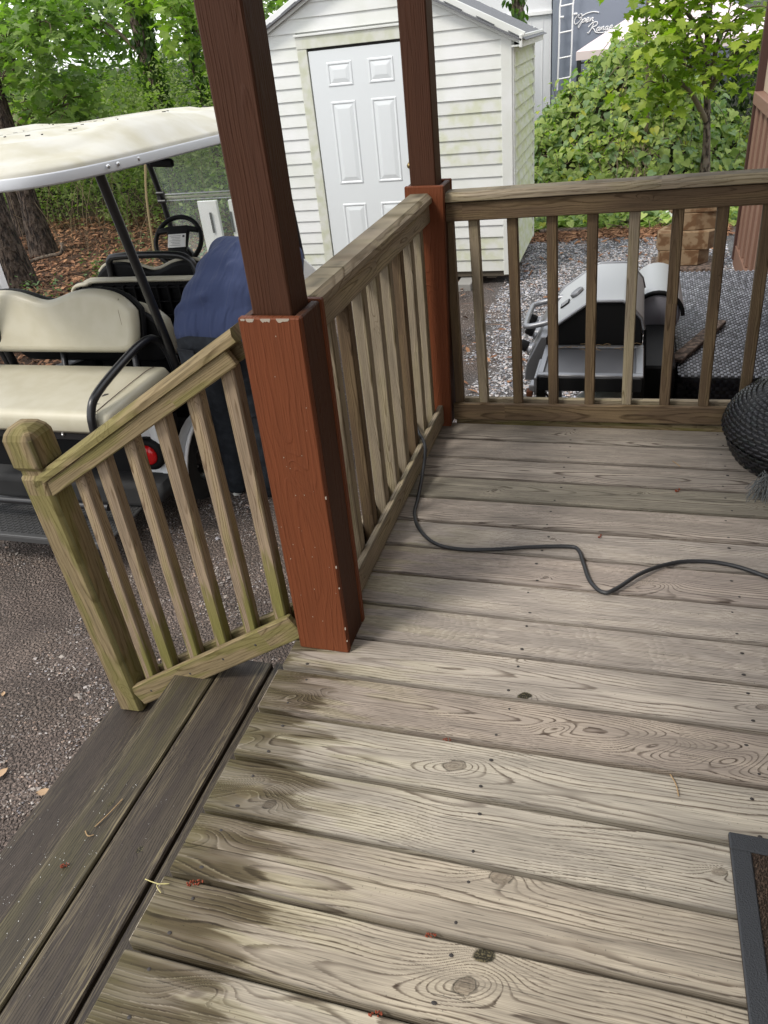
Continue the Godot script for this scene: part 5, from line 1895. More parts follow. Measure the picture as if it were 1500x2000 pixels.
func build_person() -> void:
	var p := thing("person", "person in a navy shirt and dark jeans bending over the open golf cart", "person", Vector3(-1.09, -0.69, -0.75))
	var hipl := Vector3(-1.155, 0.17, -0.70)
	var hipr := Vector3(-0.985, 0.17, -0.70)
	var kneel := Vector3(-1.165, -0.235, -0.775)
	var kneer := Vector3(-0.975, -0.235, -0.765)
	var ankl := Vector3(-1.165, -0.60, -0.735)
	var ankr := Vector3(-0.985, -0.60, -0.715)
	var waist := Vector3(-1.06, 0.30, -0.78)
	var chest := Vector3(-1.00, 0.45, -1.00)
	var neck := Vector3(-0.985, 0.475, -1.20)
	var shl := Vector3(-1.155, 0.485, -1.09)
	var shr := Vector3(-0.825, 0.455, -1.09)
	var ell := Vector3(-1.30, 0.24, -1.06)
	var elr := Vector3(-0.90, 0.19, -1.19)
	var wrl := Vector3(-1.42, 0.06, -0.98)
	var wrr := Vector3(-1.14, 0.10, -1.08)
	var head := Vector3(-0.985, 0.415, -1.36)
	var flat := Vector3(0.78, 1.0, 1.0)
	var m := MB.new()
	# one continuous body under the clothes
	bones_mesh(m, [
		[waist, chest, 0.085, 0.10], [chest, neck, 0.09, 0.055], [neck, neck.lerp(head, 0.6), 0.052, 0.05], [shl, shr, 0.055, 0.055],
		[waist, hipl, 0.085, 0.075], [waist, hipr, 0.085, 0.075], [hipl, kneel, 0.068, 0.048], [hipr, kneer, 0.068, 0.048], [kneel, ankl, 0.046, 0.034], [kneer, ankr, 0.046, 0.034],
		[ankl, ankl + Vector3(0, -0.055, -0.12), 0.034, 0.026], [ankr, ankr + Vector3(0, -0.055, -0.12), 0.034, 0.026],
		[shl, ell, 0.048, 0.040], [ell, wrl, 0.039, 0.028], [shr, elr, 0.048, 0.040], [elr, wrr, 0.039, 0.028]], 0.014, 0.05)
	# head, looking down into the cart
	var hb := Basis(Vector3.RIGHT, -1.15) * Basis(Vector3.UP, 0.25)
	var H := func(x: float, y: float, z: float) -> Vector3:
		return head + hb * Vector3(x, y, z)
	bones_mesh(m, [
		[H.call(0, 0.03, 0.01), H.call(0, 0.05, 0.02), 0.075, 0.08], [H.call(0, -0.04, -0.045), H.call(0, -0.065, -0.06), 0.052, 0.038], [H.call(0, -0.05, 0.02), H.call(0, -0.13, 0.045), 0.05, 0.052],
		[H.call(0, 0.015, -0.085), H.call(0, -0.025, -0.102), 0.010, 0.015], [H.call(-0.012, -0.055, -0.088), H.call(0.012, -0.055, -0.088), 0.012, 0.012],
		[H.call(-0.075, 0.0, 0.015), H.call(-0.082, 0.03, 0.022), 0.013, 0.017, Vector3(1.6, 1, 1)], [H.call(0.075, 0.0, 0.015), H.call(0.082, 0.03, 0.022), 0.013, 0.017, Vector3(1.6, 1, 1)],
		[H.call(-0.045, 0.035, -0.066), H.call(0.045, 0.035, -0.066), 0.020, 0.020]], 0.006, 0.022)
	# hands closed on the cables
	for hd in [[wrl, ell, 1.0], [wrr, elr, -1.0]]:
		var wr: Vector3 = hd[0]
		var dirv: Vector3 = (wr - hd[1]).normalized()
		var side: Vector3 = dirv.cross(Vector3.UP).normalized() * hd[2]
		var dn: Vector3 = side.cross(dirv).normalized() * hd[2]
		if dn.y > 0:
			dn = -dn
		var bs := [[wr, wr + dirv * 0.06, 0.026, 0.030, Vector3.ONE], [wr + dirv * 0.05 - side * 0.025, wr + dirv * 0.06 + side * 0.025, 0.018, 0.018]]
		for f in 4:
			var k: Vector3 = wr + dirv * 0.075 + side * (-0.033 + 0.022 * f)
			var ln: float = [0.040, 0.046, 0.043, 0.034][f]
			var k2: Vector3 = k + dirv * ln * 0.75 + dn * ln * 0.45
			bs.append([k, k2, 0.0105, 0.0095])
			bs.append([k2, k2 + dn * ln * 0.65 - dirv * ln * 0.05, 0.0095, 0.008])
		var th: Vector3 = wr + dirv * 0.025 - side * 0.03
		bs.append([th, th + dirv * 0.03 - side * 0.022 + dn * 0.012, 0.013, 0.011])
		bs.append([th + dirv * 0.03 - side * 0.022 + dn * 0.012, th + dirv * 0.055 - side * 0.018 + dn * 0.030, 0.011, 0.009])
		bones_mesh(m, bs, 0.005, 0.009)
	part("body", m, mats["skin"], p)
	# jeans
	m = MB.new()
	bones_mesh(m, [
		[hipl + Vector3(0.01, 0.03, 0.02), hipr + Vector3(-0.01, 0.03, 0.02), 0.118, 0.118], [hipl + Vector3(0.005, -0.02, 0.025), hipr + Vector3(-0.005, -0.02, 0.025), 0.105, 0.105], [waist + Vector3(-0.05, -0.02, 0.0), waist + Vector3(0.05, -0.02, 0.0), 0.105, 0.105],
		[hipl, kneel, 0.098, 0.073], [hipr, kneer, 0.098, 0.073], [kneel, ankl, 0.073, 0.060], [kneer, ankr, 0.073, 0.060],
		[ankl, ankl + Vector3(0, -0.035, 0.002), 0.060, 0.064], [ankr, ankr + Vector3(0, -0.035, 0.002), 0.060, 0.064]], 0.013, 0.035)
	var jn := part("jeans", m, mats["denim"], p)
	for x in [-1.165, -0.985]:
		m = MB.new()
		m.slab(Transform3D(Basis(Vector3.RIGHT, 0.1) * Basis(Vector3.UP, -0.25 if x < -1.05 else 0.2), Vector3(x, 0.14, -0.552)), PackedVector2Array([Vector2(-0.05, 0.05), Vector2(0.05, 0.05), Vector2(0.05, -0.05), Vector2(0, -0.075), Vector2(-0.05, -0.05)]), 0.006, 0.002, 2)
		part("pocket", m, mats["denim"], jn)
	# shirt with short sleeves
	m = MB.new()
	bones_mesh(m, [
		[Vector3(-1.150, 0.235, -0.70), Vector3(-0.965, 0.235, -0.70), 0.128, 0.128], [Vector3(-1.11, 0.32, -0.80), Vector3(-0.98, 0.32, -0.80), 0.155, 0.155],
		[Vector3(-1.08, 0.40, -0.92), Vector3(-0.955, 0.40, -0.92), 0.150, 0.150], [Vector3(-1.075, 0.44, -1.03), Vector3(-0.91, 0.43, -1.03), 0.138, 0.138], [neck + Vector3(0, 0.0, 0.05), neck, 0.085, 0.075],
		[shl, shl.lerp(ell, 0.75), 0.083, 0.075], [shr, shr.lerp(elr, 0.75), 0.083, 0.075],
		# folds dragged across the back
		[Vector3(-0.90, 0.53, -0.98), Vector3(-0.86, 0.30, -0.72), 0.013, 0.009], [Vector3(-1.02, 0.42, -0.74), Vector3(-0.88, 0.30, -0.68), 0.012, 0.008], [Vector3(-1.20, 0.47, -0.90), Vector3(-1.12, 0.52, -0.92), 0.014, 0.010], [Vector3(-1.20, 0.25, -0.62), Vector3(-0.93, 0.235, -0.60), 0.014, 0.014],
		[Vector3(-0.97, 0.50, -0.80), Vector3(-0.86, 0.36, -0.76), 0.016, 0.010], [Vector3(-0.99, 0.57, -0.93), Vector3(-0.84, 0.46, -0.86), 0.014, 0.010], [Vector3(-1.24, 0.33, -0.68), Vector3(-1.08, 0.40, -0.66), 0.012, 0.012]], 0.013, 0.045)
	part("shirt", m, mats["navy cloth"], p)
	m = MB.new()
	m.tube(smooth_pts([neck + Vector3(-0.075, 0.02, 0.03), neck + Vector3(-0.05, 0.068, 0.0), neck + Vector3(0.0, 0.083, -0.008), neck + Vector3(0.05, 0.066, 0.0), neck + Vector3(0.075, 0.02, 0.03)], 5), 0.007, 6)
	part("collar", m, mats["label paper"], p)
	m = MB.new()
	bones_mesh(m, [[H.call(0, 0.055, 0.03), H.call(0, 0.065, 0.025), 0.081, 0.085], [H.call(0, -0.02, 0.065), H.call(0, -0.06, 0.065), 0.04, 0.03], [H.call(0, 0.105, -0.03), H.call(0, 0.09, -0.05), 0.035, 0.02]], 0.008, 0.02)
	part("hair", m, mats["hair"], p)
	for a in [ankl, ankr]:
		m = MB.new()
		bones_mesh(m, [[a + Vector3(0, -0.035, 0.022), a + Vector3(0, -0.050, -0.06), 0.042, 0.044, Vector3(1.05, 1.1, 1)], [a + Vector3(0, -0.052, -0.06), a + Vector3(-0.005, -0.058, -0.155), 0.044, 0.036, Vector3(0.95, 1.25, 1)], [a + Vector3(0, 0.0, 0.012), a + Vector3(0, -0.04, 0.0), 0.042, 0.045]], 0.009, 0.02)
		var shoe := part("shoe", m, mats["shoe"], p)
		m = MB.new()
		var sole := PackedVector2Array()
		for k in 20:
			var ang := TAU * k / 20
			sole.append(Vector2(cos(ang) * (0.044 + 0.004 * sin(ang)), sin(ang) * 0.125))
		m.slab(Transform3D(Basis(Vector3.RIGHT, -PI / 2), a + Vector3(0, -0.092, -0.068)), sole, 0.025, 0.006, 2)
		part("sole", m, mats["shoe sole"], shoe)


func build_yard() -> void:
	# gas grill seen end-on through the balusters
	var g := thing("gas_grill", "stainless lidded gas grill with black ends and a side shelf behind the back railing", "grill", Vector3(0.66, -0.655, -0.95))
	var m := MB.new()
	var lid := PackedVector2Array([Vector2(0.475, 0.195), Vector2(0.50, 0.225), Vector2(0.635, 0.325), Vector2(0.66, 0.333), Vector2(0.77, 0.333), Vector2(0.795, 0.325), Vector2(0.85, 0.26), Vector2(0.862, 0.215)])
	m.grid(_sweep(lid, -1.32, -0.745))
	m.grid(_sweep(_inset(lid, 0.008), -0.745, -1.32))
	var ld := part("lid", m, mats["lid paint"], g)
	m = MB.new()
	for z in [-0.745, -1.32]:
		var rim := []
		for q in lid:
			rim.append(Vector3(q.x, q.y, z))
		m.tube(rim, 0.007, 6)
	part("lid_rim", m, mats["stainless"], ld)
	for z in [-0.765, -1.30]:
		m = MB.new()
		var poly := _inset(lid, 0.012)
		poly.append(Vector2(0.862, 0.02)); poly.append(Vector2(0.47, 0.02))
		m.slab(Transform3D(Basis(), Vector3(0, 0, z)), poly, 0.012)
		part("end_panel", m, mats["black plastic"], g)
	m = MB.new()
	m.abox(Vector3(0.665, 0.10, -1.035), Vector3(0.38, 0.19, 0.52), 0.01)
	part("firebox", m, mats["black plastic"], g)
	m = MB.new()
	var tn := (Vector3(0.635, 0.325, 0) - Vector3(0.50, 0.225, 0)).normalized()
	var tb := Basis(tn, Vector3(-tn.y, tn.x, 0), Vector3(0, 0, 1))
	m.lathe(Transform3D(tb, Vector3(0.575, 0.285, -1.02)), [Vector2(0.032, 0.0), Vector2(0.031, 0.010), Vector2(0.026, 0.013), Vector2(0.024, 0.010), Vector2(0.0, 0.010)], 22)
	part("thermometer", m, mats["stainless"], ld)
	m = MB.new()
	m.box(Transform3D(tb, Vector3(0.525, 0.249, -0.985)), Vector3(0.045, 0.005, 0.055), 0.002)
	part("badge", m, mats["black plastic"], ld)
	m = MB.new()
	m.box(Transform3D(tb, Vector3(0.525, 0.2515, -0.985)), Vector3(0.034, 0.005, 0.044), 0.001)
	part("badge_face", m, mats["stainless"], ld)
	m = MB.new()
	m.tube(smooth_pts([Vector3(0.50, 0.215, -0.86), Vector3(0.42, 0.195, -0.86), Vector3(0.375, 0.185, -0.872), Vector3(0.362, 0.183, -0.91), Vector3(0.362, 0.183, -1.14), Vector3(0.375, 0.185, -1.178), Vector3(0.42, 0.195, -1.19), Vector3(0.50, 0.215, -1.19)], 4), 0.0125, 8)
	part("handle", m, mats["stainless"], ld)
	m = MB.new()
	m.slab(Transform3D(Basis(), Vector3(0, 0, -1.30)), PackedVector2Array([Vector2(0.47, 0.18), Vector2(0.445, 0.18), Vector2(0.385, 0.06), Vector2(0.375, -0.02), Vector2(0.47, -0.02)]), 0.55, 0.004)
	var cp := part("control_panel", m, mats["stainless"], g)
	for q in [[0.412, 0.13, -0.93], [0.398, 0.10, -0.82], [0.40, 0.115, -1.12]]:
		m = MB.new()
		m.lathe(Transform3D(Basis(Vector3.BACK, PI / 2 - 0.46), Vector3(q[0], q[1], q[2])), [Vector2(0.03, 0.0), Vector2(0.03, 0.008), Vector2(0.022, 0.012), Vector2(0.021, 0.022)], 18)
		part("knob_bezel", m, mats["stainless"], cp)
		m = MB.new()
		m.lathe(Transform3D(Basis(Vector3.BACK, PI / 2 - 0.46), Vector3(q[0], q[1], q[2])).translated_local(Vector3(0, 0.02, 0)), [Vector2(0.024, 0.0), Vector2(0.023, 0.03), Vector2(0.019, 0.036), Vector2(0.0, 0.036)], 18)
		part("knob", m, mats["black plastic"], cp)
	# side shelf: pressed sheet with a raised rim
	m = MB.new()
	var sy := 0.148
	m.abox(Vector3(0.667, sy - 0.010, -0.575), Vector3(0.38, 0.004, 0.33), 0.001)
	part("shelf_sheet", m, mats["shelf sheet"], g)
	m = MB.new()
	for q in [[0.667, -0.4225, 0.40, 0.028], [0.667, -0.7275, 0.40, 0.024], [0.479, -0.575, 0.024, 0.28], [0.852, -0.575, 0.030, 0.28]]:
		m.abox(Vector3(q[0], sy - 0.003, q[1]), Vector3(q[2], 0.010, q[3]), 0.003)
	var sf := part("side_shelf", m, mats["stainless"], g)
	m = MB.new()
	m.abox(Vector3(0.667, sy - 0.038, -0.412), Vector3(0.395, 0.055, 0.008), 0.002)
	m.abox(Vector3(0.865, sy - 0.038, -0.575), Vector3(0.008, 0.055, 0.32), 0.002)
	part("shelf_apron", m, mats["black plastic"], sf)
	m = MB.new()
	m.abox(Vector3(0.463, sy - 0.045, -0.50), Vector3(0.012, 0.075, 0.20), 0.003)
	m.abox(Vector3(0.452, sy - 0.055, -0.43), Vector3(0.028, 0.03, 0.06), 0.004)
	part("shelf_bracket", m, mats["stainless"], sf)
	m = MB.new()
	m.abox(Vector3(0.440, sy - 0.075, -0.41), Vector3(0.025, 0.025, 0.035), 0.003)
	part("rusty_fitting", m, mats["rust"], sf)
	for q in [[0.48, -0.46], [0.85, -0.46], [0.48, -1.29], [0.85, -1.29]]:
		m = MB.new()
		m.abox(Vector3(q[0], -0.27, q[1]), Vector3(0.036, 0.78, 0.036), 0.003)
		part("leg", m, mats["black steel"], g)
	m = MB.new()
	m.abox(Vector3(0.665, -0.50, -0.88), Vector3(0.39, 0.03, 0.86), 0.004)
	part("bottom_shelf", m, mats["black plastic"], g)
	m = MB.new()
	m.tube(smooth_pts([Vector3(0.49, 0.06, -0.47), Vector3(0.53, 0.0, -0.47), Vector3(0.60, -0.015, -0.47), Vector3(0.66, 0.03, -0.48)], 5), 0.004, 6)
	part("gas_hose", m, mats["cord"], g)
	# twigs and dead insects lying on the shelf
	var d := thing("gas_bottle", "pale grey gas bottle standing under the grill shelf", "gas bottle", Vector3(0.76, -0.655, -0.62))
	m = MB.new()
	m.lathe(Transform3D(Basis(), Vector3(0.74, -0.655, -0.62)), [Vector2(0.10, 0.0), Vector2(0.10, 0.03), Vector2(0.145, 0.06), Vector2(0.15, 0.12), Vector2(0.15, 0.52), Vector2(0.14, 0.60), Vector2(0.09, 0.65), Vector2(0.03, 0.67)], 26)
	part("cylinder", m, mat("bottle paint", lin(0.32, 0.34, 0.31), 0.5), d)
	m = MB.new()
	m.lathe(Transform3D(Basis(), Vector3(0.74, 0.0, -0.62)), [Vector2(0.03, 0.0), Vector2(0.025, 0.05), Vector2(0.0, 0.05)], 12)
	part("valve", m, mats["brass"], d)
	var tw := thing("dry_twigs", "dry twigs and pine needles lying on the grill shelf", "twigs", Vector3(0.66, sy, -0.68))
	m = MB.new()
	for q in 16:
		var x := rng.randf_range(0.52, 0.84)
		var z := rng.randf_range(-0.75, -0.68)
		var a := rng.randf_range(-0.6, 0.6)
		var l := rng.randf_range(0.02, 0.07)
		m.tube([Vector3(x, sy + 0.004, z), Vector3(x + cos(a) * l * 0.5, sy + 0.008, z + sin(a) * l * 0.5), Vector3(x + cos(a + 0.3) * l, sy + 0.004, z + sin(a + 0.3) * l)], 0.0012, 4)
	part("needles", m, mat("dry needle", lin(0.25, 0.17, 0.09), 0.9), tw)
	# barrel smoker beside it
	var s := thing("barrel_smoker", "grey barrel smoker with an open hood edge beside the gas grill", "smoker", Vector3(0.98, -0.655, -1.35))
	m = MB.new()
	m.lathe(Transform3D(Basis(Vector3.RIGHT, PI / 2), Vector3(0.925, 0.06, -1.86)), [Vector2(0.0, 0.0), Vector2(0.10, 0.01), Vector2(0.112, 0.03), Vector2(0.112, 0.46), Vector2(0.098, 0.485), Vector2(0.0, 0.49)], 30)
	part("barrel", m, mat("smoker paint", lin(0.24, 0.24, 0.28), 0.35), s)
	m = MB.new()
	var hood := []
	for q in [[0.122, -1.87], [0.126, -1.42], [0.122, -1.385]]:
		var row := []
		for k in 15:
			var a := PI * (0.04 + 0.92 * k / 14.0)
			row.append(Vector3(0.93 + cos(a) * q[0], 0.06 + sin(a) * q[0], q[1]))
		hood.append(row)
	m.grid(hood)
	part("hood", m, mats["lid paint"], s)
	m = MB.new()
	var lip := []
	for k in 15:
		var a := PI * (0.02 + 0.96 * k / 14.0)
		lip.append(Vector3(0.93 + cos(a) * 0.118, 0.055 + sin(a) * 0.118, -1.375))
	m.tube(lip, 0.011, 6)
	part("hood_lip", m, mats["black plastic"], s)
	m = MB.new()
	m.abox(Vector3(0.94, -0.315, -1.09), Vector3(0.13, 0.68, 0.54), 0.01)
	part("cabinet", m, mats["black plastic"], s)
	for q in [[0.86, -1.45], [1.0, -1.45], [0.86, -1.80], [1.0, -1.80]]:
		m = MB.new()
		m.abox(Vector3(q[0], -0.34, q[1]), Vector3(0.03, 0.64, 0.03), 0.002)
		part("leg", m, mats["black plastic"], s)
	# long wicker table with a plank on it
	build_wicker_table()
	var pk := thing("old_plank", "short weathered plank lying across the wicker table", "plank", Vector3(1.14, -0.12, -1.48))
	m = MB.new()
	m.box(Transform3D(Basis(Vector3.UP, 1.165) , Vector3(1.143, -0.103, -1.49)), Vector3(0.60, 0.022, 0.062), 0.003)
	part("board", m, mats["old plank"], pk)
	build_blocks()
	# landscape timber and a white stone at the foot of the bank
	m = MB.new()
	m.box(Transform3D(Basis(Vector3.UP, 0.03), Vector3(0.14, -0.635, -6.24)), Vector3(0.62, 0.055, 0.10), 0.012)
	tag(part("landscape_timber", m, mats["old plank"], self), "short mossy timber lying at the foot of the vine bank", "timber")
	m = MB.new()
	m.box(Transform3D(Basis(Vector3.UP, -0.04), Vector3(0.95, -0.63, -6.42)), Vector3(0.9, 0.07, 0.09), 0.012)
	tag(part("edging_timber", m, mats["old plank"], self), "long brown edging timber under the vines beside the blocks", "timber")
	m = MB.new()
	bones_mesh(m, [[Vector3(1.05, -0.60, -6.42), Vector3(1.22, -0.58, -6.45), 0.055, 0.075], [Vector3(1.14, -0.57, -6.45), Vector3(1.18, -0.55, -6.45), 0.05, 0.05]], 0.02, 0.03)
	tag(part("white_rock", m, mats["label paper"], self), "white rock lying under the vines beside the blocks", "rock")


func _sweep(poly: PackedVector2Array, z0: float, z1: float) -> Array:
	var rows := []
	for z in [z0, z1]:
		var r := []
		for q in poly:
			r.append(Vector3(q.x, q.y, z))
		rows.append(r)
	return rows


func _inset(poly: PackedVector2Array, d: float) -> PackedVector2Array:
	var out := PackedVector2Array()
	var c := Vector2.ZERO
	for q in poly:
		c += q
	c /= poly.size()
	c.y -= 0.12
	for q in poly:
		out.append(q + (c - q).normalized() * d)
	return out


# interlaced strands as short arched pieces over a flat or turned frame; P(u, v) gives the surface, N(u, v) its normal
func weave(parent: Node, called: String, P: Callable, nu: int, nv: int, m: Material, lo: Color, hi: Color, wide := 0.92, lift := 0.35, over := 0.42) -> void:
	var mb := MB.new()
	for j in nv:
		for i in nu:
			if (i + j) % 2:
				continue
			var u0 := (i - over) / nu
			var u1 := (i + 1.0 + over) / nu
			var v0 := (j + 0.5 - wide * 0.5) / nv
			var v1 := (j + 0.5 + wide * 0.5) / nv
			var A: Vector3 = P.call(u0, (v0 + v1) / 2)
			var B: Vector3 = P.call(u1, (v0 + v1) / 2)
			var pts := []
			var c0: Vector3 = P.call((u0 + u1) / 2, v0)
			var c1: Vector3 = P.call((u0 + u1) / 2, v1)
			var nn := (B - A).cross(c1 - c0).normalized()
			var hh := (B - A).length() * 0.5 * lift
			mb.tint = lo.lerp(hi, rng.randf())
			for k in 4:
				var t := k / 3.0
				var u := lerpf(u0, u1, t)
				var e: float = [0.0, 1.0, 1.0, 0.0][k] * hh
				var pm: Vector3 = P.call(u, (v0 + v1) / 2)
				var pa: Vector3 = P.call(u, v0)
				var pb: Vector3 = P.call(u, v1)
				pts.append([pa + nn * e * 0.7, pm + nn * (e + hh * 0.25), pb + nn * e * 0.7])
			mb.grid(pts)
	var o := part(called, mb, m, parent, true)
	o.set_meta("kind", "stuff")


func build_wicker_table() -> void:
	var w := thing("wicker_table", "long low grey and black wicker table behind the back railing", "table", Vector3(1.3, -0.655, -1.9))
	var x0 := 1.035
	var x1 := 1.60
	var z0 := -2.78
	var z1 := -1.075
	var m := MB.new()
	m.abox(Vector3((x0 + x1) / 2, -0.150, (z0 + z1) / 2), Vector3(x1 - x0 - 0.01, 0.05, z1 - z0 - 0.01), 0.008)
	part("table_top", m, mats["wicker frame"], w)
	weave(w, "woven_top", func(u: float, v: float) -> Vector3: return Vector3(lerpf(x0, x1, v), -0.1245, lerpf(z0, z1, u)), 86, 40, mats["grey wicker"], Color(0.055, 0.057, 0.066), Color(0.24, 0.25, 0.28), 0.86, 0.35, 0.12)
	for sx in [x0 + 0.02, x1 - 0.02]:
		for sz in [z0 + 0.02, z1 - 0.02]:
			m = MB.new()
			m.abox(Vector3(sx, -0.41, sz), Vector3(0.04, 0.48, 0.04), 0.004)
			part("leg", m, mats["wicker frame"], w)
	m = MB.new()
	m.abox(Vector3((x0 + x1) / 2, -0.36, z1 - 0.012), Vector3(x1 - x0 - 0.03, 0.40, 0.014), 0.002)
	m.abox(Vector3(x0 + 0.010, -0.36, (z0 + z1) / 2), Vector3(0.014, 0.40, z1 - z0 - 0.03), 0.002)
	part("side_panel", m, mats["wicker frame"], w)
	weave(w, "woven_side", func(u: float, v: float) -> Vector3: return Vector3(x0 + 0.002, lerpf(-0.14, -0.60, v), lerpf(z1, z0, u)), 110, 26, mats["black wicker"], Color(0.012, 0.012, 0.014), Color(0.03, 0.03, 0.034))
	weave(w, "woven_end", func(u: float, v: float) -> Vector3: return Vector3(lerpf(x0, x1, u), lerpf(-0.60, -0.14, v), z1 - 0.004), 36, 26, mats["black wicker"], Color(0.010, 0.010, 0.012), Color(0.022, 0.022, 0.026))


func build_blocks() -> void:
	var nm := ["bottom", "second", "third", "top"]
	var cs := [[1.025, 1.335, -4.60, -0.585, 0.130], [1.005, 1.40, -4.60, -0.455, 0.148], [1.13, 1.33, -4.64, -0.305, 0.138], [1.09, 1.31, -4.64, -0.165, 0.145]]
	for i in 4:
		var c: Array = cs[i]
		var m := MB.new()
		var x0: float = c[0]
		var x1: float = c[1]
		var w := x1 - x0
		var poly := PackedVector2Array([Vector2(x0, 0), Vector2(x1, 0), Vector2(x1 + 0.09, 0.10), Vector2(x1 + 0.06, 0.24), Vector2(x0 + 0.05, 0.24), Vector2(x0 - 0.01, 0.10)])
		if i == 2:
			poly = PackedVector2Array([Vector2(x0, 0), Vector2(x1 - 0.04, 0), Vector2(x1 + 0.15, 0.06), Vector2(x1 + 0.12, 0.24), Vector2(x0 + 0.03, 0.24)])
		if i == 3:
			poly = PackedVector2Array([Vector2(x0, 0), Vector2(x1 - 0.06, 0), Vector2(x1 + 0.15, 0.02), Vector2(x1 + 0.15, 0.24), Vector2(x0, 0.24), Vector2(x0 - 0.02, 0.1)])
		m.slab(Transform3D(Basis(Vector3(1, 0, 0), Vector3(0, 0, -1), Vector3(0, 1, 0)), Vector3(0, c[3], c[2])), poly, c[4], 0.006, 1)
		tag(part("concrete_block", m, mats["block"], self), "tan concrete retaining block, %s of the stack by the ribbed wall" % nm[i], "concrete block", "stacked concrete blocks")
	var m := MB.new()
	m.abox(Vector3(1.22, -0.62, -4.72), Vector3(0.5, 0.066, 0.42), 0.004)
	tag(part("wood_pallet", m, mats["old plank"], self), "low wooden base under the stack of concrete blocks", "pallet")


func build_small() -> void:
	# scraps lying on the cart
	for q in [[Vector3(-1.40, 0.099, -0.20), 0.9, "dark curled leaf scrap on the rear seat near its corner seam"], [Vector3(-1.385, 0.094, -0.11), 0.2, "small dark scrap on the rear edge of the cart seat"]]:
		var sm := MB.new()
		var o: Vector3 = q[0]
		var bs := Basis(Vector3.UP, q[1])
		sm.grid([[o + bs * Vector3(-0.016, 0.008, -0.004), o + bs * Vector3(-0.016, 0.006, 0.004)], [o + bs * Vector3(0, 0.012, -0.006), o + bs * Vector3(0, 0.009, 0.006)], [o + bs * Vector3(0.016, 0.010, -0.003), o + bs * Vector3(0.016, 0.007, 0.003)]])
		tag(part("leaf_scrap", sm, mats["nail"], self), q[2], "leaf")
	var db := MB.new()
	for i in 46:
		var px := rng.randf_range(-2.15, -1.42)
		var pz := rng.randf_range(-1.9, -0.25)
		var dy := 1.116 + 0.025 * (pz + 1.215)
		db.box(Transform3D(Basis.from_euler(Vector3(0, rng.randf() * TAU, 0)), Vector3(px, dy, pz)), Vector3(rng.randf_range(0.006, 0.022), 0.004, rng.randf_range(0.003, 0.006)), 0.0)
	tag(part("roof_litter", db, mats["nail"], self), "dark bits of leaf litter scattered on the cream cart roof", "leaf litter", "", "stuff")
	# extension cord: over the lower rail, across the boards
	var pts := [Vector3(0.02, 0.10, -0.10), Vector3(0.060, 0.112, -0.035), Vector3(0.100, 0.112, 0.055), Vector3(0.140, 0.095, 0.13), Vector3(0.150, 0.045, 0.22), Vector3(0.158, 0.010, 0.33)]
	for q in [[0.170, 0.43], [0.209, 0.517], [0.274, 0.585], [0.35, 0.604], [0.449, 0.593], [0.567, 0.563], [0.67, 0.546], [0.700, 0.560], [0.718, 0.620], [0.742, 0.705], [0.779, 0.752], [0.814, 0.735], [0.873, 0.667], [0.941, 0.601], [1.01, 0.571], [1.103, 0.572], [1.201, 0.617], [1.36, 0.72], [1.55, 0.80]]:
		var up := 0.012 * exp(-pow((q[0] - 0.86) / 0.06, 2.0))
		pts.append(Vector3(q[0], 0.0065 + up, q[1]))
	var m := MB.new()
	m.tube(smooth_pts(pts, 8), 0.0058, 10)
	tag(part("extension_cord", m, mats["cord"], self), "black extension cord snaking across the deck boards from the side railing", "cord")
	# door mat
	var d := thing("door_mat", "brown pile door mat with a dark rubber border at the lower right", "mat", Vector3(1.3, 0.0, 1.75))
	var A := Vector3(1.038, 0.0045, 1.447)
	var e := Vector3(1, 0, 0.012).normalized()
	var f := Vector3(0.012, 0, 1).normalized()
	m = MB.new()
	m.box(Transform3D(Basis(e, Vector3.UP, f), A + e * 0.30 + f * 0.45), Vector3(0.60, 0.006, 0.90), 0.002)
	part("backing", m, mats["mat base"], d)
	for q in [[0.30, 0.018, 0.60, 0.036], [0.018, 0.45, 0.036, 0.828], [0.582, 0.45, 0.036, 0.828], [0.30, 0.882, 0.60, 0.036]]:
		m = MB.new()
		m.box(Transform3D(Basis(e, Vector3.UP, f), A + e * q[0] + f * q[1] + Vector3(0, 0.0055, 0)), Vector3(q[2], 0.006, q[3]), 0.0025)
		part("border", m, mats["mat border"], d)
	m = MB.new()
	for i in 17000:
		var q := A + e * rng.randf_range(0.037, 0.30) + f * rng.randf_range(0.037, 0.55) + Vector3(0, 0.003, 0)
		var s := 0.0014
		m.tint = shade(Color(0.085, 0.058, 0.042), rng.randf_range(0.5, 1.7))
		var t := Vector3(rng.randf_range(-0.002, 0.002), rng.randf_range(0.004, 0.0065), rng.randf_range(-0.002, 0.002))
		m.tri(q + Vector3(-s, 0, 0), q + Vector3(s, 0, s), q + t, Vector3(rng.randf_range(-1, 1), 0.4, 1))
		m.tri(q + Vector3(0, 0, -s), q + Vector3(s, 0, s), q + t, Vector3(1, 0.4, -0.5))
	var pile := part("pile", m, mats["mat pile"], d, true)
	pile.set_meta("kind", "stuff")
	# round wicker pouf at the right edge
	var w := thing("wicker_pouf", "rounded black wicker pouf at the right end of the deck", "pouf", Vector3(1.43, 0.0, -0.11))
	var c := Vector3(1.43, 0.0, -0.11)
	var prof := func(v: float) -> Vector2:
		var a := lerpf(-0.55, PI / 2, v)
		return Vector2(0.30 * pow(maxf(cos(a), 0.0), 0.72) * (0.95 if a < 0 else 1.0) + 0.0005, 0.09 + sin(a) * (0.165 if a < 0 else 0.165))
	m = MB.new()
	var pr := []
	for k in 16:
		pr.append(prof.call(k / 15.0) * Vector2(0.985, 0.985))
	m.lathe(Transform3D(Basis(), c), pr, 36)
	part("core", m, mats["wicker frame"], w)
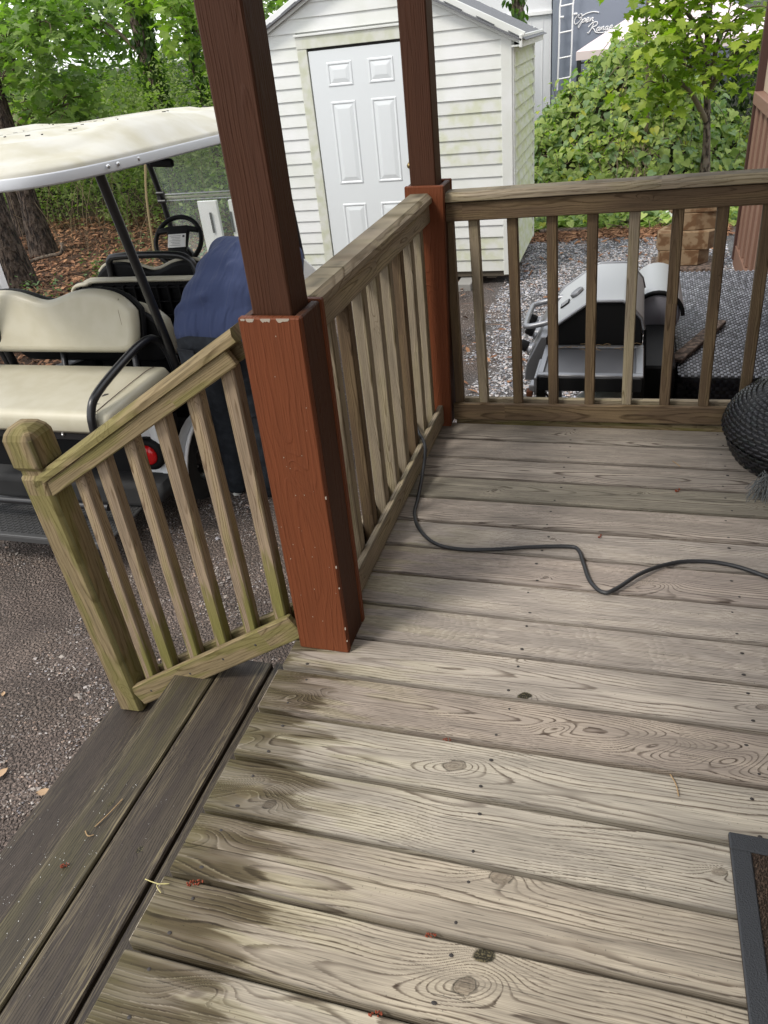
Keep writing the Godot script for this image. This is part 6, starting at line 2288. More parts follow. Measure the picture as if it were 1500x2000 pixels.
	weave(w, "woven_cover", func(u: float, v: float) -> Vector3:
		var q: Vector2 = prof.call(v)
		return c + Vector3(-cos(u * TAU * 0.75 - 1.0) * q.x, q.y, sin(u * TAU * 0.75 - 1.0) * q.x), 84, 26, mats["black wicker"], Color(0.005, 0.0055, 0.0065), Color(0.017, 0.018, 0.021), 0.6, 0.35)
	# frayed strands at its foot
	m = MB.new()
	for i in 64:
		var b := Vector3(1.245 + rng.randf_range(-0.012, 0.02), 0.05 + rng.randf_range(-0.02, 0.02), 0.145 + rng.randf_range(-0.02, 0.02))
		var en := Vector3(1.232 + rng.randf_range(-0.05, 0.05), 0.004, 0.185 + rng.randf_range(-0.045, 0.05))
		m.tube([b, b.lerp(en, 0.5) + Vector3(rng.randf_range(-0.012, 0.012), 0.015, rng.randf_range(-0.01, 0.012)), en], 0.0011, 4, false)
	var fr := part("frayed_strands", m, mat("frayed strand", lin(0.13, 0.14, 0.14), 0.7), w)
	fr.set_meta("kind", "stuff")
	# litter on the boards
	var needle := mat("pine needle", lin(0.36, 0.24, 0.12), 0.8)
	var bud := mat("bud", lin(0.22, 0.045, 0.018), 0.85)
	var yl := mat("yellow sprig", lin(0.52, 0.46, 0.20), 0.7)
	var lit := [
		["pine_needle", needle, "single tan pine needle lying on the pale boards near the mat", [Vector3(0.938, 0.003, 1.327), Vector3(0.948, 0.006, 1.352), Vector3(0.953, 0.003, 1.378)], 0.0013],
		["pine_needle", needle, "bent pine needles on the far boards before the wicker pouf", [Vector3(0.975, 0.003, -0.02), Vector3(0.985, 0.006, 0.0), Vector3(0.998, 0.003, 0.016)], 0.0014],
		["pine_needle", needle, "long pine needle lying on the wet step boards", [Vector3(-0.345, -0.191, 1.585), Vector3(-0.33, -0.188, 1.545), Vector3(-0.322, -0.191, 1.50)], 0.0014],
		["pine_needle", needle, "short forked pine needle on the wet step below the long one", [Vector3(-0.362, -0.191, 1.60), Vector3(-0.345, -0.188, 1.612), Vector3(-0.335, -0.191, 1.605)], 0.0014],
		["yellow_sprig", yl, "yellow two-pronged sprig at the wet ends of the deck boards", [Vector3(-0.035, -0.002, 1.775), Vector3(0.0, 0.006, 1.782), Vector3(0.022, 0.004, 1.776), Vector3(0.0, 0.007, 1.785), Vector3(0.015, 0.005, 1.797)], 0.0010],
	]
	for q in lit:
		m = MB.new()
		m.tube(smooth_pts(q[3], 4), q[4], 5)
		tag(part(q[0], m, q[1], self), q[2], "pine needle" if q[0] == "pine_needle" else "sprig", "litter on the deck")
	for q in [[Vector3(0.068, 0.0, 1.7625), 0.4, 0.0048, 0.016, "largest red-brown catkin in the gap beside the wet board ends"], [Vector3(0.470, -0.001, 1.3235), 0.2, 0.0032, 0.009, "small red-brown bud in the board gap above the eye-shaped knot"], [Vector3(0.533, -0.001, 1.758), 0.2, 0.0036, 0.010, "red-brown bud in the gap above the hollow knot"], [Vector3(0.475, -0.001, 1.903), 0.3, 0.004, 0.011, "red-brown bud in the gap at the bottom edge of the photo"], [Vector3(0.985, 0.003, 0.178), 0.9, 0.005, 0.010, "brown leaf scrap on the far boards near the wicker pouf"], [Vector3(0.757, 0.002, 0.475), 1.2, 0.0035, 0.009, "tiny curled brown leaf above the bend of the cord"], [Vector3(-0.355, -0.191, 1.69), 0.7, 0.004, 0.010, "dark red bud on the wet step board"]]:
		m = MB.new()
		var t := Transform3D(Basis(Vector3.UP, q[1]), q[0])
		for k in 22:
			var u := rng.randf_range(-1, 1)
			var a := rng.randf() * TAU
			var rr: float = q[2] * sqrt(maxf(0.05, 1.0 - u * u))
			var pc := Vector3(u * q[3], cos(a) * rr * 0.7 + q[2] * 0.4, sin(a) * rr)
			m.box(t * Transform3D(Basis.from_euler(Vector3(a, u * 2.0, a * 2.0)), pc), Vector3(q[2], q[2], q[2]) * 0.7, q[2] * 0.2)
		tag(part("bud_scale", m, bud, self), q[4], "bud", "litter on the deck")
	# leaves on the gravel by the steps
	var dry := mat("dry leaf", lin(0.40, 0.27, 0.16), 0.8)
	for q in [[Vector3(-0.87, 0, 1.29), 0.05, 0.3, "pale tan curled leaf on the dark gravel by the newel"], [Vector3(-1.06, 0, 1.26), 0.055, 1.2, "pink-tan fallen leaf left of the newel foot"], [Vector3(-1.33, 0, 0.93), 0.025, 2.2, "small pinkish leaf scrap on the dark gravel"]]:
		m = MB.new()
		var s: float = q[1]
		var o: Vector3 = q[0]
		o.y = gyn(o.x, o.z) + 0.008
		var bs := Basis(Vector3.UP, q[2])
		var rows := []
		for k in 5:
			var u := -1.0 + 0.5 * k
			var wv := s * 0.28 * (1.0 - u * u) + 0.001
			rows.append([o + bs * Vector3(u * s * 0.5, 0.004, -wv), o + bs * Vector3(u * s * 0.5, 0.0, 0), o + bs * Vector3(u * s * 0.5, 0.006, wv)])
		m.grid(rows)
		tag(part("fallen_leaf", m, dry, self), q[3], "leaf", "leaves on the gravel")
	m = MB.new()
	var bl := []
	for q in [[-1.62, 1.02], [-1.50, 0.99], [-1.43, 0.93], [-1.40, 0.87]]:
		bl.append(Vector3(q[0], gyn(q[0], q[1]) + 0.015, q[1]))
	m.tube(smooth_pts(bl, 4), 0.004, 5)
	tag(part("dry_grass_blade", m, mat("dry blade", lin(0.42, 0.34, 0.18), 0.8), self), "dry yellow grass blade on the dark ground at the left edge", "grass blade")


# ------------------------------------------------------------------ plants
# a single leaf in the xz plane, stalk at the origin, tip along -z, slightly folded and drooping
func leaf_mesh(outline: Array, fold := 0.18, droop := 0.15) -> MB:
	var m := MB.new()
	add_leaf(m, Transform3D(), outline, fold, droop)
	return m


func add_leaf(m: MB, t: Transform3D, outline: Array, fold: float, droop: float) -> void:
	var L := func(p: Vector2) -> Vector3:
		return t * Vector3(p.x, absf(p.x) * fold - p.y * p.y * droop, -p.y)
	var mid := []
	for k in 4:
		mid.append(L.call(Vector2(0, k / 3.0)))
	for sd in [1.0, -1.0]:
		var pts := [Vector2(0, 0)]
		for q in outline:
			pts.append(Vector2(q[0] * sd, q[1]))
		pts.append(Vector2(0, 1))
		for i in pts.size() - 1:
			var a: Vector2 = pts[i]
			var b: Vector2 = pts[i + 1]
			var c := Vector2(0, clampf((a.y + b.y) * 0.5, 0.12, 0.9))
			m.tri(L.call(a), L.call(b), L.call(c), t.basis.y)
			if i > 0:
				var c0 := Vector2(0, clampf((pts[i - 1].y + a.y) * 0.5, 0.12, 0.9))
				m.tri(L.call(a), L.call(c), L.call(c0), t.basis.y)


const GRAPE := [[0.22, -0.12], [0.46, 0.0], [0.52, 0.28], [0.40, 0.48], [0.34, 0.62], [0.14, 0.84]]
const MAPLE := [[0.14, -0.06], [0.42, 0.04], [0.30, 0.20], [0.58, 0.52], [0.26, 0.48], [0.22, 0.72], [0.10, 0.68]]
const OVAL := [[0.20, 0.18], [0.28, 0.45], [0.18, 0.78]]


func sprig_mesh(sd: int, count: int, outline: Array, leaf: float, spread: float) -> ArrayMesh:
	var r := RandomNumberGenerator.new()
	r.seed = sd
	var m := MB.new()
	for i in count:
		var b := Basis.from_euler(Vector3(r.randf_range(-0.6, 0.5), r.randf() * TAU, r.randf_range(-0.5, 0.5))).scaled(Vector3.ONE * leaf * r.randf_range(0.6, 1.2))
		var p := Vector3(r.randfn(), r.randfn() * 0.7, r.randfn()) * spread
		add_leaf(m, Transform3D(b, p), outline, 0.15, 0.2)
	return m.mesh()


func leafy_tree(called: String, label: String, at: Vector3, r0: float, h: float, barkm: Material, boughs: Array, leaf: Mesh, count: int, size: float, lo: Color, hi: Color, group := "", lean := Vector3.ZERO) -> Node3D:
	var t := thing(called, label, "tree", at, group)
	var m := MB.new()
	var pts := []
	var rad := []
	for k in 13:
		var u := k / 12.0
		pts.append(at + Vector3(lean.x * u + 0.04 * sin(u * 7.0 + at.x), -0.1 + h * u, lean.z * u + 0.04 * cos(u * 5.0 + at.z)))
		rad.append(r0 * (1.0 + 0.75 * exp(-u * h * 5.0)) * (1.0 - 0.45 * u))
	m.tube(pts, rad, 18)
	part("trunk", m, barkm, t)
	if boughs.is_empty():
		return t
	m = MB.new()
	var xf := []
	var cols := PackedColorArray()
	for b in boughs:
		var c: Vector3 = b[0]
		var ext: Vector3 = b[1]
		var st := at + Vector3(lean.x, h, lean.z) * clampf((c.y - at.y) / h * 0.8, 0.2, 0.95)
		st = pts[clampi(int((c.y - at.y - 0.3) / h * 12.0), 2, 12)]
		m.tube(smooth_pts([st, st.lerp(c, 0.5) + Vector3(0, 0.15, 0), c], 4), [0.03, 0.028, 0.026, 0.024, 0.02, 0.016, 0.013, 0.010, 0.007], 6)
		for q in 5:
			var e := c + Vector3(rng.randf_range(-1, 1), rng.randf_range(-1, 0.6), rng.randf_range(-1, 1)) * ext * 0.8
			m.tube(smooth_pts([st.lerp(c, rng.randf_range(0.5, 0.95)), c.lerp(e, 0.5) + Vector3(0, 0.05, 0), e], 3), [0.010, 0.009, 0.008, 0.007, 0.006, 0.005, 0.004], 4)
		var n: int = int(count * b[2])
		for i in n:
			# leaves hang in flat sprays at several levels
			var lay := rng.randi() % 5
			var p := Vector3(rng.randfn() * 0.5, (lay - 2) * 0.42 + rng.randfn() * 0.12, rng.randfn() * 0.5)
			p = c + p * ext
			var bs := Basis.from_euler(Vector3(rng.randf_range(-0.9, 0.25), rng.randf() * TAU, rng.randf_range(-0.5, 0.5))).scaled(Vector3.ONE * size * rng.randf_range(0.4, 1.25))
			xf.append(Transform3D(bs, p))
			var k := clampf(0.5 + 0.45 * gn.get_noise_3d(p.x * 2.0, p.y * 2.0, p.z * 2.0) + rng.randf_range(-0.3, 0.3), 0, 1)
			cols.append(lo.lerp(hi, k))
	part("limb", m, mats["twig"], t)
	scatter("crown", leaf, mats["leaf"], xf, cols, t)
	return t


func build_plants() -> void:
	var grape := leaf_mesh(GRAPE, 0.22, 0.2).mesh()
	var maple := leaf_mesh(MAPLE, 0.12, 0.25).mesh()
	var oval := leaf_mesh(OVAL, 0.2, 0.15).mesh()
	build_bank(grape)
	# young maple at the right, over the vines
	leafy_tree("young_maple", "young maple with yellow-green leaves rising from the vines at the right", Vector3(1.45, -0.2, -7.0), 0.035, 3.2, mats["grey bark"], [
		[Vector3(0.98, 1.30, -6.7), Vector3(0.40, 0.35, 0.5), 0.18], [Vector3(1.10, 0.95, -6.5), Vector3(0.40, 0.40, 0.4), 0.13], [Vector3(1.5, 1.15, -6.6), Vector3(0.50, 0.45, 0.4), 0.18], [Vector3(1.25, 1.75, -6.8), Vector3(0.7, 0.4, 0.5), 0.2], [Vector3(1.85, 0.95, -6.4), Vector3(0.35, 0.4, 0.3), 0.12], [Vector3(0.95, 0.65, -6.5), Vector3(0.3, 0.25, 0.3), 0.08]],
		maple, 1900, 0.115, Color(0.15, 0.24, 0.03), Color(0.42, 0.50, 0.07), "", Vector3(-0.1, 0, 0))
	leafy_tree("sapling", "thin bare-stemmed sapling standing in the vines left of the young maple", Vector3(0.82, 0.1, -7.2), 0.018, 2.4, mats["twig"], [], maple, 0, 0.1, Color.BLACK, Color.BLACK)
	# pine behind the shed with ivy
	var pine := leafy_tree("pine_tree", "tall pine trunk with ivy standing behind the shed roof", Vector3(-0.80, -0.6, -9.0), 0.085, 7.0, mats["grey bark"], [], maple, 0, 0.1, Color.BLACK, Color.BLACK, "pine trunks")
	ivy(pine, Vector3(-0.80, -0.6, -9.0), 0.12, 0.6, 4.2, 900, oval, 0.35)
	# pines on the left
	for q in [[Vector3(-5.72, -0.66, -4.62), 0.125, "thick leaning pine trunk nearest the left edge behind the cart", Vector3(-0.1, 0, 0)], [Vector3(-6.42, -0.66, -6.05), 0.115, "dark furrowed pine trunk between the left edge pine and the roof strut", Vector3(-0.12, 0, 0)], [Vector3(-9.2, -0.65, -9.6), 0.16, "distant pine trunk at the upper left above the cart roof", Vector3.ZERO]]:
		leafy_tree("pine_tree", q[2], q[0], q[1], 9.0, mats["bark"], [], maple, 0, 0.1, Color.BLACK, Color.BLACK, "pine trunks", q[3])
	var iv := leafy_tree("ivy_tree", "grey tree trunk wrapped in dark ivy above the cart roof", Vector3(-6.05, -0.6, -8.9), 0.125, 6.0, mats["grey bark"], [
		[Vector3(-5.4, 2.4, -8.6), Vector3(0.5, 0.3, 0.5), 0.3], [Vector3(-6.9, 2.0, -8.8), Vector3(0.5, 0.4, 0.4), 0.4], [Vector3(-6.1, 2.9, -8.8), Vector3(0.8, 0.3, 0.6), 0.3]], maple, 900, 0.13, Color(0.07, 0.14, 0.025), Color(0.22, 0.34, 0.05))
	ivy(iv, Vector3(-6.05, -0.6, -8.9), 0.15, 1.1, 3.4, 1300, oval, 0.2)
	var iv2 := leafy_tree("climbing_ivy", "slim ivy-covered stem right of the grey trunk", Vector3(-5.35, -0.6, -9.0), 0.05, 5.0, mats["grey bark"], [], maple, 0, 0.1, Color.BLACK, Color.BLACK)
	ivy(iv2, Vector3(-5.35, -0.6, -9.0), 0.09, 0.8, 3.2, 900, oval, 0.2)
	# maples hanging over the cart
	var lo := Color(0.16, 0.25, 0.08)
	var hi := Color(0.42, 0.54, 0.18)
	leafy_tree("maple_tree", "leafy maple at the left with sprays hanging over the cart roof", Vector3(-7.6, -0.6, -7.2), 0.10, 5.0, mats["bark"], [
		[Vector3(-6.1, 1.6, -6.2), Vector3(0.7, 0.40, 0.6), 0.2], [Vector3(-5.35, 1.8, -5.9), Vector3(0.42, 0.30, 0.5), 0.15], [Vector3(-6.8, 2.2, -6.6), Vector3(0.9, 0.4, 0.7), 0.1], [Vector3(-5.7, 2.35, -6.4), Vector3(0.7, 0.35, 0.7), 0.1], [Vector3(-6.5, 0.95, -6.9), Vector3(0.6, 0.30, 0.5), 0.12], [Vector3(-5.75, 1.05, -6.7), Vector3(0.45, 0.28, 0.4), 0.12]], maple, 2600, 0.125, lo, hi, "maples over the cart")
	leafy_tree("maple_tree", "bright maple boughs between the cart roof and the near porch post", Vector3(-4.6, -0.6, -8.2), 0.07, 4.5, mats["grey bark"], [
		[Vector3(-4.12, 1.85, -6.7), Vector3(0.26, 0.45, 0.5), 0.3], [Vector3(-3.85, 1.40, -7.0), Vector3(0.32, 0.5, 0.4), 0.3], [Vector3(-4.75, 2.05, -6.9), Vector3(0.45, 0.22, 0.5), 0.2]], maple, 1300, 0.125, Color(0.20, 0.31, 0.07), Color(0.48, 0.60, 0.15), "maples over the cart")
	leafy_tree("maple_tree", "dark green maple farther back in the woods at the upper left", Vector3(-10.5, -0.6, -11.5), 0.13, 6.0, mats["bark"], [
		[Vector3(-9.8, 1.6, -10.5), Vector3(1.3, 0.6, 0.9), 0.3], [Vector3(-8.2, 2.2, -10.8), Vector3(1.3, 0.6, 0.9), 0.3], [Vector3(-9.2, 3.0, -11.0), Vector3(1.6, 0.7, 1.0), 0.4]], maple, 1900, 0.14, Color(0.12, 0.19, 0.07), Color(0.30, 0.41, 0.15), "maples over the cart")
	# trees behind the shed
	leafy_tree("backdrop_tree", "green tree showing above the left slope of the shed roof", Vector3(-3.4, -0.6, -9.5), 0.10, 4.5, mats["bark"], [[Vector3(-3.1, 2.0, -9.2), Vector3(0.9, 0.6, 0.6), 0.6], [Vector3(-2.6, 2.6, -9.4), Vector3(0.8, 0.5, 0.6), 0.4]], maple, 1000, 0.13, lo, hi)
	undergrowth(oval, maple)
	# thin bent tan stem beyond the cart seat
	var m := MB.new()
	m.tube(smooth_pts([Vector3(-4.55, -0.65, -5.6), Vector3(-4.50, 0.0, -5.65), Vector3(-4.43, 0.4, -5.7), Vector3(-4.38, 0.72, -5.75)], 5), 0.013, 6)
	tag(part("dead_stem", m, mat("dead stem", lin(0.27, 0.21, 0.11), 0.9), self), "thin upright tan dead stem between the roof strut and steering wheel", "stem")
	m = MB.new()
	m.tube(smooth_pts([Vector3(-6.22, -0.60, -5.30), Vector3(-6.10, -0.57, -5.48), Vector3(-5.98, -0.56, -5.60), Vector3(-5.90, -0.56, -5.66), Vector3(-5.88, -0.50, -5.72), Vector3(-5.90, -0.45, -5.74)], 4), 0.022, 8)
	tag(part("fallen_branch", m, mats["grey bark"], self), "short crooked fallen branch on the pine straw between the two pines", "branch")
	# broad leaves in front of the white shed corner
	var sd := thing("corner_seedling", "leafy green seedling in front of the white shed corner at the left edge", "seedling", Vector3(-4.5, -0.65, -3.0))
	m = MB.new()
	m.tube(smooth_pts([Vector3(-4.5, -0.66, -3.05), Vector3(-4.48, -0.5, -3.02), Vector3(-4.42, -0.32, -2.98)], 4), 0.006, 5)
	part("stem", m, mats["twig"], sd)
	var lm := mat("seedling leaf", lin(0.16, 0.27, 0.10), 0.5)
	for i in 16:
		var bs := Basis.from_euler(Vector3(rng.randf_range(-0.5, 0.1), rng.randf() * TAU, 0)).scaled(Vector3.ONE * rng.randf_range(0.07, 0.12))
		var o := place("leaf", oval if i % 3 else maple, lm, sd)
		o.transform = Transform3D(bs, Vector3(rng.randf_range(-0.14, 0.16), rng.randf_range(0.12, 0.42), rng.randf_range(-0.05, 0.14)))


func ivy(tree: Node3D, at: Vector3, r: float, y0: float, y1: float, count: int, leaf: Mesh, side: float) -> void:
	var xf := []
	var cols := PackedColorArray()
	for i in count:
		var y := rng.randf_range(y0, y1)
		var a := rng.randfn() * 1.1 + side
		var p := at + Vector3(cos(a) * r, y - 0.0, sin(a) * r) + Vector3(rng.randfn(), rng.randfn(), rng.randfn()) * 0.03
		var bs := Basis.from_euler(Vector3(-1.1 + rng.randf_range(-0.4, 0.4), rng.randf() * TAU, 0)).scaled(Vector3.ONE * rng.randf_range(0.06, 0.11))
		xf.append(Transform3D(bs, p))
		cols.append(Color(0.03, 0.07, 0.015).lerp(Color(0.12, 0.21, 0.04), rng.randf()))
	scatter("ivy_leaves", leaf, mats["leaf"], xf, cols, tree)


func build_bank(grape: Mesh) -> void:
	var b := thing("vine_bank", "overgrown bank covered with broad green vine leaves behind the gravel yard", "vines", Vector3(0.6, -0.66, -7.2))
	var m := MB.new()
	var rows := []
	for j in 34:
		var row := []
		for i in 60:
			var x := -1.6 + i * 0.1
			var z := -6.2 - j * 0.085
			row.append(Vector3(x, bank(x, z) - 0.07, z))
		rows.append(row)
	rows.reverse()
	m.grid(rows)
	part("soil", m, mat("bank soil", lin(0.045, 0.038, 0.022), 1.0), b)
	# bare tangled stems
	m = MB.new()
	for i in 260:
		var x := rng.randf_range(-0.6, 2.4)
		var z := rng.randf_range(-8.0, -6.4)
		if i < 120:
			x = rng.randfn() * 0.35 + 0.85
			z = -6.75 + rng.randfn() * 0.2
		var a := rng.randf() * TAU
		var l := rng.randf_range(0.15, 0.5)
		var pts := []
		for k in 4:
			var px := x + cos(a + k * 0.3) * l * k / 3.0
			var pz := z + sin(a + k * 0.3) * l * k / 3.0
			pts.append(Vector3(px, bank(px, pz) + rng.randf_range(0.0, 0.10), pz))
		m.tube(smooth_pts(pts, 3), 0.004 * rng.randf_range(0.6, 1.5), 4, false)
	var tn := part("bare_stems", m, mats["twig"], b)
	tn.set_meta("kind", "stuff")
	var xf := []
	var cols := PackedColorArray()
	for i in 11500:
		var x := rng.randf_range(-1.2, 2.7)
		var z := -6.28 - 2.3 * pow(rng.randf(), 1.25)
		# thinner where bare stems show
		var bare := exp(-pow((x - 0.85) / 0.40, 2.0) - pow((z + 6.75) / 0.22, 2.0))
		if rng.randf() < bare * 0.85:
			continue
		var cl := gn.get_noise_2d(x * 3.5, z * 3.5)
		var h := bank(x, z) + absf(rng.randfn()) * 0.055 + 0.06 * maxf(0.0, cl)
		if rng.randf() < 0.06:
			h += rng.randf_range(0.05, 0.22)
		var e := 0.08
		var nn := Vector3(bank(x - e, z) - bank(x + e, z), 2 * e, bank(x, z - e) - bank(x, z + e)).normalized()
		var bs := Basis(Quaternion(Vector3.UP, nn.lerp(Vector3.UP, 0.45).normalized())) * Basis.from_euler(Vector3(rng.randf_range(-0.75, 0.15), PI + rng.randfn() * 0.9, rng.randf_range(-0.35, 0.35)))
		xf.append(Transform3D(bs.scaled_local(Vector3.ONE * rng.randf_range(0.035, 0.108)), Vector3(x, h, z)))
		var k := clampf(0.45 + 0.5 * cl + rng.randf_range(-0.3, 0.35), 0, 1)
		var c := Color(0.18, 0.26, 0.06).lerp(Color(0.54, 0.63, 0.20), k)
		if rng.randf() < 0.3:
			c = c.lerp(Color(0.24, 0.36, 0.20), 0.7)
		if rng.randf() < 0.05:
			c = Color(0.50, 0.52, 0.08)
		cols.append(c)
	# shoots standing out of the mass
	m = MB.new()
	for i in 150:
		var x := rng.randf_range(-0.9, 2.4)
		var z := rng.randf_range(-8.1, -6.5)
		var p := Vector3(x, bank(x, z), z)
		var d := Vector3(rng.randf_range(-0.5, 0.5), 1.0, rng.randf_range(-0.2, 0.6)).normalized()
		var l := rng.randf_range(0.15, 0.48)
		var en := p + d * l + Vector3(d.x, -0.1, d.z) * l * 0.4
		m.tube(smooth_pts([p, p + d * l * 0.6, en], 3), 0.0035, 4, false)
		var nl := rng.randi_range(5, 10)
		for k in nl:
			var u := (k + 1.0) / nl
			var pp := p.lerp(p + d * l, u) + Vector3(d.x, -0.1, d.z) * l * 0.4 * u * u
			var lb := Basis.from_euler(Vector3(rng.randf_range(-0.8, 0.1), rng.randf() * TAU, rng.randf_range(-0.4, 0.4)))
			xf.append(Transform3D(lb.scaled_local(Vector3.ONE * rng.randf_range(0.035, 0.085) * (1.15 - 0.5 * u)), pp))
			cols.append(Color(0.24, 0.33, 0.07).lerp(Color(0.54, 0.62, 0.18), rng.randf()))
	var ss := part("shoot_stems", m, mats["twig"], b)
	ss.set_meta("kind", "stuff")
	# the leaves nearest to the yard are pieces of their own
	var order := range(xf.size())
	order.sort_custom(func(p, q): return xf[p].origin.z * 1.0 + xf[p].basis.x.length() * 4.0 > xf[q].origin.z * 1.0 + xf[q].basis.x.length() * 4.0)
	var tones := []
	for q in 6:
		var lm := mat("vine leaf %d" % q, Color.WHITE, 0.45)
		lm.albedo_color = Color(0.19, 0.27, 0.065).lerp(Color(0.54, 0.62, 0.21), q / 5.0).linear_to_srgb()
		lm.backlight_enabled = true
		lm.backlight = Color(0.75, 0.9, 0.45)
		tones.append(lm)
	var rest := []
	var rc := PackedColorArray()
	for k in order.size():
		var i: int = order[k]
		if k < 290:
			var o := place("leaf", grape, tones[rng.randi() % 6], b)
			o.transform = Transform3D(xf[i].basis, xf[i].origin - b.position)
		else:
			rest.append(xf[i])
			rc.append(cols[i])
	scatter("leaves", grape, mats["leaf"], rest, rc, b)
	# dark climbing hedge behind the young maple
	var hd := thing("ivy_hedge", "dark small-leaved hedge on a mesh fence behind the young maple", "hedge", Vector3(1.8, -0.3, -8.6))
	xf = []
	cols = PackedColorArray()
	for i in 5200:
		var x := rng.randf_range(0.7, 3.4)
		var y := rng.randf_range(-0.5, 0.80 + 0.25 * gn.get_noise_2d(x * 3.0, 4.0) - 0.25 * smoothstep(1.2, 0.6, x))
		var z := -8.5 + rng.randfn() * 0.10
		var bs := Basis.from_euler(Vector3(-1.0 + rng.randf_range(-0.5, 0.5), PI + rng.randfn(), rng.randf_range(-0.6, 0.6)))
		xf.append(Transform3D(bs.scaled_local(Vector3.ONE * rng.randf_range(0.05, 0.085)), Vector3(x, y, z)))
		cols.append(Color(0.018, 0.035, 0.014).lerp(Color(0.07, 0.11, 0.035), rng.randf()))
	scatter("leaves", leaf_mesh(OVAL, 0.2, 0.1).mesh(), mats["leaf"], xf, cols, hd)


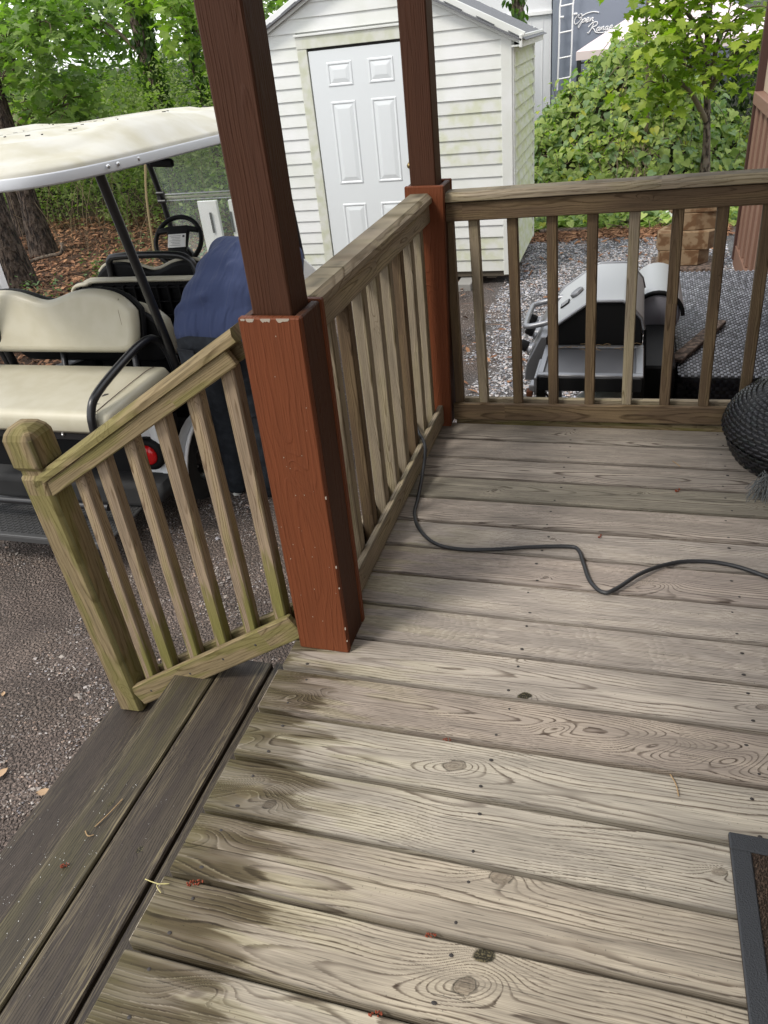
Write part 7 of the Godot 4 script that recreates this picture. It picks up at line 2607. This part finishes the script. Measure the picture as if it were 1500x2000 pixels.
func undergrowth(oval: Mesh, maple: Mesh) -> void:
	var sprigs := []
	for k in 3:
		sprigs.append(sprig_mesh(70 + k, 14, OVAL, 0.062, 0.085))
	var u := Node3D.new()
	u.name = "undergrowth"
	add_child(u)
	tag(u, "light green thicket of small leaves filling the woods behind the cart", "undergrowth", "", "stuff")
	for k in 3:
		var xf := []
		var cols := PackedColorArray()
		for i in 2300:
			var x := rng.randf_range(-11.5, -2.9)
			var z := -6.0 - 7.0 * pow(rng.randf(), 0.9)
			z -= 1.2 * smoothstep(-3.2, -6.5, x) * smoothstep(-9.0, -6.0, z)
			var hmax := 0.45 + 1.3 * smoothstep(-6.0, -8.2, z) + 0.5 * gn.get_noise_2d(x * 0.9, z * 0.9)
			var y := gy(x, z) + 0.02 + hmax * pow(rng.randf(), 0.8)
			var dn := gn.get_noise_3d(x * 1.6, y * 2.2, z * 1.6)
			if dn < -0.22:
				continue
			var bs := Basis.from_euler(Vector3(rng.randf_range(-0.4, 0.4), rng.randf() * TAU, rng.randf_range(-0.4, 0.4))).scaled(Vector3.ONE * rng.randf_range(0.7, 1.35))
			xf.append(Transform3D(bs, Vector3(x, y, z)))
			var t := clampf(0.5 + dn + rng.randf_range(-0.3, 0.3), 0, 1)
			cols.append(Color(0.16, 0.22, 0.07).lerp(Color(0.42, 0.50, 0.18), t))
		scatter("leaf_sprays" + ["", "_001", "_002"][k], sprigs[k], mats["leaf"], xf, cols, u)
	# bare brush between the leaves
	var m := MB.new()
	for i in 170:
		var x := rng.randf_range(-7.5, -3.0)
		var z := rng.randf_range(-8.5, -5.9)
		var y := gy(x, z)
		var l := rng.randf_range(0.3, 1.1)
		var a := rng.randf() * TAU
		var sp := rng.randf_range(0.05, 0.45)
		m.tube(smooth_pts([Vector3(x, y, z), Vector3(x + cos(a) * sp * 0.3, y + l * 0.5, z + sin(a) * sp * 0.3), Vector3(x + cos(a) * sp, y + l, z + sin(a) * sp)], 2), 0.0028, 4, false)
	var br := part("brush", m, mat("brush stem", lin(0.20, 0.15, 0.09), 0.9), u)
	br.set_meta("kind", "stuff")
	# far woods
	var far := Node3D.new()
	far.name = "far_woods"
	add_child(far)
	tag(far, "hazy green mass of distant woods behind the trees at the upper left", "woods", "", "stuff")
	for k in 2:
		var xf := []
		var cols := PackedColorArray()
		for i in 3600:
			var a := rng.randf_range(-1.25, 0.35)
			var d := rng.randf_range(15.0, 24.0)
			var x := 0.8 + sin(a) * d
			var z := 2.5 - cos(a) * d
			if a > -0.25 and d < 19.0:
				continue
			var top := 4.2 + 1.6 * gn.get_noise_2d(a * 9.0, 3.0)
			var y := gy(x, z) + top * pow(rng.randf(), 0.9)
			if gn.get_noise_3d(x * 0.55, y * 0.8, z * 0.55) < -0.02:
				continue
			var bs := Basis.from_euler(Vector3(rng.randf_range(-0.5, 0.5), rng.randf() * TAU, rng.randf_range(-0.5, 0.5))).scaled(Vector3.ONE * rng.randf_range(2.2, 4.0))
			xf.append(Transform3D(bs, Vector3(x, y, z)))
			cols.append(Color(0.13, 0.20, 0.08).lerp(Color(0.34, 0.44, 0.18), rng.randf()))
		scatter("leaf_mass" + ["", "_001"][k], sprigs[k], mats["leaf"], xf, cols, far)
	# pine straw and dead leaves on the ground
	var lm := MB.new()
	add_leaf(lm, Transform3D(), [[0.16, 0.3], [0.12, 0.7]], 0.1, 0.3)
	var litter := lm.mesh()
	var nb := MB.new()
	nb.tri(Vector3(-0.012, 0, 0), Vector3(0.012, 0, 0), Vector3(0.02, 0.03, -0.5), Vector3.UP)
	nb.tri(Vector3(0.02, 0.03, -0.5), Vector3(0.0, 0.03, -0.5), Vector3(0.0, 0.0, -1.0), Vector3.UP)
	nb.tri(Vector3(-0.012, 0, 0), Vector3(0.02, 0.03, -0.5), Vector3(0.0, 0.03, -0.5), Vector3.UP)
	var needles := nb.mesh()
	var ps := Node3D.new()
	ps.name = "pine_straw"
	add_child(ps)
	tag(ps, "red-brown pine straw and dead leaves on the ground under the pines and along the bank", "pine straw", "", "stuff")
	for k in 2:
		var xf := []
		var cols := PackedColorArray()
		for i in 15000:
			var x := rng.randf_range(-8.0, -2.5)
			var z := rng.randf_range(-8.2, -1.8)
			if i % 6 == 0:
				x = rng.randf_range(-0.4, 1.7)
				z = -6.15 + rng.randfn() * 0.14
			elif i % 11 == 0:
				x = rng.randf_range(-0.9, 1.6)
				z = rng.randf_range(-6.0, -0.5)
				if rng.randf() < 0.75:
					continue
			elif rng.randf() > smoothstep(-2.5, -3.3, x + 0.4 * gn.get_noise_2d(x, z)):
				continue
			var s := rng.randf_range(0.05, 0.11) if k == 0 else rng.randf_range(0.09, 0.18)
			var bs := Basis.from_euler(Vector3(rng.randf_range(-0.3, 0.3), rng.randf() * TAU, rng.randf_range(-0.5, 0.5))).scaled(Vector3.ONE * s)
			xf.append(Transform3D(bs, Vector3(x, gyn(x, z) + 0.012 + rng.randf() * 0.02, z)))
			var c := Color(0.12, 0.05, 0.024).lerp(Color(0.40, 0.21, 0.11), pow(rng.randf(), 1.4))
			cols.append(c)
		scatter("dead_leaves" if k == 0 else "needles", litter if k == 0 else needles, mats["straw"], xf, cols, ps)
	# low seedlings on the straw
	var xf := []
	var cols := PackedColorArray()
	for i in 260:
		var x := rng.randf_range(-5.5, -2.8)
		var z := rng.randf_range(-6.5, -3.2)
		if gn.get_noise_2d(x * 1.5, z * 1.5) < 0.05:
			continue
		xf.append(Transform3D(Basis.from_euler(Vector3(rng.randf_range(-0.2, 0.2), rng.randf() * TAU, 0)).scaled(Vector3.ONE * rng.randf_range(0.6, 1.0)), Vector3(x, gy(x, z) + 0.10, z)))
		cols.append(Color(0.11, 0.19, 0.07).lerp(Color(0.24, 0.33, 0.16), rng.randf()))
	var sd := scatter("seedlings", sprigs[1], mats["leaf"], xf, cols, self)
	tag(sd, "scattered pale green seedlings on the pine straw behind the cart", "seedlings", "", "stuff")
